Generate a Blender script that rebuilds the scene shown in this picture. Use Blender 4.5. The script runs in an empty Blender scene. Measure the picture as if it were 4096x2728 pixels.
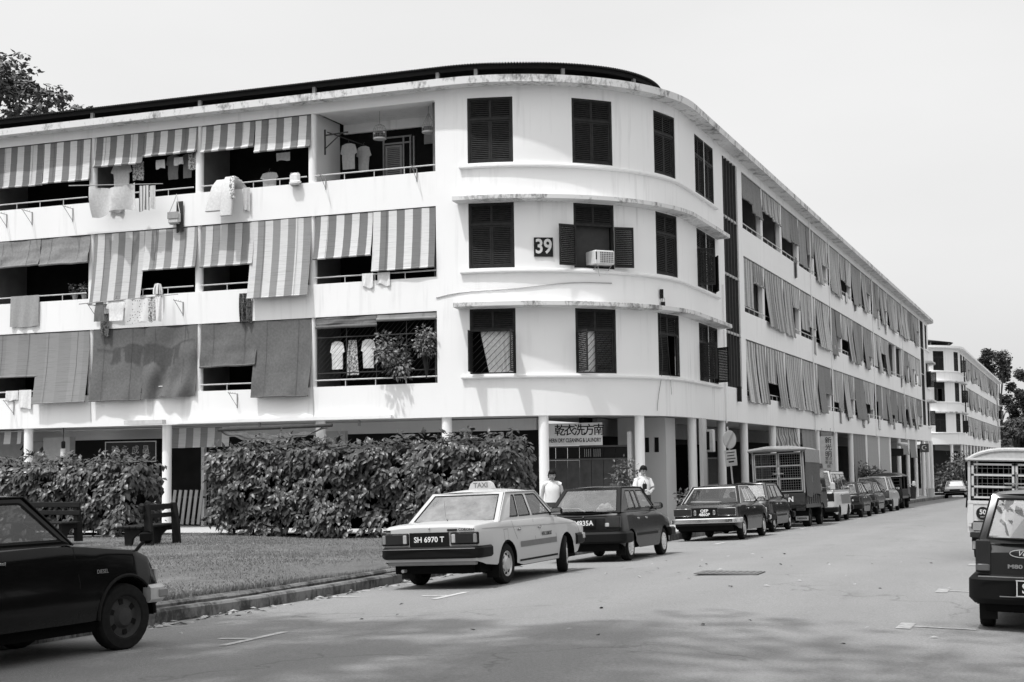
import bpy, bmesh, math, random
import numpy as np
from math import sin, cos, pi, radians, sqrt, atan2, hypot
from mathutils import Vector, Matrix, geometry
random.seed(7)
SC = bpy.context.scene
COL = SC.collection

# ------------------------------------------------------------------ camera
cam = bpy.data.cameras.new('camera')
cam.sensor_fit = 'HORIZONTAL'; cam.sensor_width = 36.0
cam.lens = 52.31; cam.clip_start = 0.1; cam.clip_end = 3000
camo = bpy.data.objects.new('camera', cam); COL.objects.link(camo)
_p, _r = 0.0829, 0.0143
_R = Vector((.9343, .3565, 0)); _F0 = Vector((-.3565, .9343, 0)); _Z = Vector((0, 0, 1))
_F = _F0*cos(_p) + _Z*sin(_p); _U = -_F0*sin(_p) + _Z*cos(_p)
_R2 = _R*cos(_r) - _U*sin(_r); _U2 = _R*sin(_r) + _U*cos(_r)
_m = Matrix((_R2, _U2, -_F)).transposed().to_4x4(); _m.translation = (11.711, -40.52, 1.75)
camo.matrix_world = _m
SC.camera = camo

# ------------------------------------------------------------------ sky, sun, exposure
SUN_EL = radians(66.0); SUN_AZ = atan2(-.425, -.905)     # direction towards the sun in plan (x=sin, y=cos)
W = bpy.data.worlds.new('World'); SC.world = W; W.use_nodes = True
_n = W.node_tree; _n.nodes.clear()
_o = _n.nodes.new('ShaderNodeOutputWorld'); _b = _n.nodes.new('ShaderNodeBackground')
_s = _n.nodes.new('ShaderNodeTexSky'); _s.sky_type = 'NISHITA'; _s.sun_disc = False
_s.sun_elevation = SUN_EL; _s.sun_rotation = SUN_AZ; _s.altitude = 0; _s.air_density = 1.0; _s.dust_density = 9.0; _s.ozone_density = 1.0
_bw = _n.nodes.new('ShaderNodeRGBToBW')                  # black and white film: no hue anywhere
# thin high haze with faint cloud texture: evens out the clear-sky gradient
_tc = _n.nodes.new('ShaderNodeTexCoord'); _mp = _n.nodes.new('ShaderNodeMapping'); _mp.inputs['Scale'].default_value = (1.2, 1.2, 3.5)
_nz = _n.nodes.new('ShaderNodeTexNoise'); _nz.inputs['Scale'].default_value = 1.6; _nz.inputs['Detail'].default_value = 5
_mr = _n.nodes.new('ShaderNodeMapRange'); _mr.inputs['From Min'].default_value = .3; _mr.inputs['From Max'].default_value = .7
_mr.inputs['To Min'].default_value = 9.1; _mr.inputs['To Max'].default_value = 10.2
_mx = _n.nodes.new('ShaderNodeMix'); _mx.data_type = 'FLOAT'; _mx.inputs[0].default_value = .5
_n.links.new(_s.outputs[0], _bw.inputs[0]); _n.links.new(_tc.outputs['Generated'], _mp.inputs[0]); _n.links.new(_mp.outputs[0], _nz.inputs['Vector'])
_n.links.new(_nz.outputs[0], _mr.inputs[0]); _n.links.new(_bw.outputs[0], _mx.inputs[2]); _n.links.new(_mr.outputs[0], _mx.inputs[3])
_n.links.new(_mx.outputs[0], _b.inputs[0]); _b.inputs[1].default_value = .15
_n.links.new(_b.outputs[0], _o.inputs[0])
sun = bpy.data.lights.new('sun', 'SUN'); sun.energy = 3.0; sun.angle = radians(1.6); sun.color = (1, 1, 1)
suno = bpy.data.objects.new('sun', sun); COL.objects.link(suno)
_d = Vector((cos(SUN_EL)*sin(SUN_AZ), cos(SUN_EL)*cos(SUN_AZ), sin(SUN_EL)))
suno.rotation_euler = _d.to_track_quat('Z', 'Y').to_euler(); suno.location = (0, -60, 40)
SC.view_settings.view_transform = 'Standard'; SC.view_settings.look = 'None'
SC.view_settings.exposure = 0.0; SC.view_settings.gamma = 1.0
SC.cycles.max_bounces = 7; SC.cycles.transparent_max_bounces = 16

# ------------------------------------------------------------------ materials (all grey: the film saw no colour)
MATS = {}
class NT:
    def __init__(s, name):
        s.m = bpy.data.materials.new(name); s.m.use_nodes = True; s.t = s.m.node_tree; s.t.nodes.clear()
        s.out = s.n('OutputMaterial')
    def n(s, typ, **kw):
        x = s.t.nodes.new('ShaderNode'+typ)
        for k, v in kw.items():
            if k in x.inputs: x.inputs[k].default_value = v
            else: setattr(x, k, v)
        return x
    def l(s, a, b): s.t.links.new(a, b)
    def math(s, op, a, b=None, c=None):
        x = s.n('Math', operation=op)
        for i, q in enumerate((a, b, c)):
            if q is None: continue
            if isinstance(q, (int, float)): x.inputs[i].default_value = q
            else: s.l(q, x.inputs[i])
        return x.outputs[0]
    def noise(s, scale, detail=4, vec=None, rough=.55):
        x = s.n('TexNoise'); x.inputs['Scale'].default_value = scale; x.inputs['Detail'].default_value = detail; x.inputs['Roughness'].default_value = rough
        if vec is not None: s.l(vec, x.inputs['Vector'])
        return x.outputs[0]
    def coords(s, kind='Object', scale=None, rot=None):
        o = s.n('TexCoord').outputs[kind]
        if scale or rot:
            m = s.n('Mapping')
            if scale: m.inputs['Scale'].default_value = scale
            if rot: m.inputs['Rotation'].default_value = rot
            s.l(o, m.inputs[0]); o = m.outputs[0]
        return o
    def ramp(s, fac, stops):
        r = s.n('ValToRGB'); e = r.color_ramp.elements
        while len(e) < len(stops): e.new(.5)
        for q, (p, v) in zip(e, stops): q.position = p; q.color = (v, v, v, 1)
        s.l(fac, r.inputs[0]); return r.outputs[0]
    def mix(s, f, a, b, blend='MIX'):
        x = s.n('MixRGB', blend_type=blend)
        for i, q in enumerate((f, a, b)):
            if isinstance(q, (int, float)): x.inputs[i].default_value = q if i == 0 else (q, q, q, 1)
            else: s.l(q, x.inputs[i])
        return x.outputs[0]
    def bsdf(s, col, rough=.6, metal=0, spec=.5, bump=None, bstr=.3, bdist=.02, coat=0, sub=None):
        b = s.n('BsdfPrincipled')
        for k, q in (('Base Color', col), ('Roughness', rough), ('Metallic', metal), ('Specular IOR Level', spec), ('Coat Weight', coat)):
            if isinstance(q, (int, float)): b.inputs[k].default_value = (q, q, q, 1) if k == 'Base Color' else q
            else: s.l(q, b.inputs[k])
        if coat: b.inputs['Coat Roughness'].default_value = .04
        if bump is not None:
            bp = s.n('Bump'); bp.inputs['Strength'].default_value = bstr; bp.inputs['Distance'].default_value = bdist
            s.l(bump, bp.inputs['Height']); s.l(bp.outputs[0], b.inputs['Normal'])
        s.l(b.outputs[0], s.out.inputs[0]); return b
def mat(name, v, rough=.6, metal=0, spec=.5, var=.12, scale=6, bump=.0, coat=0):
    """plain grey with a little mottling"""
    key = name
    if key in MATS: return MATS[key]
    if spec == .5 and v < .12 and rough > .3: spec = .08      # low sheen keeps the bright sky from greying dark surfaces
    t = NT(name); c = t.coords()
    nz = t.noise(scale, 5, c)
    col = t.ramp(nz, [(.25, max(0, v*(1-var))), (.75, min(1, v*(1+var)))])
    b = t.noise(scale*8, 3, c) if bump else None
    t.bsdf(col, rough, metal, spec, b, bump or .1, .01, coat)
    MATS[key] = t.m; return t.m

def m_plaster(name, v, dirt=.25, streak=1.0):
    if name in MATS: return MATS[name]
    t = NT(name); c = t.coords()
    big = t.noise(.35, 4, c); fine = t.noise(30, 3, c)
    st = t.noise(1.0, 5, t.coords(scale=(5, 5, .35)))
    k = t.ramp(st, [(.52, 0), (.76, 1)])
    k2 = t.ramp(big, [(.45, 0), (.75, 1)])
    d = t.math('MULTIPLY', k, k2); d = t.math('MULTIPLY', d, dirt*streak)
    base = t.ramp(big, [(.2, v*.95), (.8, min(.95, v*1.03))])
    sp = t.ramp(t.noise(3.2, 6, c, .7), [(.70, 0), (.80, 1)])
    d2 = t.math('ADD', d, t.math('MULTIPLY', sp, dirt*.35))
    col = t.mix(d2, base, v*.42)
    t.bsdf(col, .85, 0, .2, fine, .12, .01)
    MATS[name] = t.m; return t.m
def m_stained(name, v, thr=.5):
    """concrete ledges with black mould"""
    if name in MATS: return MATS[name]
    t = NT(name); c = t.coords()
    a = t.noise(1.3, 6, c, .7); b = t.noise(9, 5, t.coords(scale=(1, 1, .5)), .7)
    k = t.ramp(t.math('ADD', t.math('MULTIPLY', a, .6), t.math('MULTIPLY', b, .4)), [(thr, 0), (thr+.12, 1)])
    col = t.mix(t.math('MULTIPLY', k, .85), v, v*.16)
    t.bsdf(col, .9, 0, .15, b, .3, .01); MATS[name] = t.m; return t.m
def m_blind(name, light, dark, width, gap=True, fade=.5):
    """vertical stripes along local x, split-bamboo lines along local z"""
    if name in MATS: return MATS[name]
    t = NT(name); c = t.coords(); s = t.n('SeparateXYZ'); t.l(c, s.inputs[0])
    inf = t.n('ObjectInfo')
    x = t.math('ADD', s.outputs[0], t.math('MULTIPLY', inf.outputs['Random'], width*2))
    m = t.math('PINGPONG', x, width)
    f = t.math('GREATER_THAN', m, width*.5)
    col = t.mix(f, light, dark)
    ln = t.noise(1, 4, t.coords(scale=(1.2, 1, 60)), .7)
    k = t.ramp(ln, [(.30, .62), (.48, 1), (.62, 1), (.8, .8)])
    col = t.mix(1.0, col, k, 'MULTIPLY')
    age = t.ramp(inf.outputs['Random'], [(0, .78), (1, 1.0)])
    col = t.mix(1.0, col, age, 'MULTIPLY')
    wv = t.n('TexWave', bands_direction='Z', wave_profile='SIN'); wv.inputs['Scale'].default_value = 24; t.l(c, wv.inputs['Vector'])
    b = t.bsdf(col, .75, 0, .25, wv.outputs['Fac'] if 'Fac' in wv.outputs else wv.outputs[1], .25, .006)
    MATS[name] = t.m; return t.m
def m_cloth(name, v, var=.1, kind=None, v2=.2):
    if name in MATS: return MATS[name]
    t = NT(name); c = t.coords()
    nz = t.noise(14, 4, c)
    col = t.ramp(nz, [(.3, v*(1-var)), (.7, min(.95, v*(1+var)))])
    if kind == 'dots':
        vo = t.n('TexVoronoi'); vo.inputs['Scale'].default_value = 11; vo.inputs['Randomness'].default_value = .45; t.l(c, vo.inputs['Vector'])
        f = t.math('LESS_THAN', vo.outputs['Distance'], .2); col = t.mix(f, col, v2)
    if kind == 'stripes':
        s = t.n('SeparateXYZ'); t.l(c, s.inputs[0])
        f = t.math('GREATER_THAN', t.math('PINGPONG', s.outputs[0], .06), .034); col = t.mix(f, col, v2)
    if kind == 'batik':
        f = t.ramp(t.noise(16, 5, c, .75), [(.47, 0), (.53, 1)]); col = t.mix(f, col, v2)
    t.bsdf(col, .85, 0, .2, t.noise(50, 3, c), .15, .004); MATS[name] = t.m; return t.m
def m_paint(name, v, rough=.22, metal=.0, dust=.05):
    """car paint: clear coat over grey, dusty low down"""
    if name in MATS: return MATS[name]
    t = NT(name); c = t.coords(); s = t.n('SeparateXYZ'); t.l(c, s.inputs[0])
    low = t.ramp(s.outputs[2], [(.15, 1), (.55, 0)])
    d = t.math('MULTIPLY', t.math('ADD', low, .25), t.noise(7, 5, c))
    d = t.math('MULTIPLY', d, dust)
    col = t.mix(d, v, .32)
    r = t.math('ADD', rough, t.math('MULTIPLY', d, 1.2))
    t.bsdf(col, r, metal, .15, None, coat=.12); MATS[name] = t.m; return t.m
def m_glass(name, tint=.75, ior=1.6, dust=.05):
    """pane with a film of dust that catches the sun"""
    if name in MATS: return MATS[name]
    t = NT(name)
    fr = t.n('Fresnel'); fr.inputs['IOR'].default_value = ior
    tr = t.n('BsdfTransparent'); tr.inputs[0].default_value = (tint, tint, tint, 1)
    gl = t.n('BsdfGlossy'); gl.inputs['Roughness'].default_value = .015; gl.inputs[0].default_value = (.95, .95, .95, 1)
    mx = t.n('MixShader'); t.l(fr.outputs[0], mx.inputs[0]); t.l(tr.outputs[0], mx.inputs[1]); t.l(gl.outputs[0], mx.inputs[2])
    df = t.n('BsdfDiffuse'); df.inputs[0].default_value = (.62, .62, .62, 1)
    dn = t.ramp(t.noise(3.5, 5, t.coords(), .65), [(.25, dust*.55), (.75, min(1, dust*1.45))])
    m2 = t.n('MixShader'); t.l(dn, m2.inputs[0]); t.l(mx.outputs[0], m2.inputs[1]); t.l(df.outputs[0], m2.inputs[2])
    t.l(m2.outputs[0], t.out.inputs[0]); MATS[name] = t.m; return t.m
def m_asphalt(name, v):
    if name in MATS: return MATS[name]
    t = NT(name); c = t.coords()
    big = t.noise(.16, 5, c); mid = t.noise(1.1, 5, t.coords(scale=(1, .35, 1))); fine = t.noise(38, 6, c, .75); agg = t.n('TexVoronoi'); agg.inputs['Scale'].default_value = 70; t.l(c, agg.inputs['Vector'])
    col = t.ramp(big, [(.3, v*.86), (.7, v*1.1)])
    col = t.mix(.6, col, t.ramp(mid, [(.28, v*.66), (.72, v*1.25)]))
    col = t.mix(.55, col, t.ramp(fine, [(.3, v*.35), (.7, v*1.65)]))
    lane = t.n('SeparateXYZ'); t.l(c, lane.inputs[0])
    tr = t.ramp(t.math('PINGPONG', t.math('ADD', lane.outputs[0], .45), .95), [(.35, 1), (.75, 0)])
    col = t.mix(t.math('MULTIPLY', tr, .14), col, v*.55)
    vc = t.n('TexVoronoi', feature='DISTANCE_TO_EDGE'); vc.inputs['Scale'].default_value = .33
    wp = t.n('VectorMath', operation='ADD'); t.l(c, wp.inputs[0]); nv = t.n('TexNoise'); nv.inputs['Scale'].default_value = 1.7; nv.inputs['Detail'].default_value = 6; t.l(c, nv.inputs['Vector']); t.l(nv.outputs['Color'], wp.inputs[1]); t.l(wp.outputs[0], vc.inputs['Vector'])
    ck = t.ramp(vc.outputs['Distance'], [(0, 1), (.012, 0)]); ckm = t.ramp(t.noise(.3, 4, c), [(.5, 0), (.6, 1)])
    col = t.mix(t.math('MULTIPLY', t.math('MULTIPLY', ck, ckm), .6), col, v*.3)
    spk = t.ramp(t.noise(260, 2, c), [(.35, v*.5), (.65, v*1.6)]); col = t.mix(.3, col, spk)
    oil = t.ramp(t.noise(.55, 6, t.coords(scale=(1.5, .25, 1)), .7), [(.60, 0), (.72, 1)])
    col = t.mix(t.math('MULTIPLY', oil, .35), col, v*.5)
    t.bsdf(col, .95, 0, .1, agg.outputs[0], .35, .01); MATS[name] = t.m; return t.m
def m_grass(name, v):
    if name in MATS: return MATS[name]
    t = NT(name); c = t.coords()
    a = t.noise(.9, 5, c, .65); b = t.noise(22, 4, c, .7); p = t.ramp(t.noise(.5, 5, c, .6), [(.55, 0), (.72, 1)])
    col = t.ramp(b, [(.28, v*.35), (.72, v*1.7)])
    col = t.mix(.4, col, t.ramp(a, [(.3, v*.6), (.7, v*1.4)]))
    col = t.mix(t.math('MULTIPLY', p, .62), col, v*2.0)
    t.bsdf(col, .95, 0, .1, b, .8, .03); MATS[name] = t.m; return t.m
def m_leaf(name, v, gloss=.4):
    if name in MATS: return MATS[name]
    t = NT(name); inf = t.n('ObjectInfo'); c = t.coords()
    nz = t.noise(1.7, 3, c)
    col = t.ramp(nz, [(.3, v*.7), (.7, v*1.35)])
    k = t.ramp(inf.outputs['Random'], [(0, .75), (1, 1.2)])
    col = t.mix(1.0, col, k, 'MULTIPLY')
    b = t.bsdf(col, gloss, 0, .3)
    MATS[name] = t.m; return t.m

# ------------------------------------------------------------------ mesh helpers
class MB:
    """collects faces; obj() links them as one mesh object"""
    def __init__(s): s.v = []; s.f = []
    def add(s, vs, fs):
        b = len(s.v); s.v += [tuple(q) for q in vs]; s.f += [tuple(b+i for i in q) for q in fs]; return s
    def box(s, c, d, rz=0, M=None):
        hx, hy, hz = d[0]/2, d[1]/2, d[2]/2
        vs = [(x, y, z) for z in (-hz, hz) for y in (-hy, hy) for x in (-hx, hx)]
        if M is not None: vs = [tuple(M @ Vector(q)) for q in vs]
        elif rz: vs = [(x*cos(rz)-y*sin(rz), x*sin(rz)+y*cos(rz), z) for x, y, z in vs]
        vs = [(x+c[0], y+c[1], z+c[2]) for x, y, z in vs]
        return s.add(vs, [(0, 2, 3, 1), (4, 5, 7, 6), (0, 1, 5, 4), (2, 6, 7, 3), (0, 4, 6, 2), (1, 3, 7, 5)])
    def rbox(s, c, d, b=.02, rz=0):
        """box with chamfered vertical and top edges"""
        hx, hy, hz = d[0]/2, d[1]/2, d[2]/2; b = min(b, hx*.9, hy*.9, hz*.9)
        def ring(ix, iy, z):
            p = [(-ix+b, -iy), (ix-b, -iy), (ix, -iy+b), (ix, iy-b), (ix-b, iy), (-ix+b, iy), (-ix, iy-b), (-ix, -iy+b)]
            return [(x*cos(rz)-y*sin(rz)+c[0], x*sin(rz)+y*cos(rz)+c[1], z+c[2]) for x, y in p]
        R = [ring(hx-b, hy-b, -hz), ring(hx, hy, -hz+b), ring(hx, hy, hz-b), ring(hx-b, hy-b, hz)]
        vs = sum(R, []); fs = [tuple(range(7, -1, -1)), tuple(range(24, 32))]
        for k in range(3):
            for i in range(8): fs.append((k*8+i, k*8+(i+1) % 8, k*8+8+(i+1) % 8, k*8+8+i))
        return s.add(vs, fs)
    def quad(s, a, b, c, d): return s.add([a, b, c, d], [(0, 1, 2, 3)])
    def cyl(s, p0, p1, r0, r1=None, n=10, caps=True):
        r1 = r0 if r1 is None else r1
        p0 = Vector(p0); p1 = Vector(p1); ax = (p1-p0).normalized()
        u = ax.orthogonal().normalized(); w = ax.cross(u)
        vs = []
        for p, r in ((p0, r0), (p1, r1)):
            for i in range(n):
                a = 2*pi*i/n; vs.append(tuple(p+u*(r*cos(a))+w*(r*sin(a))))
        fs = [(i, (i+1) % n, n+(i+1) % n, n+i) for i in range(n)]
        if caps: fs += [tuple(range(n-1, -1, -1)), tuple(range(n, 2*n))]
        return s.add(vs, fs)
    def tube(s, pts, r, n=6):
        pts = [Vector(p) for p in pts]; vs = []; N = len(pts)
        u = None
        for k, p in enumerate(pts):
            ax = (pts[min(k+1, N-1)]-pts[max(k-1, 0)]).normalized()
            if u is None: u = ax.orthogonal().normalized()
            u = (u-ax*u.dot(ax)); u = u.normalized() if u.length > 1e-6 else ax.orthogonal().normalized()
            w = ax.cross(u); rr = r[k] if isinstance(r, (list, tuple)) else r
            for i in range(n):
                a = 2*pi*i/n; vs.append(tuple(p+u*(rr*cos(a))+w*(rr*sin(a))))
        fs = [(k*n+i, k*n+(i+1) % n, (k+1)*n+(i+1) % n, (k+1)*n+i) for k in range(N-1) for i in range(n)]
        fs += [tuple(range(n-1, -1, -1)), tuple(range((N-1)*n, N*n))]
        return s.add(vs, fs)
    def grid(s, fn, nu, nv, u0=0, u1=1, v0=0, v1=1):
        vs = [fn(u0+(u1-u0)*i/nu, v0+(v1-v0)*j/nv) for j in range(nv+1) for i in range(nu+1)]
        fs = [(j*(nu+1)+i, j*(nu+1)+i+1, (j+1)*(nu+1)+i+1, (j+1)*(nu+1)+i) for j in range(nv) for i in range(nu)]
        return s.add(vs, fs)
    def prism(s, poly, z0, z1, M=None):
        """poly in xy extruded z0..z1; M maps to place"""
        n = len(poly); vs = [(x, y, z0) for x, y in poly]+[(x, y, z1) for x, y in poly]
        if M is not None: vs = [tuple(M @ Vector(q)) for q in vs]
        fs = [tuple(range(n-1, -1, -1)), tuple(range(n, 2*n))]+[(i, (i+1) % n, n+(i+1) % n, n+i) for i in range(n)]
        return s.add(vs, fs)
    def lathe(s, prof, n=16, c=(0, 0, 0), M=None):
        vs = []
        for r, z in prof:
            for i in range(n):
                a = 2*pi*i/n; q = (r*cos(a), r*sin(a), z)
                if M is not None: q = tuple(M @ Vector(q))
                vs.append((q[0]+c[0], q[1]+c[1], q[2]+c[2]))
        fs = [(k*n+i, k*n+(i+1) % n, (k+1)*n+(i+1) % n, (k+1)*n+i) for k in range(len(prof)-1) for i in range(n)]
        return s.add(vs, fs)
    def mesh(s, name, m=None, ang=35):
        me = bpy.data.meshes.new(name); me.from_pydata(s.v, [], s.f); 
        if m is not None: me.materials.append(m)
        if ang is not None:
            me.polygons.foreach_set('use_smooth', [True]*len(me.polygons))
            me.set_sharp_from_angle(angle=radians(ang))
        me.update(); return me
    def obj(s, name, m, parent=None, loc=None, rz=None, ang=35):
        return link(name, s.mesh(name, m, ang), parent, loc, rz)
def link(name, me, parent=None, loc=None, rz=None):
    o = bpy.data.objects.new(name, me); COL.objects.link(o)
    if parent is not None: o.parent = parent
    if loc is not None: o.location = loc
    if rz is not None: o.rotation_euler = (0, 0, rz)
    return o
def tag(o, label, cat, group=None):
    o['label'] = label; o['category'] = cat
    if group: o['group'] = group
    return o
def empty(name, loc=(0, 0, 0), rz=0, label=None, cat=None, group=None):
    o = bpy.data.objects.new(name, None); COL.objects.link(o); o.location = loc; o.rotation_euler = (0, 0, rz)
    o.empty_display_size = .2
    if label: tag(o, label, cat, group)
    return o
def struct(o): o['kind'] = 'structure'; return o
def stuff(o): o['kind'] = 'stuff'; return o
def recalc(o):
    bm = bmesh.new(); bm.from_mesh(o.data); bmesh.ops.recalc_face_normals(bm, faces=bm.faces); bm.to_mesh(o.data); bm.free(); return o
def text_mesh(txt, size, extr=.004, offs=0.0, align='CENTER', sx=1.0, spacing=1.0, shear=0):
    cu = bpy.data.curves.new('t', 'FONT'); cu.body = txt; cu.size = size; cu.extrude = extr; cu.offset = offs
    cu.align_x = align; cu.align_y = 'CENTER'; cu.resolution_u = 3; cu.space_character = spacing; cu.shear = shear
    o = bpy.data.objects.new('t', cu); COL.objects.link(o)
    dg = bpy.context.evaluated_depsgraph_get(); dg.update()
    me = bpy.data.meshes.new_from_object(o.evaluated_get(dg))
    bpy.data.objects.remove(o); bpy.data.curves.remove(cu)
    me.transform(Matrix.Scale(sx, 4, (1, 0, 0)))
    return me
def text(txt, size, m, parent, M, name='lettering', **kw):
    """M places text drawn in its local xy plane (x right, y up, z out)"""
    me = text_mesh(txt, size, **kw); me.materials.clear(); me.materials.append(m)
    me.transform(M); me.name = name
    return link(name, me, parent)
def frame(o, right, out):
    """matrix: local x->right, z->out, y->up"""
    r = Vector(right).normalized(); n = Vector(out).normalized(); u = n.cross(r)
    M = Matrix((r, u, n)).transposed().to_4x4(); M.translation = Vector(o); return M
def arr_mesh(name, V, F, m):
    """fast mesh from numpy arrays of equal-sided faces"""
    me = bpy.data.meshes.new(name); k = F.shape[1]
    me.vertices.add(len(V)); me.vertices.foreach_set('co', V.astype(np.float32).ravel())
    me.loops.add(F.size); me.loops.foreach_set('vertex_index', F.astype(np.int32).ravel())
    me.polygons.add(len(F)); me.polygons.foreach_set('loop_start', (np.arange(len(F))*k).astype(np.int32)); me.polygons.foreach_set('loop_total', np.full(len(F), k, np.int32))
    me.update(calc_edges=True); me.materials.append(m); return me

WHITE = m_plaster('white_plaster', .86, .62)
CREAM = m_plaster('shop_plaster', .55, .4)
LEDGE = m_stained('stained_concrete', .68)
DARK = mat('dark_interior', .010, .9, var=.3, scale=2)  # near-black: darkness of the unlit rooms put into the colour
DIM = mat('dim_interior', .13, .9, var=.2, scale=2)  # white inner walls greyed, their shade put into the colour
BLACKM = mat('black_rubber', .012, .7, var=.2, spec=.2)
STEEL = mat('painted_steel', .55, .4, var=.15)
GREYP = mat('grey_metal', .30, .4, metal=.3)
CHROME = mat('chrome', .75, .12, metal=1.0, var=.04)
SHUT = mat('shutter_paint', .030, .6, var=.3, scale=9, spec=.12)
WOODD = mat('dark_wood', .05, .6, var=.3, scale=12)
PAINTW = mat('road_paint', .46, .85, var=.4, scale=14)
PAINTF = mat('worn_road_paint', .32, .9, var=.4, scale=14)
SIGNW = mat('sign_white', .62, .6, var=.1)
INK = mat('sign_ink', .02, .6, var=.1)
WIRE = mat('wire', .10, .6)
POLEB = mat('bamboo_pole', .30, .6, var=.25, scale=20)
# ------------------------------------------------------------------ ground
def zg(Y):                                   # the street falls gently away beyond the corner
    if Y < -18: return 0.0
    if Y < 130: return -.0135*(Y+18)
    return -.0135*148
def camber(X): return .096-.03*abs(X-6.8)
def zroad(X, Y): return zg(Y)+camber(X)
def kx(Y):                                   # road-side face of the kerb along the block
    P = [(-70, 1.1), (-30, 1.1), (-25.6, 1.4), (-22.8, 1.68), (-19, 1.72), (-3, 1.72), (60, 1.25), (92, 1.1), (400, 1.1)]
    for (a, b), (c, d) in zip(P, P[1:]):
        if Y <= c: return b+(d-b)*(Y-a)/(c-a)
    return 1.1
KZ = .14
YS = [-70, -55, -45, -38, -33, -30, -28, -26, -25, -24, -23, -22, -21, -20, -19, -18, -16, -14, -12, -10, -8, -6, -4, -2, 0, 3, 6, 10, 15, 20, 25, 30, 36, 42, 50, 58, 66, 74, 82, 90, 98, 106, 114, 122, 130, 150, 180, 220]
EARTH = m_grass('earth', .10)
def ground():
    m = MB(); ys = [-900, -300, -120]+YS+[300, 500, 900, 1500]; xs = [-1500, -400, -120, -60, -30, -10, 0, 7, 14, 30, 60, 120, 400, 1500]
    vs = [(x, y, zg(y)-.35) for y in ys for x in xs]; n = len(xs)
    fs = [(j*n+i, j*n+i+1, (j+1)*n+i+1, (j+1)*n+i) for j in range(len(ys)-1) for i in range(n-1)]
    m.add(vs, fs); struct(m.obj('ground', EARTH))
    ASPH = m_asphalt('asphalt', .24)
    m = MB(); xo = [0, .12, .3, .5, .7, .88, 1.0]
    vs = []
    for y in YS:
        a = kx(y)-.05; b = 12.55
        for t in xo: x = a+(b-a)*t; vs.append((x, y, zroad(x, y)))
    n = len(xo); fs = [(j*n+i, j*n+i+1, (j+1)*n+i+1, (j+1)*n+i) for j in range(len(YS)-1) for i in range(n-1)]
    m.add(vs, fs); struct(m.obj('road', ASPH))
    m = MB(); vs = []
    for y in YS: vs += [(12.54, y, zg(y)+KZ-.01), (26, y, zg(y)+KZ-.01)]
    m.add(vs, [(2*i, 2*i+1, 2*i+3, 2*i+2) for i in range(len(YS)-1)]); struct(m.obj('unseen_verge', m_plaster('pale_verge', .36, .5)))  # unseen ground, made pale to bounce light onto the long wing
    # cross street between the two blocks
    m = MB(); vs = []; ys = [95, 98, 101, 104, 107]; xs = [-80, -40, -10, 1.06]
    vs = [(x, y, zg(y)-.06) for y in ys for x in xs]
    m.add(vs, [(j*4+i, j*4+i+1, (j+1)*4+i+1, (j+1)*4+i) for j in range(4) for i in range(3)])
    struct(m.obj('side_road', ASPH))
    # footpath beside the long wing and round the corner
    PAV = m_plaster('paving_concrete', .46, .5)
    m = MB(); ys = [-9]+[y for y in YS if -8 <= y <= 90]
    rows = [(y, kx(y)-.13) for y in ys]
    vs = []
    for y, k in rows: vs += [(-3.2 if y > -5 else -.6, y, zg(y)+KZ), (k, y, zg(y)+KZ)]
    m.add(vs, [(2*i, 2*i+1, 2*i+3, 2*i+2) for i in range(len(rows)-1)])
    vs = [(x, y, zg(y)+KZ) for y in (-4.1, -2, 0, 3.2, 5) for x in (-40, -3.2)]
    m.add(vs, [(2*i, 2*i+1, 2*i+3, 2*i+2) for i in range(4)])
    struct(m.obj('footpath', PAV))
    m = MB(); ys = [113, 122, 130, 150, 180, 220]
    vs = []
    for y in ys: vs += [(-3.2, y, zg(y)+KZ), (.97, y, zg(y)+KZ)]
    m.add(vs, [(2*i, 2*i+1, 2*i+3, 2*i+2) for i in range(len(ys)-1)])
    struct(m.obj('footpath', PAV))
    # kerbs: cast stones one metre long
    KERB = m_stained('kerb_concrete', .20, .45)
    def kerb_run(name, xf, y0, y1, w, top, bot, step):
        root = None; i = 0; y = y0
        while y < y1-.01:
            ye = min(y+step, y1); a = xf(y); b = xf(ye); g = .008
            zz = zg((y+ye)/2); j = random.uniform(-.008, .008)
            q = MB()
            pr = [(-w, bot), (-w, top-.015), (-w+.015, top), (-.03, top), (0, top-.03), (.006, bot)]
            vs = [(a+px, y+g, zg(y)+pz+j) for px, pz in pr]+[(b+px, ye-g, zg(ye)+pz+j) for px, pz in pr]
            n = len(pr); q.add(vs, [tuple(range(n-1, -1, -1)), tuple(range(n, 2*n))]+[(k, (k+1) % n, n+(k+1) % n, n+k) for k in range(n)])
            if root is None: root = struct(q.obj(name, KERB))
            else: q.obj('kerb_stone', KERB, root)
            y = ye
        return root
    kerb_run('kerb', kx, -34, -13.0, .17, .10, -.35, 1.2)
    kerb_run('kerb', kx, -12.9, 92, .13, KZ+.004, -.35, 2.0)
    kerb_run('drain_kerb', lambda y: kx(y)-.40+max(0, (-22-y))*-.02, -34, -14.2, .13, .12, -.35, 1.5)
    kerb_run('kerb', lambda y: 12.67, -50, 92, .13, KZ, -.35, 3.0)
    # drain bed between the two kerbs
    m = MB(); ys = [y for y in YS if -38 <= y <= -12]
    vs = []
    for y in ys: vs += [(kx(y)-.45, y, zg(y)-.16), (kx(y)-.1, y, zg(y)-.16)]
    m.add(vs, [(2*i, 2*i+1, 2*i+3, 2*i+2) for i in range(len(ys)-1)]); struct(m.obj('drain_channel', mat('drain_dark', .02, .8, spec=.1)))  # near-black colour for the drain bed
    # lawn, rising a little away from the kerb
    LAWN = m_grass('lawn', .125)
    def zl(x, y):
        return zg(y)+.10+.05*sin(x*.7)*sin(y*.5+1)
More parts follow.
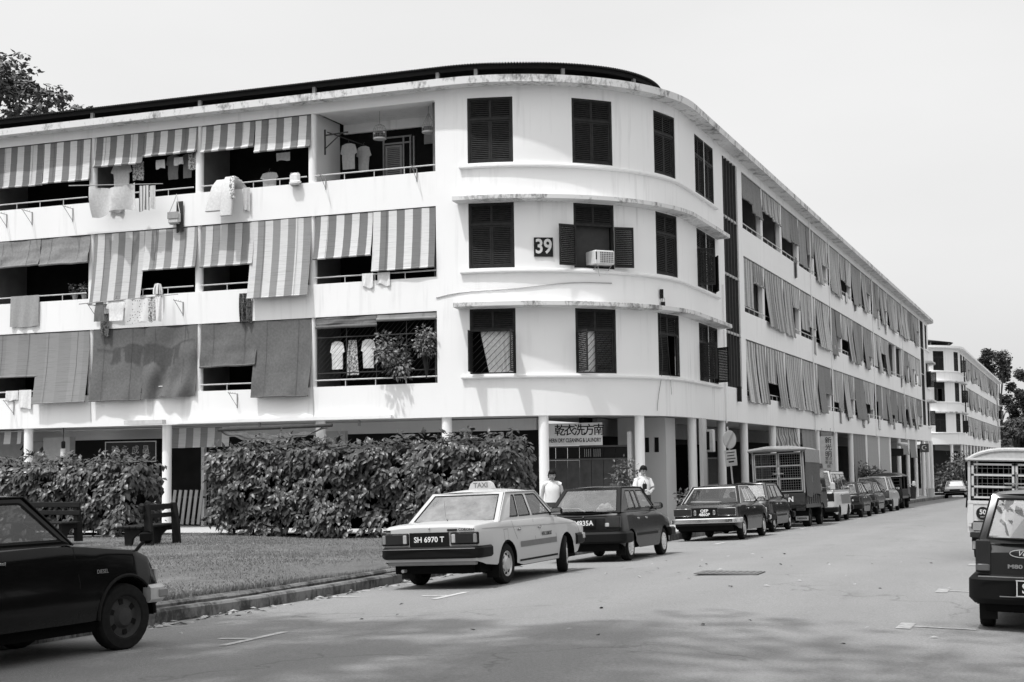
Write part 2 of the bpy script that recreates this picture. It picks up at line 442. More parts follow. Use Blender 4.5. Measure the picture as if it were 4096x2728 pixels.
    xs = list(np.linspace(-34, -.5, 36))+['k']; ys = [-60, -48, -40, -34]+list(np.arange(-32, -3.9, 1.0))+[-4.05]
    vs = []
    for y in ys:
        for x in xs:
            xx = kx(y)-.5+min(0, (-22-y))*0 - max(0, (-22-y))*.02 if x == 'k' else x
            vs.append((xx, y, zl(xx, y) if x != 'k' else zg(y)+.10))
    n = len(xs); m = MB(); m.add(vs, [(j*n+i, j*n+i+1, (j+1)*n+i+1, (j+1)*n+i) for j in range(len(ys)-1) for i in range(n-1)])
    struct(m.obj('lawn', LAWN))
    # blades
    rs = np.random.RandomState(3); N = 200000
    X = rs.uniform(-14, 1.2, N); Y = rs.uniform(-29, -4.3, N)
    kxs = np.array([kx(y) for y in Y])-.55
    ok = (X < kxs) & (X > -13.5+(-Y-4)*.35*0) & ~((X > -.6) & (Y > -9.2)); X = X[ok]; Y = Y[ok]; N = len(X)
    patch = np.sin(X*1.3+np.sin(Y*.9)*1.5)*np.sin(Y*1.1+X*.4)
    keep = rs.uniform(-1.3, .6, N) < patch; X = X[keep]; Y = Y[keep]; N = len(X)
    ye = rs.uniform(-29, -14.3, 9000); xe = np.array([kx(y) for y in ye])-.52-np.maximum(0, -22-ye)*.02-np.abs(rs.normal(0, .07, 9000))+.03
    N0 = N; X = np.concatenate([X, xe]); Y = np.concatenate([Y, ye]); N = len(X)
    Z = np.array([zl(a, b) for a, b in zip(X, Y)])-.005
    a = rs.uniform(0, 2*pi, N); h = rs.uniform(.012, .045, N); h[N0:] *= 2.2; w = rs.uniform(.004, .010, N); ln = rs.uniform(.0, .04, N); la = rs.uniform(0, 2*pi, N)
    V = np.zeros((N, 3, 3)); V[:, 0] = np.stack([X-np.cos(a)*w, Y-np.sin(a)*w, Z], 1); V[:, 1] = np.stack([X+np.cos(a)*w, Y+np.sin(a)*w, Z], 1); V[:, 2] = np.stack([X+ln*np.cos(la), Y+ln*np.sin(la), Z+h], 1)
    me = arr_mesh('grass', V.reshape(-1, 3), np.arange(3*N).reshape(-1, 3), m_leaf('grass_blade', .17, .7))
    stuff(tag(link('grass', me), 'short patchy grass on the lawn in front of the hedges', 'grass'))
    # parking-bay marks: thin painted sheets
    def mark(pts, name='bay_marking', pm=None):
        m = MB(); vs = [(x, y, zroad(x, y)+.006) for x, y in pts]; m.add(vs, [tuple(range(len(vs)))]); struct(m.obj(name, pm or PAINTW))
    for y in (-27.0, -21.9, -16.9, -11.6, -6.0, -.2, 5.2, 11.2, 17.3, 23.2, 29.2, 36.0):
        L = .55 if y > -26 else .62
        mark([(3.62, y-L), (3.72, y-L), (3.72, y+L), (3.62, y+L)])
        if y < -14: mark([(3.25, y-.05), (3.615, y-.05), (3.615, y+.05), (3.25, y+.05)])
        mark([(1.9, y-.04), (2.3, y-.04), (2.3, y+.04), (1.9, y+.04)])
    for y in (-24.3, -19.9, -14.0):
        mark([(9.82, y-.28), (9.97, y-.28), (9.97, y+.28), (9.82, y+.28)], pm=PAINTF)
        mark([(9.975, y-.05), (10.6, y-.05), (10.6, y+.05), (9.975, y+.05)], pm=PAINTF)
    # iron drain cover let into the road
    m = MB(); z = zroad(6.7, -18.4)
    m.box((6.7, -18.4, z+.002), (.95, .62, .012))
    d = tag(m.obj('drain_cover', mat('cast_iron', .15, .85, spec=.1)), 'dark iron drain cover let into the middle of the road', 'drain cover')
    for i in range(9):
        b = MB(); b.box((6.30+i*.1, -18.4, z+.010), (.06, .54, .006)); b.obj('bar', MATS['cast_iron'], d)
ground()
# ------------------------------------------------------------------ housing block
R0 = 5.8; ARC = R0*pi/2
A_, B1, T1, B2, T2, B3, T3, TOP = 3.2, 4.21, 6.36, 7.39, 9.53, 10.59, 12.76, 13.08
FL = [(B1, T1), (B2, T2), (B3, T3)]
class Path:
    """plan line of the facade: left wing, rounded corner, long wing, rounded far end"""
    def __init__(s, y1, dy=0): s.y1 = y1; s.dy = dy; s.s1 = ARC+(y1-2-R0); s.s2 = s.s1+pi
    def at(s, q, off=0, z=0):
        if q < 0: p = (q-R0, 0); n = (0, -1)
        elif q < ARC: a = q/R0; n = (sin(a), -cos(a)); p = (-R0+R0*n[0], R0+R0*n[1])
        elif q < s.s1: p = (0, R0+q-ARC); n = (1, 0)
        elif q < s.s2: a = (q-s.s1)/2; n = (cos(a), sin(a)); p = (-2+2*n[0], s.y1-2+2*n[1])
        else: p = (-2-(q-s.s2), s.y1); n = (0, 1)
        return (p[0]+n[0]*off, p[1]+n[1]*off+s.dy, z)
    def nrm(s, q):
        a = Vector(s.at(q, 0)); b = Vector(s.at(q, 1)); return b-a
    def tan(s, q):
        n = s.nrm(q); return Vector((-n.y, n.x, 0))
SR = lambda y: ARC+y-R0                      # path coordinate of a point on the long wing
SA = lambda deg: R0*radians(deg)
def shell(P, sb, zb, holes, th, m, name, parent, cap=True):
    """wall with rectangular holes, th thick"""
    sb = sorted(set(round(x, 4) for x in sb)); zb = sorted(set(round(x, 4) for x in zb))
    ns, nz = len(sb), len(zb)
    fill = [[True]*(nz-1) for _ in range(ns-1)]
    for i in range(ns-1):
        for j in range(nz-1):
            c, d = (sb[i]+sb[i+1])/2, (zb[j]+zb[j+1])/2
            if any(h[0] < c < h[1] and h[2] < d < h[3] for h in holes): fill[i][j] = False
    V = [P.at(s, 0, z) for s in sb for z in zb]+[P.at(s, -th, z) for s in sb for z in zb]; N = ns*nz
    I = lambda i, j, k=0: k*N+i*nz+j
    F = []
    for i in range(ns-1):
        for j in range(nz-1):
            if not fill[i][j]: continue
            F.append((I(i, j), I(i+1, j), I(i+1, j+1), I(i, j+1))); F.append((I(i, j, 1), I(i, j+1, 1), I(i+1, j+1, 1), I(i+1, j, 1)))
            if i == 0 or not fill[i-1][j]: F.append((I(i, j), I(i, j+1), I(i, j+1, 1), I(i, j, 1)))
            if i == ns-2 or not fill[i+1][j]: F.append((I(i+1, j), I(i+1, j, 1), I(i+1, j+1, 1), I(i+1, j+1)))
            if j == 0 or not fill[i][j-1]: F.append((I(i, j), I(i, j, 1), I(i+1, j, 1), I(i+1, j)))
            if j == nz-2 or not fill[i][j+1]: F.append((I(i, j+1), I(i+1, j+1), I(i+1, j+1, 1), I(i, j+1, 1)))
    q = MB(); q.add(V, F); return q.obj(name, m, parent, ang=25)
def sweep(P, sb, sec, m, name, parent, ang=30):
    """section [(off,z)] (closed) swept along the path"""
    sb = sorted(set(round(x, 4) for x in sb)); n = len(sec); V = []
    for s in sb: V += [P.at(s, o, z) for o, z in sec]
    F = [(k*n+i, k*n+(i+1) % n, (k+1)*n+(i+1) % n, (k+1)*n+i) for k in range(len(sb)-1) for i in range(n)]
    F += [tuple(range(n-1, -1, -1)), tuple(range((len(sb)-1)*n, len(sb)*n))]
    q = MB(); q.add(V, F); return recalc(q.obj(name, m, parent, ang=ang))
ARCS = [ARC*i/24 for i in range(25)]

def louvre_panel(q, M, w, h, fr=.05, pitch=.055, d=.035):
    """frame with tilted slats, local x 0..w, y 0..h (up), z out"""
    def bx(x0, x1, y0, y1, z0, z1, tilt=0):
        c = Vector(((x0+x1)/2, (y0+y1)/2, (z0+z1)/2))
        vs = []
        for z in (z0-c.z, z1-c.z):
            for y in (y0-c.y, y1-c.y):
                for x in (x0-c.x, x1-c.x):
                    yy = y*cos(tilt)-z*sin(tilt); zz = y*sin(tilt)+z*cos(tilt)
                    vs.append(tuple(M @ Vector((x+c.x, yy+c.y, zz+c.z))))
        q.add(vs, [(0, 2, 3, 1), (4, 5, 7, 6), (0, 1, 5, 4), (2, 6, 7, 3), (0, 4, 6, 2), (1, 3, 7, 5)])
    bx(0, fr, 0, h, -d/2, d/2); bx(w-fr, w, 0, h, -d/2, d/2); bx(fr, w-fr, 0, fr, -d/2, d/2); bx(fr, w-fr, h-fr, h, -d/2, d/2)
    n = max(2, int((h-2*fr)/pitch)); pp = (h-2*fr)/n
    for i in range(n):
        y = fr+pp*(i+.5); bx(fr, w-fr, y-pp*.48, y+pp*.48, -.005, .005, tilt=radians(-38))
def make_window(P, bld, s0, s1, z0, z1, opens=(0, 0), leafw=None, cols=2, body=True):
    """louvred shutter window; opens = swing angles of the left and right leaf in degrees"""
    a = Vector(P.at(s0, -.07)); b = Vector(P.at(s1, -.07)); r = (b-a); w = r.length; r.normalize()
    n = Vector((r.y, -r.x, 0)); zt = z0+(z1-z0)*.67; fr = .06
    M = frame(a+Vector((0, 0, z0)), r, n); h = z1-z0; ht = zt-z0
    q = MB()
    def bx(x0, x1, y0, y1, d0, d1):
        vs = [tuple(M @ Vector((x, y, z))) for z in (d0, d1) for y in (y0, y1) for x in (x0, x1)]
        q.add(vs, [(0, 2, 3, 1), (4, 5, 7, 6), (0, 1, 5, 4), (2, 6, 7, 3), (0, 4, 6, 2), (1, 3, 7, 5)])
    bx(0, fr, 0, h, -.05, .06); bx(w-fr, w, 0, h, -.05, .06); bx(fr, w-fr, h-fr, h, -.05, .06); bx(fr, w-fr, 0, fr*.7, -.05, .06); bx(fr, w-fr, ht-.03, ht+.03, -.05, .055)
    win = q.obj('window', SHUT, bld)
    if body:
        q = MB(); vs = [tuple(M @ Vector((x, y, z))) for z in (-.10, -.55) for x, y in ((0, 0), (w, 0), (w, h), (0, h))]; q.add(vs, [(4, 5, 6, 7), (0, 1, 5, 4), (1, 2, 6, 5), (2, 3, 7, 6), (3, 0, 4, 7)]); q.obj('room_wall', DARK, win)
    q = MB(); pw = (w-2*fr)/cols
    for i in range(cols): louvre_panel(q, M @ Matrix.Translation((fr+pw*i, ht+.03, .0)), pw, h-ht-.03-fr, .035)
    q.obj('transom_louvre', SHUT, win)
    lw = (w-2*fr)/2; lh = ht-.03-fr*.7-.01
    for k, (x, an) in enumerate(zip((fr, w-fr), opens)):
        q = MB(); T = Matrix.Translation((x-(.03 if an > 120 else 0)*(1 if k == 0 else -1), fr*.7+.005, .15 if an > 120 else .05 if an else .015)) @ Matrix.Rotation(radians(-an if k == 0 else an), 4, 'Y')
        if k == 1: T = T @ Matrix.Translation((-lw, 0, 0))
        louvre_panel(q, M @ T, lw-.006, lh, .05); q.obj('shutter', SHUT, win)
    return win, M, w, h

def roof_edge(s):                            # how far the sheet roof reaches past the wall line
    a = SA(46)
    if s < a: return .22
    t = min(1, (s-a)/(SR(10)-a)); t = t*t*(3-2*t); return .22-1.6*t

def build_block(name, label, dy, y1, nb, left_x, detail, solid_end=True):
    P = Path(y1, dy); bld = empty(name, (0, dy, 0), 0, label, 'building')
    class BP:                                # children are parented to an empty at the corner: local coordinates
        pass
    P.dy = 0
    ws = 14.9; we = ws+nb*4.12-.3
    wins = [(SA(6.9), SA(20.5), 'a'), (SA(38.3), SA(51.8), 'b'), (SA(69.5), SA(83.2), 'c'), (SR(7.55), SR(8.88), 'd'), (SR(8.92), SR(10.25), 'f')]
    slots = [(SR(11.65), SR(14.1))]
    ew = None
    if solid_end:
        slots.append((SR(we+.6), SR(we+3.2))); ew = (SR(we+4.4), SR(we+5.9)); wins.append((ew[0], ew[1], 'e'))
    zw = [(4.43, 6.36), (7.57, 9.53), (10.74, 12.72)]
    holes = []
    for z0, z1 in FL:
        holes.append((left_x+R0, -.34, z0, z1)); holes.append((SR(ws), SR(we), z0, z1))
    for z0, z1 in zw:
        for a, b, k in wins: holes.append((a, b, z0, z1))
    for a, b in slots: holes.append((a, b, 4.42, 12.78))
    sb = [left_x+R0-.01, -.34, 0]+ARCS+[SR(ws), SR(we), P.s1]+[P.s1+pi*i/8 for i in range(9)]+[P.s2+6]
    for a, b, k in wins: sb += [a, b]
    for a, b in slots: sb += [a, b]
    zb = [A_-.02, TOP]+[z for t in FL for z in t]+[z for t in zw for z in t]+[4.42, 12.78]
    shell(P, sb, zb, holes, .16, WHITE, 'wall', bld)
    # slabs: storey floors, roof slab with thin eaves
    base = [left_x+R0, 0]+ARCS+[SR(y1*.5), P.s1]+[P.s1+pi*i/8 for i in range(9)]+[P.s2+5]
    inn = [left_x+R0, 0]+ARCS+[SR(y1*.5), P.s1-2]
    for z in (A_, 6.42, 9.6): sweep(P, inn, [(-.17, z), (-.17, z+.12), (-5.0, z+.12), (-5.0, z)], mat('ceiling', .42, .9), 'floor_slab', bld)
    es = [left_x+R0, 0]+ARCS+[SR(y1*.5), P.s1]+[P.s1+pi*i/8 for i in range(9)]+[P.s2+5]
    sweep(P, [x for x in es if x <= SR(y1*.5)+1e-6 or True], [(-1.7, TOP), (.5, TOP-.03), (.5, TOP+.19), (-1.7, TOP+.22)], LEDGE if detail else WHITE, 'eaves_slab', bld)
    sweep(P, inn, [(-1.71, TOP+.02), (-1.71, TOP+.16), (-5.2, TOP+.16), (-5.2, TOP+.02)], DIM, 'roof_slab', bld)
    # window hoods and sills round the corner
    cs = [SA(90)*i/22 for i in range(23)]
    for z in ((9.54, 6.37) if True else ()):
        sweep(P, [SA(2.5)*.0+.35]+[c for c in cs if c > .4]+[SR(10.6)], [(-.02, z), (.40, z+.015), (.45, z+.03), (.45, z+.15), (.40, z+.16), (-.02, z+.17)], LEDGE, 'window_hood', bld)
    for z in (10.58, 7.42, 4.29):
        sweep(P, [.45]+[c for c in cs if c > .5]+[SR(10.5)], [(-.02, z), (.07, z), (.11, z+.03), (.11, z+.08), (.07, z+.1), (-.02, z+.1)], WHITE, 'sill_course', bld)
    if ew:
        for z in (9.54, 6.37): sweep(P, [ew[0]-.5, ew[1]+.2, P.s1]+[P.s1+pi*i/8 for i in range(1, 8)], [(-.02, z), (.55, z+.02), (.55, z+.15), (-.02, z+.17)], LEDGE, 'window_hood', bld)
        for z in (10.58, 7.42, 4.29): sweep(P, [ew[0]-.3, ew[1]+.1, P.s1]+[P.s1+pi*i/8 for i in range(1, 8)], [(-.02, z), (.11, z), (.11, z+.1), (-.02, z+.1)], WHITE, 'sill_course', bld)
    # columns between the bays, upper storeys
    def column(x, y, z0, z1, r, n=14, nm='column', m=WHITE):
        q = MB(); q.cyl((x, y, z0), (x, y, z1), r, r, n, False); return q.obj(nm, m, bld, ang=60)
    k = 0
    while -6.14-4.11*k > left_x:
        x = -6.14-4.11*k-.14
        for z0, z1 in FL:
            if k > 0: column(x, .16, z0-.02, z1+.02, .135)
            q = MB(); q.box((x, .16+.92, (z0+z1)/2), (.12, 1.6, z1-z0+.1)); q.obj('party_wall', WHITE if (z0 == B3 and k == 1) else DIM, bld)  # shaded bays take the grey copy, the open top bay stays white
        k += 1
    for i in range(nb):
        y = ws+4.12*i+3.97
        if i < nb-1:
            for z0, z1 in FL: 
                q = MB(); q.rbox((-.17, y, (z0+z1)/2), (.26, .26, z1-z0+.04), .05); q.obj('column', WHITE, bld)
        for z0, z1 in FL:
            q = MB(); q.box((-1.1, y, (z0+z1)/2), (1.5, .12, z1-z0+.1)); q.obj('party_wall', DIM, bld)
    # inner room fronts
    for z0, z1 in FL:
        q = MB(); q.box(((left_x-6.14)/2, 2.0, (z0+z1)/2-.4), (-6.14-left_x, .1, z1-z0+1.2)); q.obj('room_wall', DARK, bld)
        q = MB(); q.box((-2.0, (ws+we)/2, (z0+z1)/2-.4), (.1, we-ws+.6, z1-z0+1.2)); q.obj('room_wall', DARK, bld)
        # end wall of the loggia against the solid corner
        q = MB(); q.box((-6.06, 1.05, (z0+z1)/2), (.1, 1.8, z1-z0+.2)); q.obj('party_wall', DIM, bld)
    # stair slots: deep dark recess with upright fins and cross bars
    for a, b in slots:
        w = b-a; y0 = P.at(a)[1]
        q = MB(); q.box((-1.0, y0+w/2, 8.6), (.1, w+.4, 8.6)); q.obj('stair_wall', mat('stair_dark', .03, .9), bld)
        for i in range(5):
            q = MB(); q.box((-.12, y0+w*(i+.5)/5, 8.6), (.22, .07, 8.36)); q.obj('stair_fin', mat('fin_grey', .06, .7), bld)
        for z in (6.4, 8.5, 10.6):
            q = MB(); q.box((-.06, y0+w/2, z), (.10, w, .09)); q.obj('stair_bar', mat('fin_bar', .4, .7), bld)
        q = MB(); q.box((-.5, y0+w/2, 4.36), (.75, w, .1)); q.obj('stair_sill', DIM, bld)
    # windows
    OP = {('a', 0): (92, 88), ('b', 0): (88, 0), ('c', 0): (0, 25), ('d', 0): (88, 0), ('f', 0): (0, 55), ('a', 1): (0, 0), ('b', 1): (172, 172), ('c', 1): (0, 0), ('d', 1): (70, 0), ('f', 1): (0, 24)}
    if not detail: OP = {('d', 0): (80, 60), ('d', 1): (100, 100), ('b', 1): (100, 30), ('d', 2): (70, 0)}
    out = {}
    for f, (z0, z1) in enumerate(zw):
        for a, b, k in wins:
            op = OP.get((k, f), (0, 0))
            if k == 'e': op = [(0, 150), (150, 100), (0, 0)][f]
            if not detail and k == 'a': continue
            out[(k, f)] = make_window(P, bld, a, b, z0, z1, op, cols=2)
    # corrugated sheet roof on short posts above the eaves
    ROOF = mat('roof_sheet', .03, .8, var=.3, scale=3, spec=.15)
    if detail or True:
        smax = SR(y1-3); per = .085 if detail else .6; ss = []; s = max(left_x+R0, -24.5) if detail else left_x+R0
        s_fine = SR(9) if detail else 0
        while s < smax:
            ss.append(s); s += per/4 if s < s_fine else .9
        rows = [0, .35, .75, 1.0]; V = []
        for i, s in enumerate(ss):
            e = roof_edge(s); am = .028*sin(2*pi*s/per) if s < s_fine else 0
            for t in rows:
                o = e-(e+5.0)*t; V.append(P.at(s, o, 13.70+.16*(e-o)+am))
        n = len(rows)
        q = MB(); q.add(V, [(k*n+i, (k+1)*n+i, (k+1)*n+i+1, k*n+i+1) for k in range(len(ss)-1) for i in range(n-1)]); q.obj('roof', ROOF, bld, ang=None)
        bs = [left_x+R0+.1, -4, 0]+ARCS[:-4]+[SR(8), SR(10), SR(14)]+[SR(y) for y in range(20, int(y1-4), 8)]
        V = []; bs = sorted(bs)
        for s in bs:
            e = roof_edge(s)-.12; V += [P.at(s, o, z) for o, z in ((e, 13.56), (e, 13.665), (e-.07, 13.665), (e-.07, 13.56))]
        q = MB(); q.add(V, [(k*4+i, k*4+(i+1) % 4, k*4+4+(i+1) % 4, k*4+4+i) for k in range(len(bs)-1) for i in range(4)]); q.obj('roof_purlin', mat('roof_timber', .015, .9, spec=.1), bld)
        ps = [-22.6+R0, -18.5+R0, -14.35+R0, -10.2+R0, -6.0+R0, 1.0, 3.6, 6.2]
        for s in ps:
            if s < left_x+R0: continue
            e = roof_edge(s)-.15; t = P.tan(s); rz = atan2(t.y, t.x)
            q = MB(); c = P.at(s, e, 13.27+.15); q.box(c, (.1, .1, .30), rz); q.box((c[0], c[1], 13.30), (.2, .2, .09), rz); q.obj('roof_post', mat('roof_post', .16, .8), bld)
    # ground-floor columns
    def gz(y): return zg(y+dy)+KZ-.01
    gl = [-5.94, -10.17, -15.72, -21.15, -26.5, -32] if detail else [-5.94, -10.2]
    for x in gl:
        if x > left_x: column(x, .2, gz(0), A_, .15, 18, 'ground_column')
    for a in (28.5, 62): x, y, _ = P.at(SA(a), -.2); column(x, y, gz(y), A_, .15, 18, 'ground_column')
    y = 7.1; step = 5.52
    gy = [7.07, 11.3, 15.05, 20.57, 26.11, 31.43, 37.0, 42.6, 48.3, 54.0, 59.7, 65.4, 70.9, 76.3, 82.0, 85.8, 89.0]
    for y in gy:
        if y < y1-.3: column(-.2, y, gz(y), A_, .15, 14, 'ground_column')
    # shop fronts set back behind the columns
    q = MB(); q.box(((left_x-4)/2, 3.0, A_/2-.6), (-4-left_x, .12, A_+1.4)); q.obj('shop_wall', mat('shop_dark', .014, .9, var=.4, scale=1.2), bld)  # near-black carries the arcade shade in its colour
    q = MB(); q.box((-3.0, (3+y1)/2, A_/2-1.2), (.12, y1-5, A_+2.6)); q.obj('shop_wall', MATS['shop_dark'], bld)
    # fascia beams over the shop fronts
    q = MB(); q.box(((left_x-4)/2, 2.7, 2.99), (-4-left_x, .16, .36)); q.obj('shop_beam', CREAM, bld)
    q = MB(); q.box((-2.7, (3+y1)/2, 2.9), (.16, y1-6, .55)); q.obj('shop_beam', mat('beam_grey', .2, .9), bld)
    return bld, P, out
BLD, PM, WIN = build_block('apartment_block', 'four storey white apartment block with rounded corner, shuttered windows and striped blinds', 0, 89.5, 16, -31.0, True)
FAR, PF, WINF = build_block('apartment_block', 'distant white apartment block beyond the side road, its rounded corner facing us', 115.2, 86, 15, -12.0, False)
# ------------------------------------------------------------------ blinds
BS = [m_blind('blind_stripe_a', .70, .20, .27), m_blind('blind_stripe_b', .62, .27, .27), m_blind('blind_stripe_c', .55, .30, .22), m_blind('blind_plain', .30, .27, .5)]
CANV = m_cloth('canvas_grey', .13, .15); CANV2 = m_cloth('canvas_light', .22, .15)
def blind(loc, rz, w, h, m, full=2.3, out=.08, name='bamboo_blind', wav=.012, thick=.008, roll=True, drape=0.0, nx=10, cords=True, seed=0, freq=5):
    """hangs from its top edge: local x along the width, -y outwards, z down from 0"""
    rr = random.Random(seed); q = MB(); nz = 8 if not drape else 16; ph = rr.uniform(0, 6); sk = rr.uniform(-.03, .03)
    def f(u, v, d=0):
        x = u*w; z = -v*h-(sk*u*v); o = out*v**1.6+wav*sin(x*freq+ph+.6*v)*(.15+v)+.004*sin(v*23+ph)
        if drape: o += drape*(.25+v)*(sin(u*9+ph+v*3)*.5+.5*sin(u*19+v*7+ph)*v+.35*sin(v*11+u*5)); z += -drape*.6*abs(sin(u*5+1))*v
        return (x, -o-d, z)
    q.grid(lambda u, v: f(u, v, thick), nx, nz); b = len(q.v)
    q.grid(lambda u, v: f(1-u, v, 0), nx, nz)
    N = nx+1
    for j in range(nz):
        q.f.append((j*N, (j+1)*N, b+(j+1)*N+nx, b+j*N+nx)); q.f.append((j*N+nx, b+j*N, b+(j+1)*N, (j+1)*N+nx))
    for i in range(nx): q.f.append((nz*N+i, nz*N+i+1, b+nz*N+nx-i-1, b+nz*N+nx-i)); q.f.append((i, b+nx-i, b+nx-i-1, i+1))
    if roll:
        r = .022+.034*max(0, (full-h)/full)
        q.tube([f(i/6, 1, 0) for i in range(7)], r, 8)
    o = q.obj(name, m, None, loc, rz, ang=50)
    if cords:
        for u in (.22, .78): c = MB(); c.tube([f(u, .0, thick+.006), f(u, .5, thick+.008), f(u, 1, thick+.03)], .004, 4); c.obj('cord', WIRE, o)
    q = MB(); q.cyl((0, 0, 0), (w, 0, 0), .016, n=6); q.obj('head_rail', WOODD, o)
    return o
STOREY = ['second storey', 'third storey', 'top storey']
ORD = ['first', 'second', 'third', 'fourth', 'fifth', 'sixth', 'seventh', 'eighth', 'ninth', 'tenth', 'eleventh', 'twelfth', 'thirteenth', 'fourteenth', 'fifteenth', 'sixteenth']
def st_word(h): return 'rolled almost up' if h < .5 else 'rolled halfway up' if h < 1.6 else 'let right down'
# (storey, bay) -> (half away from corner, half near corner): drop, look, out
LB = {(2, 1): ((.85, 0, .10), (1.02, 0, .10)), (2, 2): ((.98, 0, .12), (.80, 0, .10)), (2, 3): ((1.38, 0, .10), (1.36, 0, .10)), (2, 4): ((1.3, 0, .1), (.9, 0, .1)),
      (1, 0): ((1.36, 0, .22), (1.84, 0, .16)), (1, 1): ((1.34, 1, .14), (2.46, 1, .30)), (1, 2): ((2.36, 1, .28), (1.32, 1, .16)), (1, 3): ((.88, 'c2', .16), (.88, 'c2', .16)), (1, 4): ((1.4, 1, .1), (2.3, 1, .25)),
      (0, 0): ((.28, 'c', .05), (.16, 3, .04)), (0, 1): ((1.36, 'c', .14), (2.36, 'c', .26)), (0, 2): ((2.32, 'c', .24), (2.26, 'cd', .2)), (0, 3): ((1.42, 3, .14), (2.36, 3, .28)), (0, 4): ((2.3, 3, .25), (1.2, 3, .1))}
for (f, k), pair in LB.items():
    x1 = -6.16-4.11*k-(0 if k == 0 else .10); x0 = -6.14-4.11*(k+1)+.04
    top = FL[f][1]-.02; mid = (x0+x1)/2+random.uniform(-.08, .08)
    for half, (h, look, out) in enumerate(pair):
        a, b = (x0, mid-.01) if half == 0 else (mid+.01, x1)
        if h > 2 and half == 1 and look != 'cd': a -= .12
        kind = {0: 'striped bamboo blind', 1: 'faded striped bamboo blind', 3: 'plain bamboo blind', 'c': 'dark canvas blind', 'c2': 'grey canvas blind', 'cd': 'crumpled dark canvas sheet'}[look]
        m = CANV if look in ('c', 'cd') else CANV2 if look == 'c2' else BS[look]
        o = blind((a, .03-.004*half, top), 0, b-a, h, m, out=out, wav=.015 if m in BS else .03, drape=.12 if look == 'cd' else (.035 if m not in BS else 0), nx=40 if look == 'cd' else 14, name='bamboo_blind' if m in BS else 'canvas_blind', roll=look != 'cd', seed=f*31+k*7+half)
        side = 'corner half' if half else 'far half'
        tag(o, f'{kind} {st_word(h)}, {STOREY[f]}, {ORD[k]} bay from corner wall, {side}', 'blind', 'blinds on the lawn side of the white block')
# long wing: two blinds in every bay
rb = random.Random(11)
FIX = {(2, 0): (.95, 1.25), (2, 1): (.85, .95), (2, 2): (1.32, 1.25), (2, 3): (2.0, 1.3), (2, 4): (2.35, 1.3), (2, 5): (2.4, 2.45), (2, 6): (1.3, 1.4), (1, 0): (1.85, .8), (1, 1): (2.3, 2.35), (1, 2): (2.35, .95), (1, 3): (1.75, 1.5), (1, 4): (2.3, 2.3), (0, 0): (2.35, 2.3), (0, 1): (1.4, 2.35), (0, 2): (2.3, 2.35), (0, 3): (2.3, 2.4)}
def wing_blinds(dy, nb, where, far):
    for i in range(nb):
        y0 = 14.9+4.12*i+(0 if i == 0 else -.02); y1 = y0+3.82
        look0 = rb.choice([0, 1, 1, 2, 2, 2, 3, 'c2'] if not far else [1, 2, 3])
        for f in range(3):
            pr = FIX.get((f, i)) if not far else None
            if pr is None: pr = tuple(rb.choice([2.3, 2.35, 2.4, 2.3, 1.3, 1.6, 1.0, 2.0]) for _ in range(2))
            look = look0 if rb.random() < .3 else rb.choice([1, 2, 2, 1, 2, 3] + (['c2'] if i > 3 else []))
            if f == 1 and not far and i in (11, 12): continue
            mid = (y0+y1)/2
            parts = [(y0+.02, mid-.01, pr[0]), (mid+.01, y1-.02, pr[1])]
            if far: parts = [(y0+.02, y1-.02, pr[0])]
            for half, (a, b, h) in enumerate(parts):
                m = CANV2 if look == 'c2' else BS[look]
                o = blind((-.05+.01*half, a+dy, FL[f][1]-.03), pi/2, b-a, h, m, out=.03+(.14 if h > 2.2 else 0)+rb.uniform(-.01, .04), wav=rb.choice([.015, .025, .04]), freq=rb.choice([7, 11, 15]), nx=18, cords=False, name='canvas_blind' if look == 'c2' else 'bamboo_blind', seed=i*97+f*11+half)
                kind = 'grey canvas blind' if look == 'c2' else 'plain bamboo blind' if look == 3 else 'striped bamboo blind'
                lab = f'{kind} {st_word(h)}, {STOREY[f]}, {ORD[i]} bay past stair slot'
                lab += ', distant block' if far else (', far half' if half else ', near half')
                tag(o, lab, 'blind', f'blinds {where}')
wing_blinds(0, 16, 'of the long street wing', False)
wing_blinds(115.2, 15, 'of the distant block', True)

# ------------------------------------------------------------------ railings on the parapets
for f, (b, t) in enumerate(FL):
    for k in range(5):
        x1 = -6.16-4.11*k-(0 if k == 0 else .26); x0 = -6.14-4.11*(k+1)+.02
        q = MB(); z = b+.2; q.cyl((x0, .02, z), (x1, .02, z), .022, n=8)
        for i in range(1, 4): q.cyl((x0+(x1-x0)*i/4, .02, b-.01), (x0+(x1-x0)*i/4, .02, z), .014, n=6)
        q.obj('parapet_rail', STEEL, BLD)
    for i in range(16):
        y0 = 14.9+4.12*i; q = MB(); z = b+.2
        q.cyl((-.04, y0, z), (-.04, y0+3.85, z), .022, n=6)
        for j in range(1, 4): q.cyl((-.04, y0+.95*j, b-.01), (-.04, y0+.95*j, z), .014, n=5)
        q.obj('parapet_rail', STEEL, BLD)

q = MB(); q.box((-8.18, 1.08, 12.80), (4.0, 1.75, .05)); q.obj('balcony_ceiling', WHITE, BLD)
q = MB(); q.box((-8.18, 1.9, 12.62), (4.0, .1, .30)); q.obj('balcony_beam', WHITE, BLD)
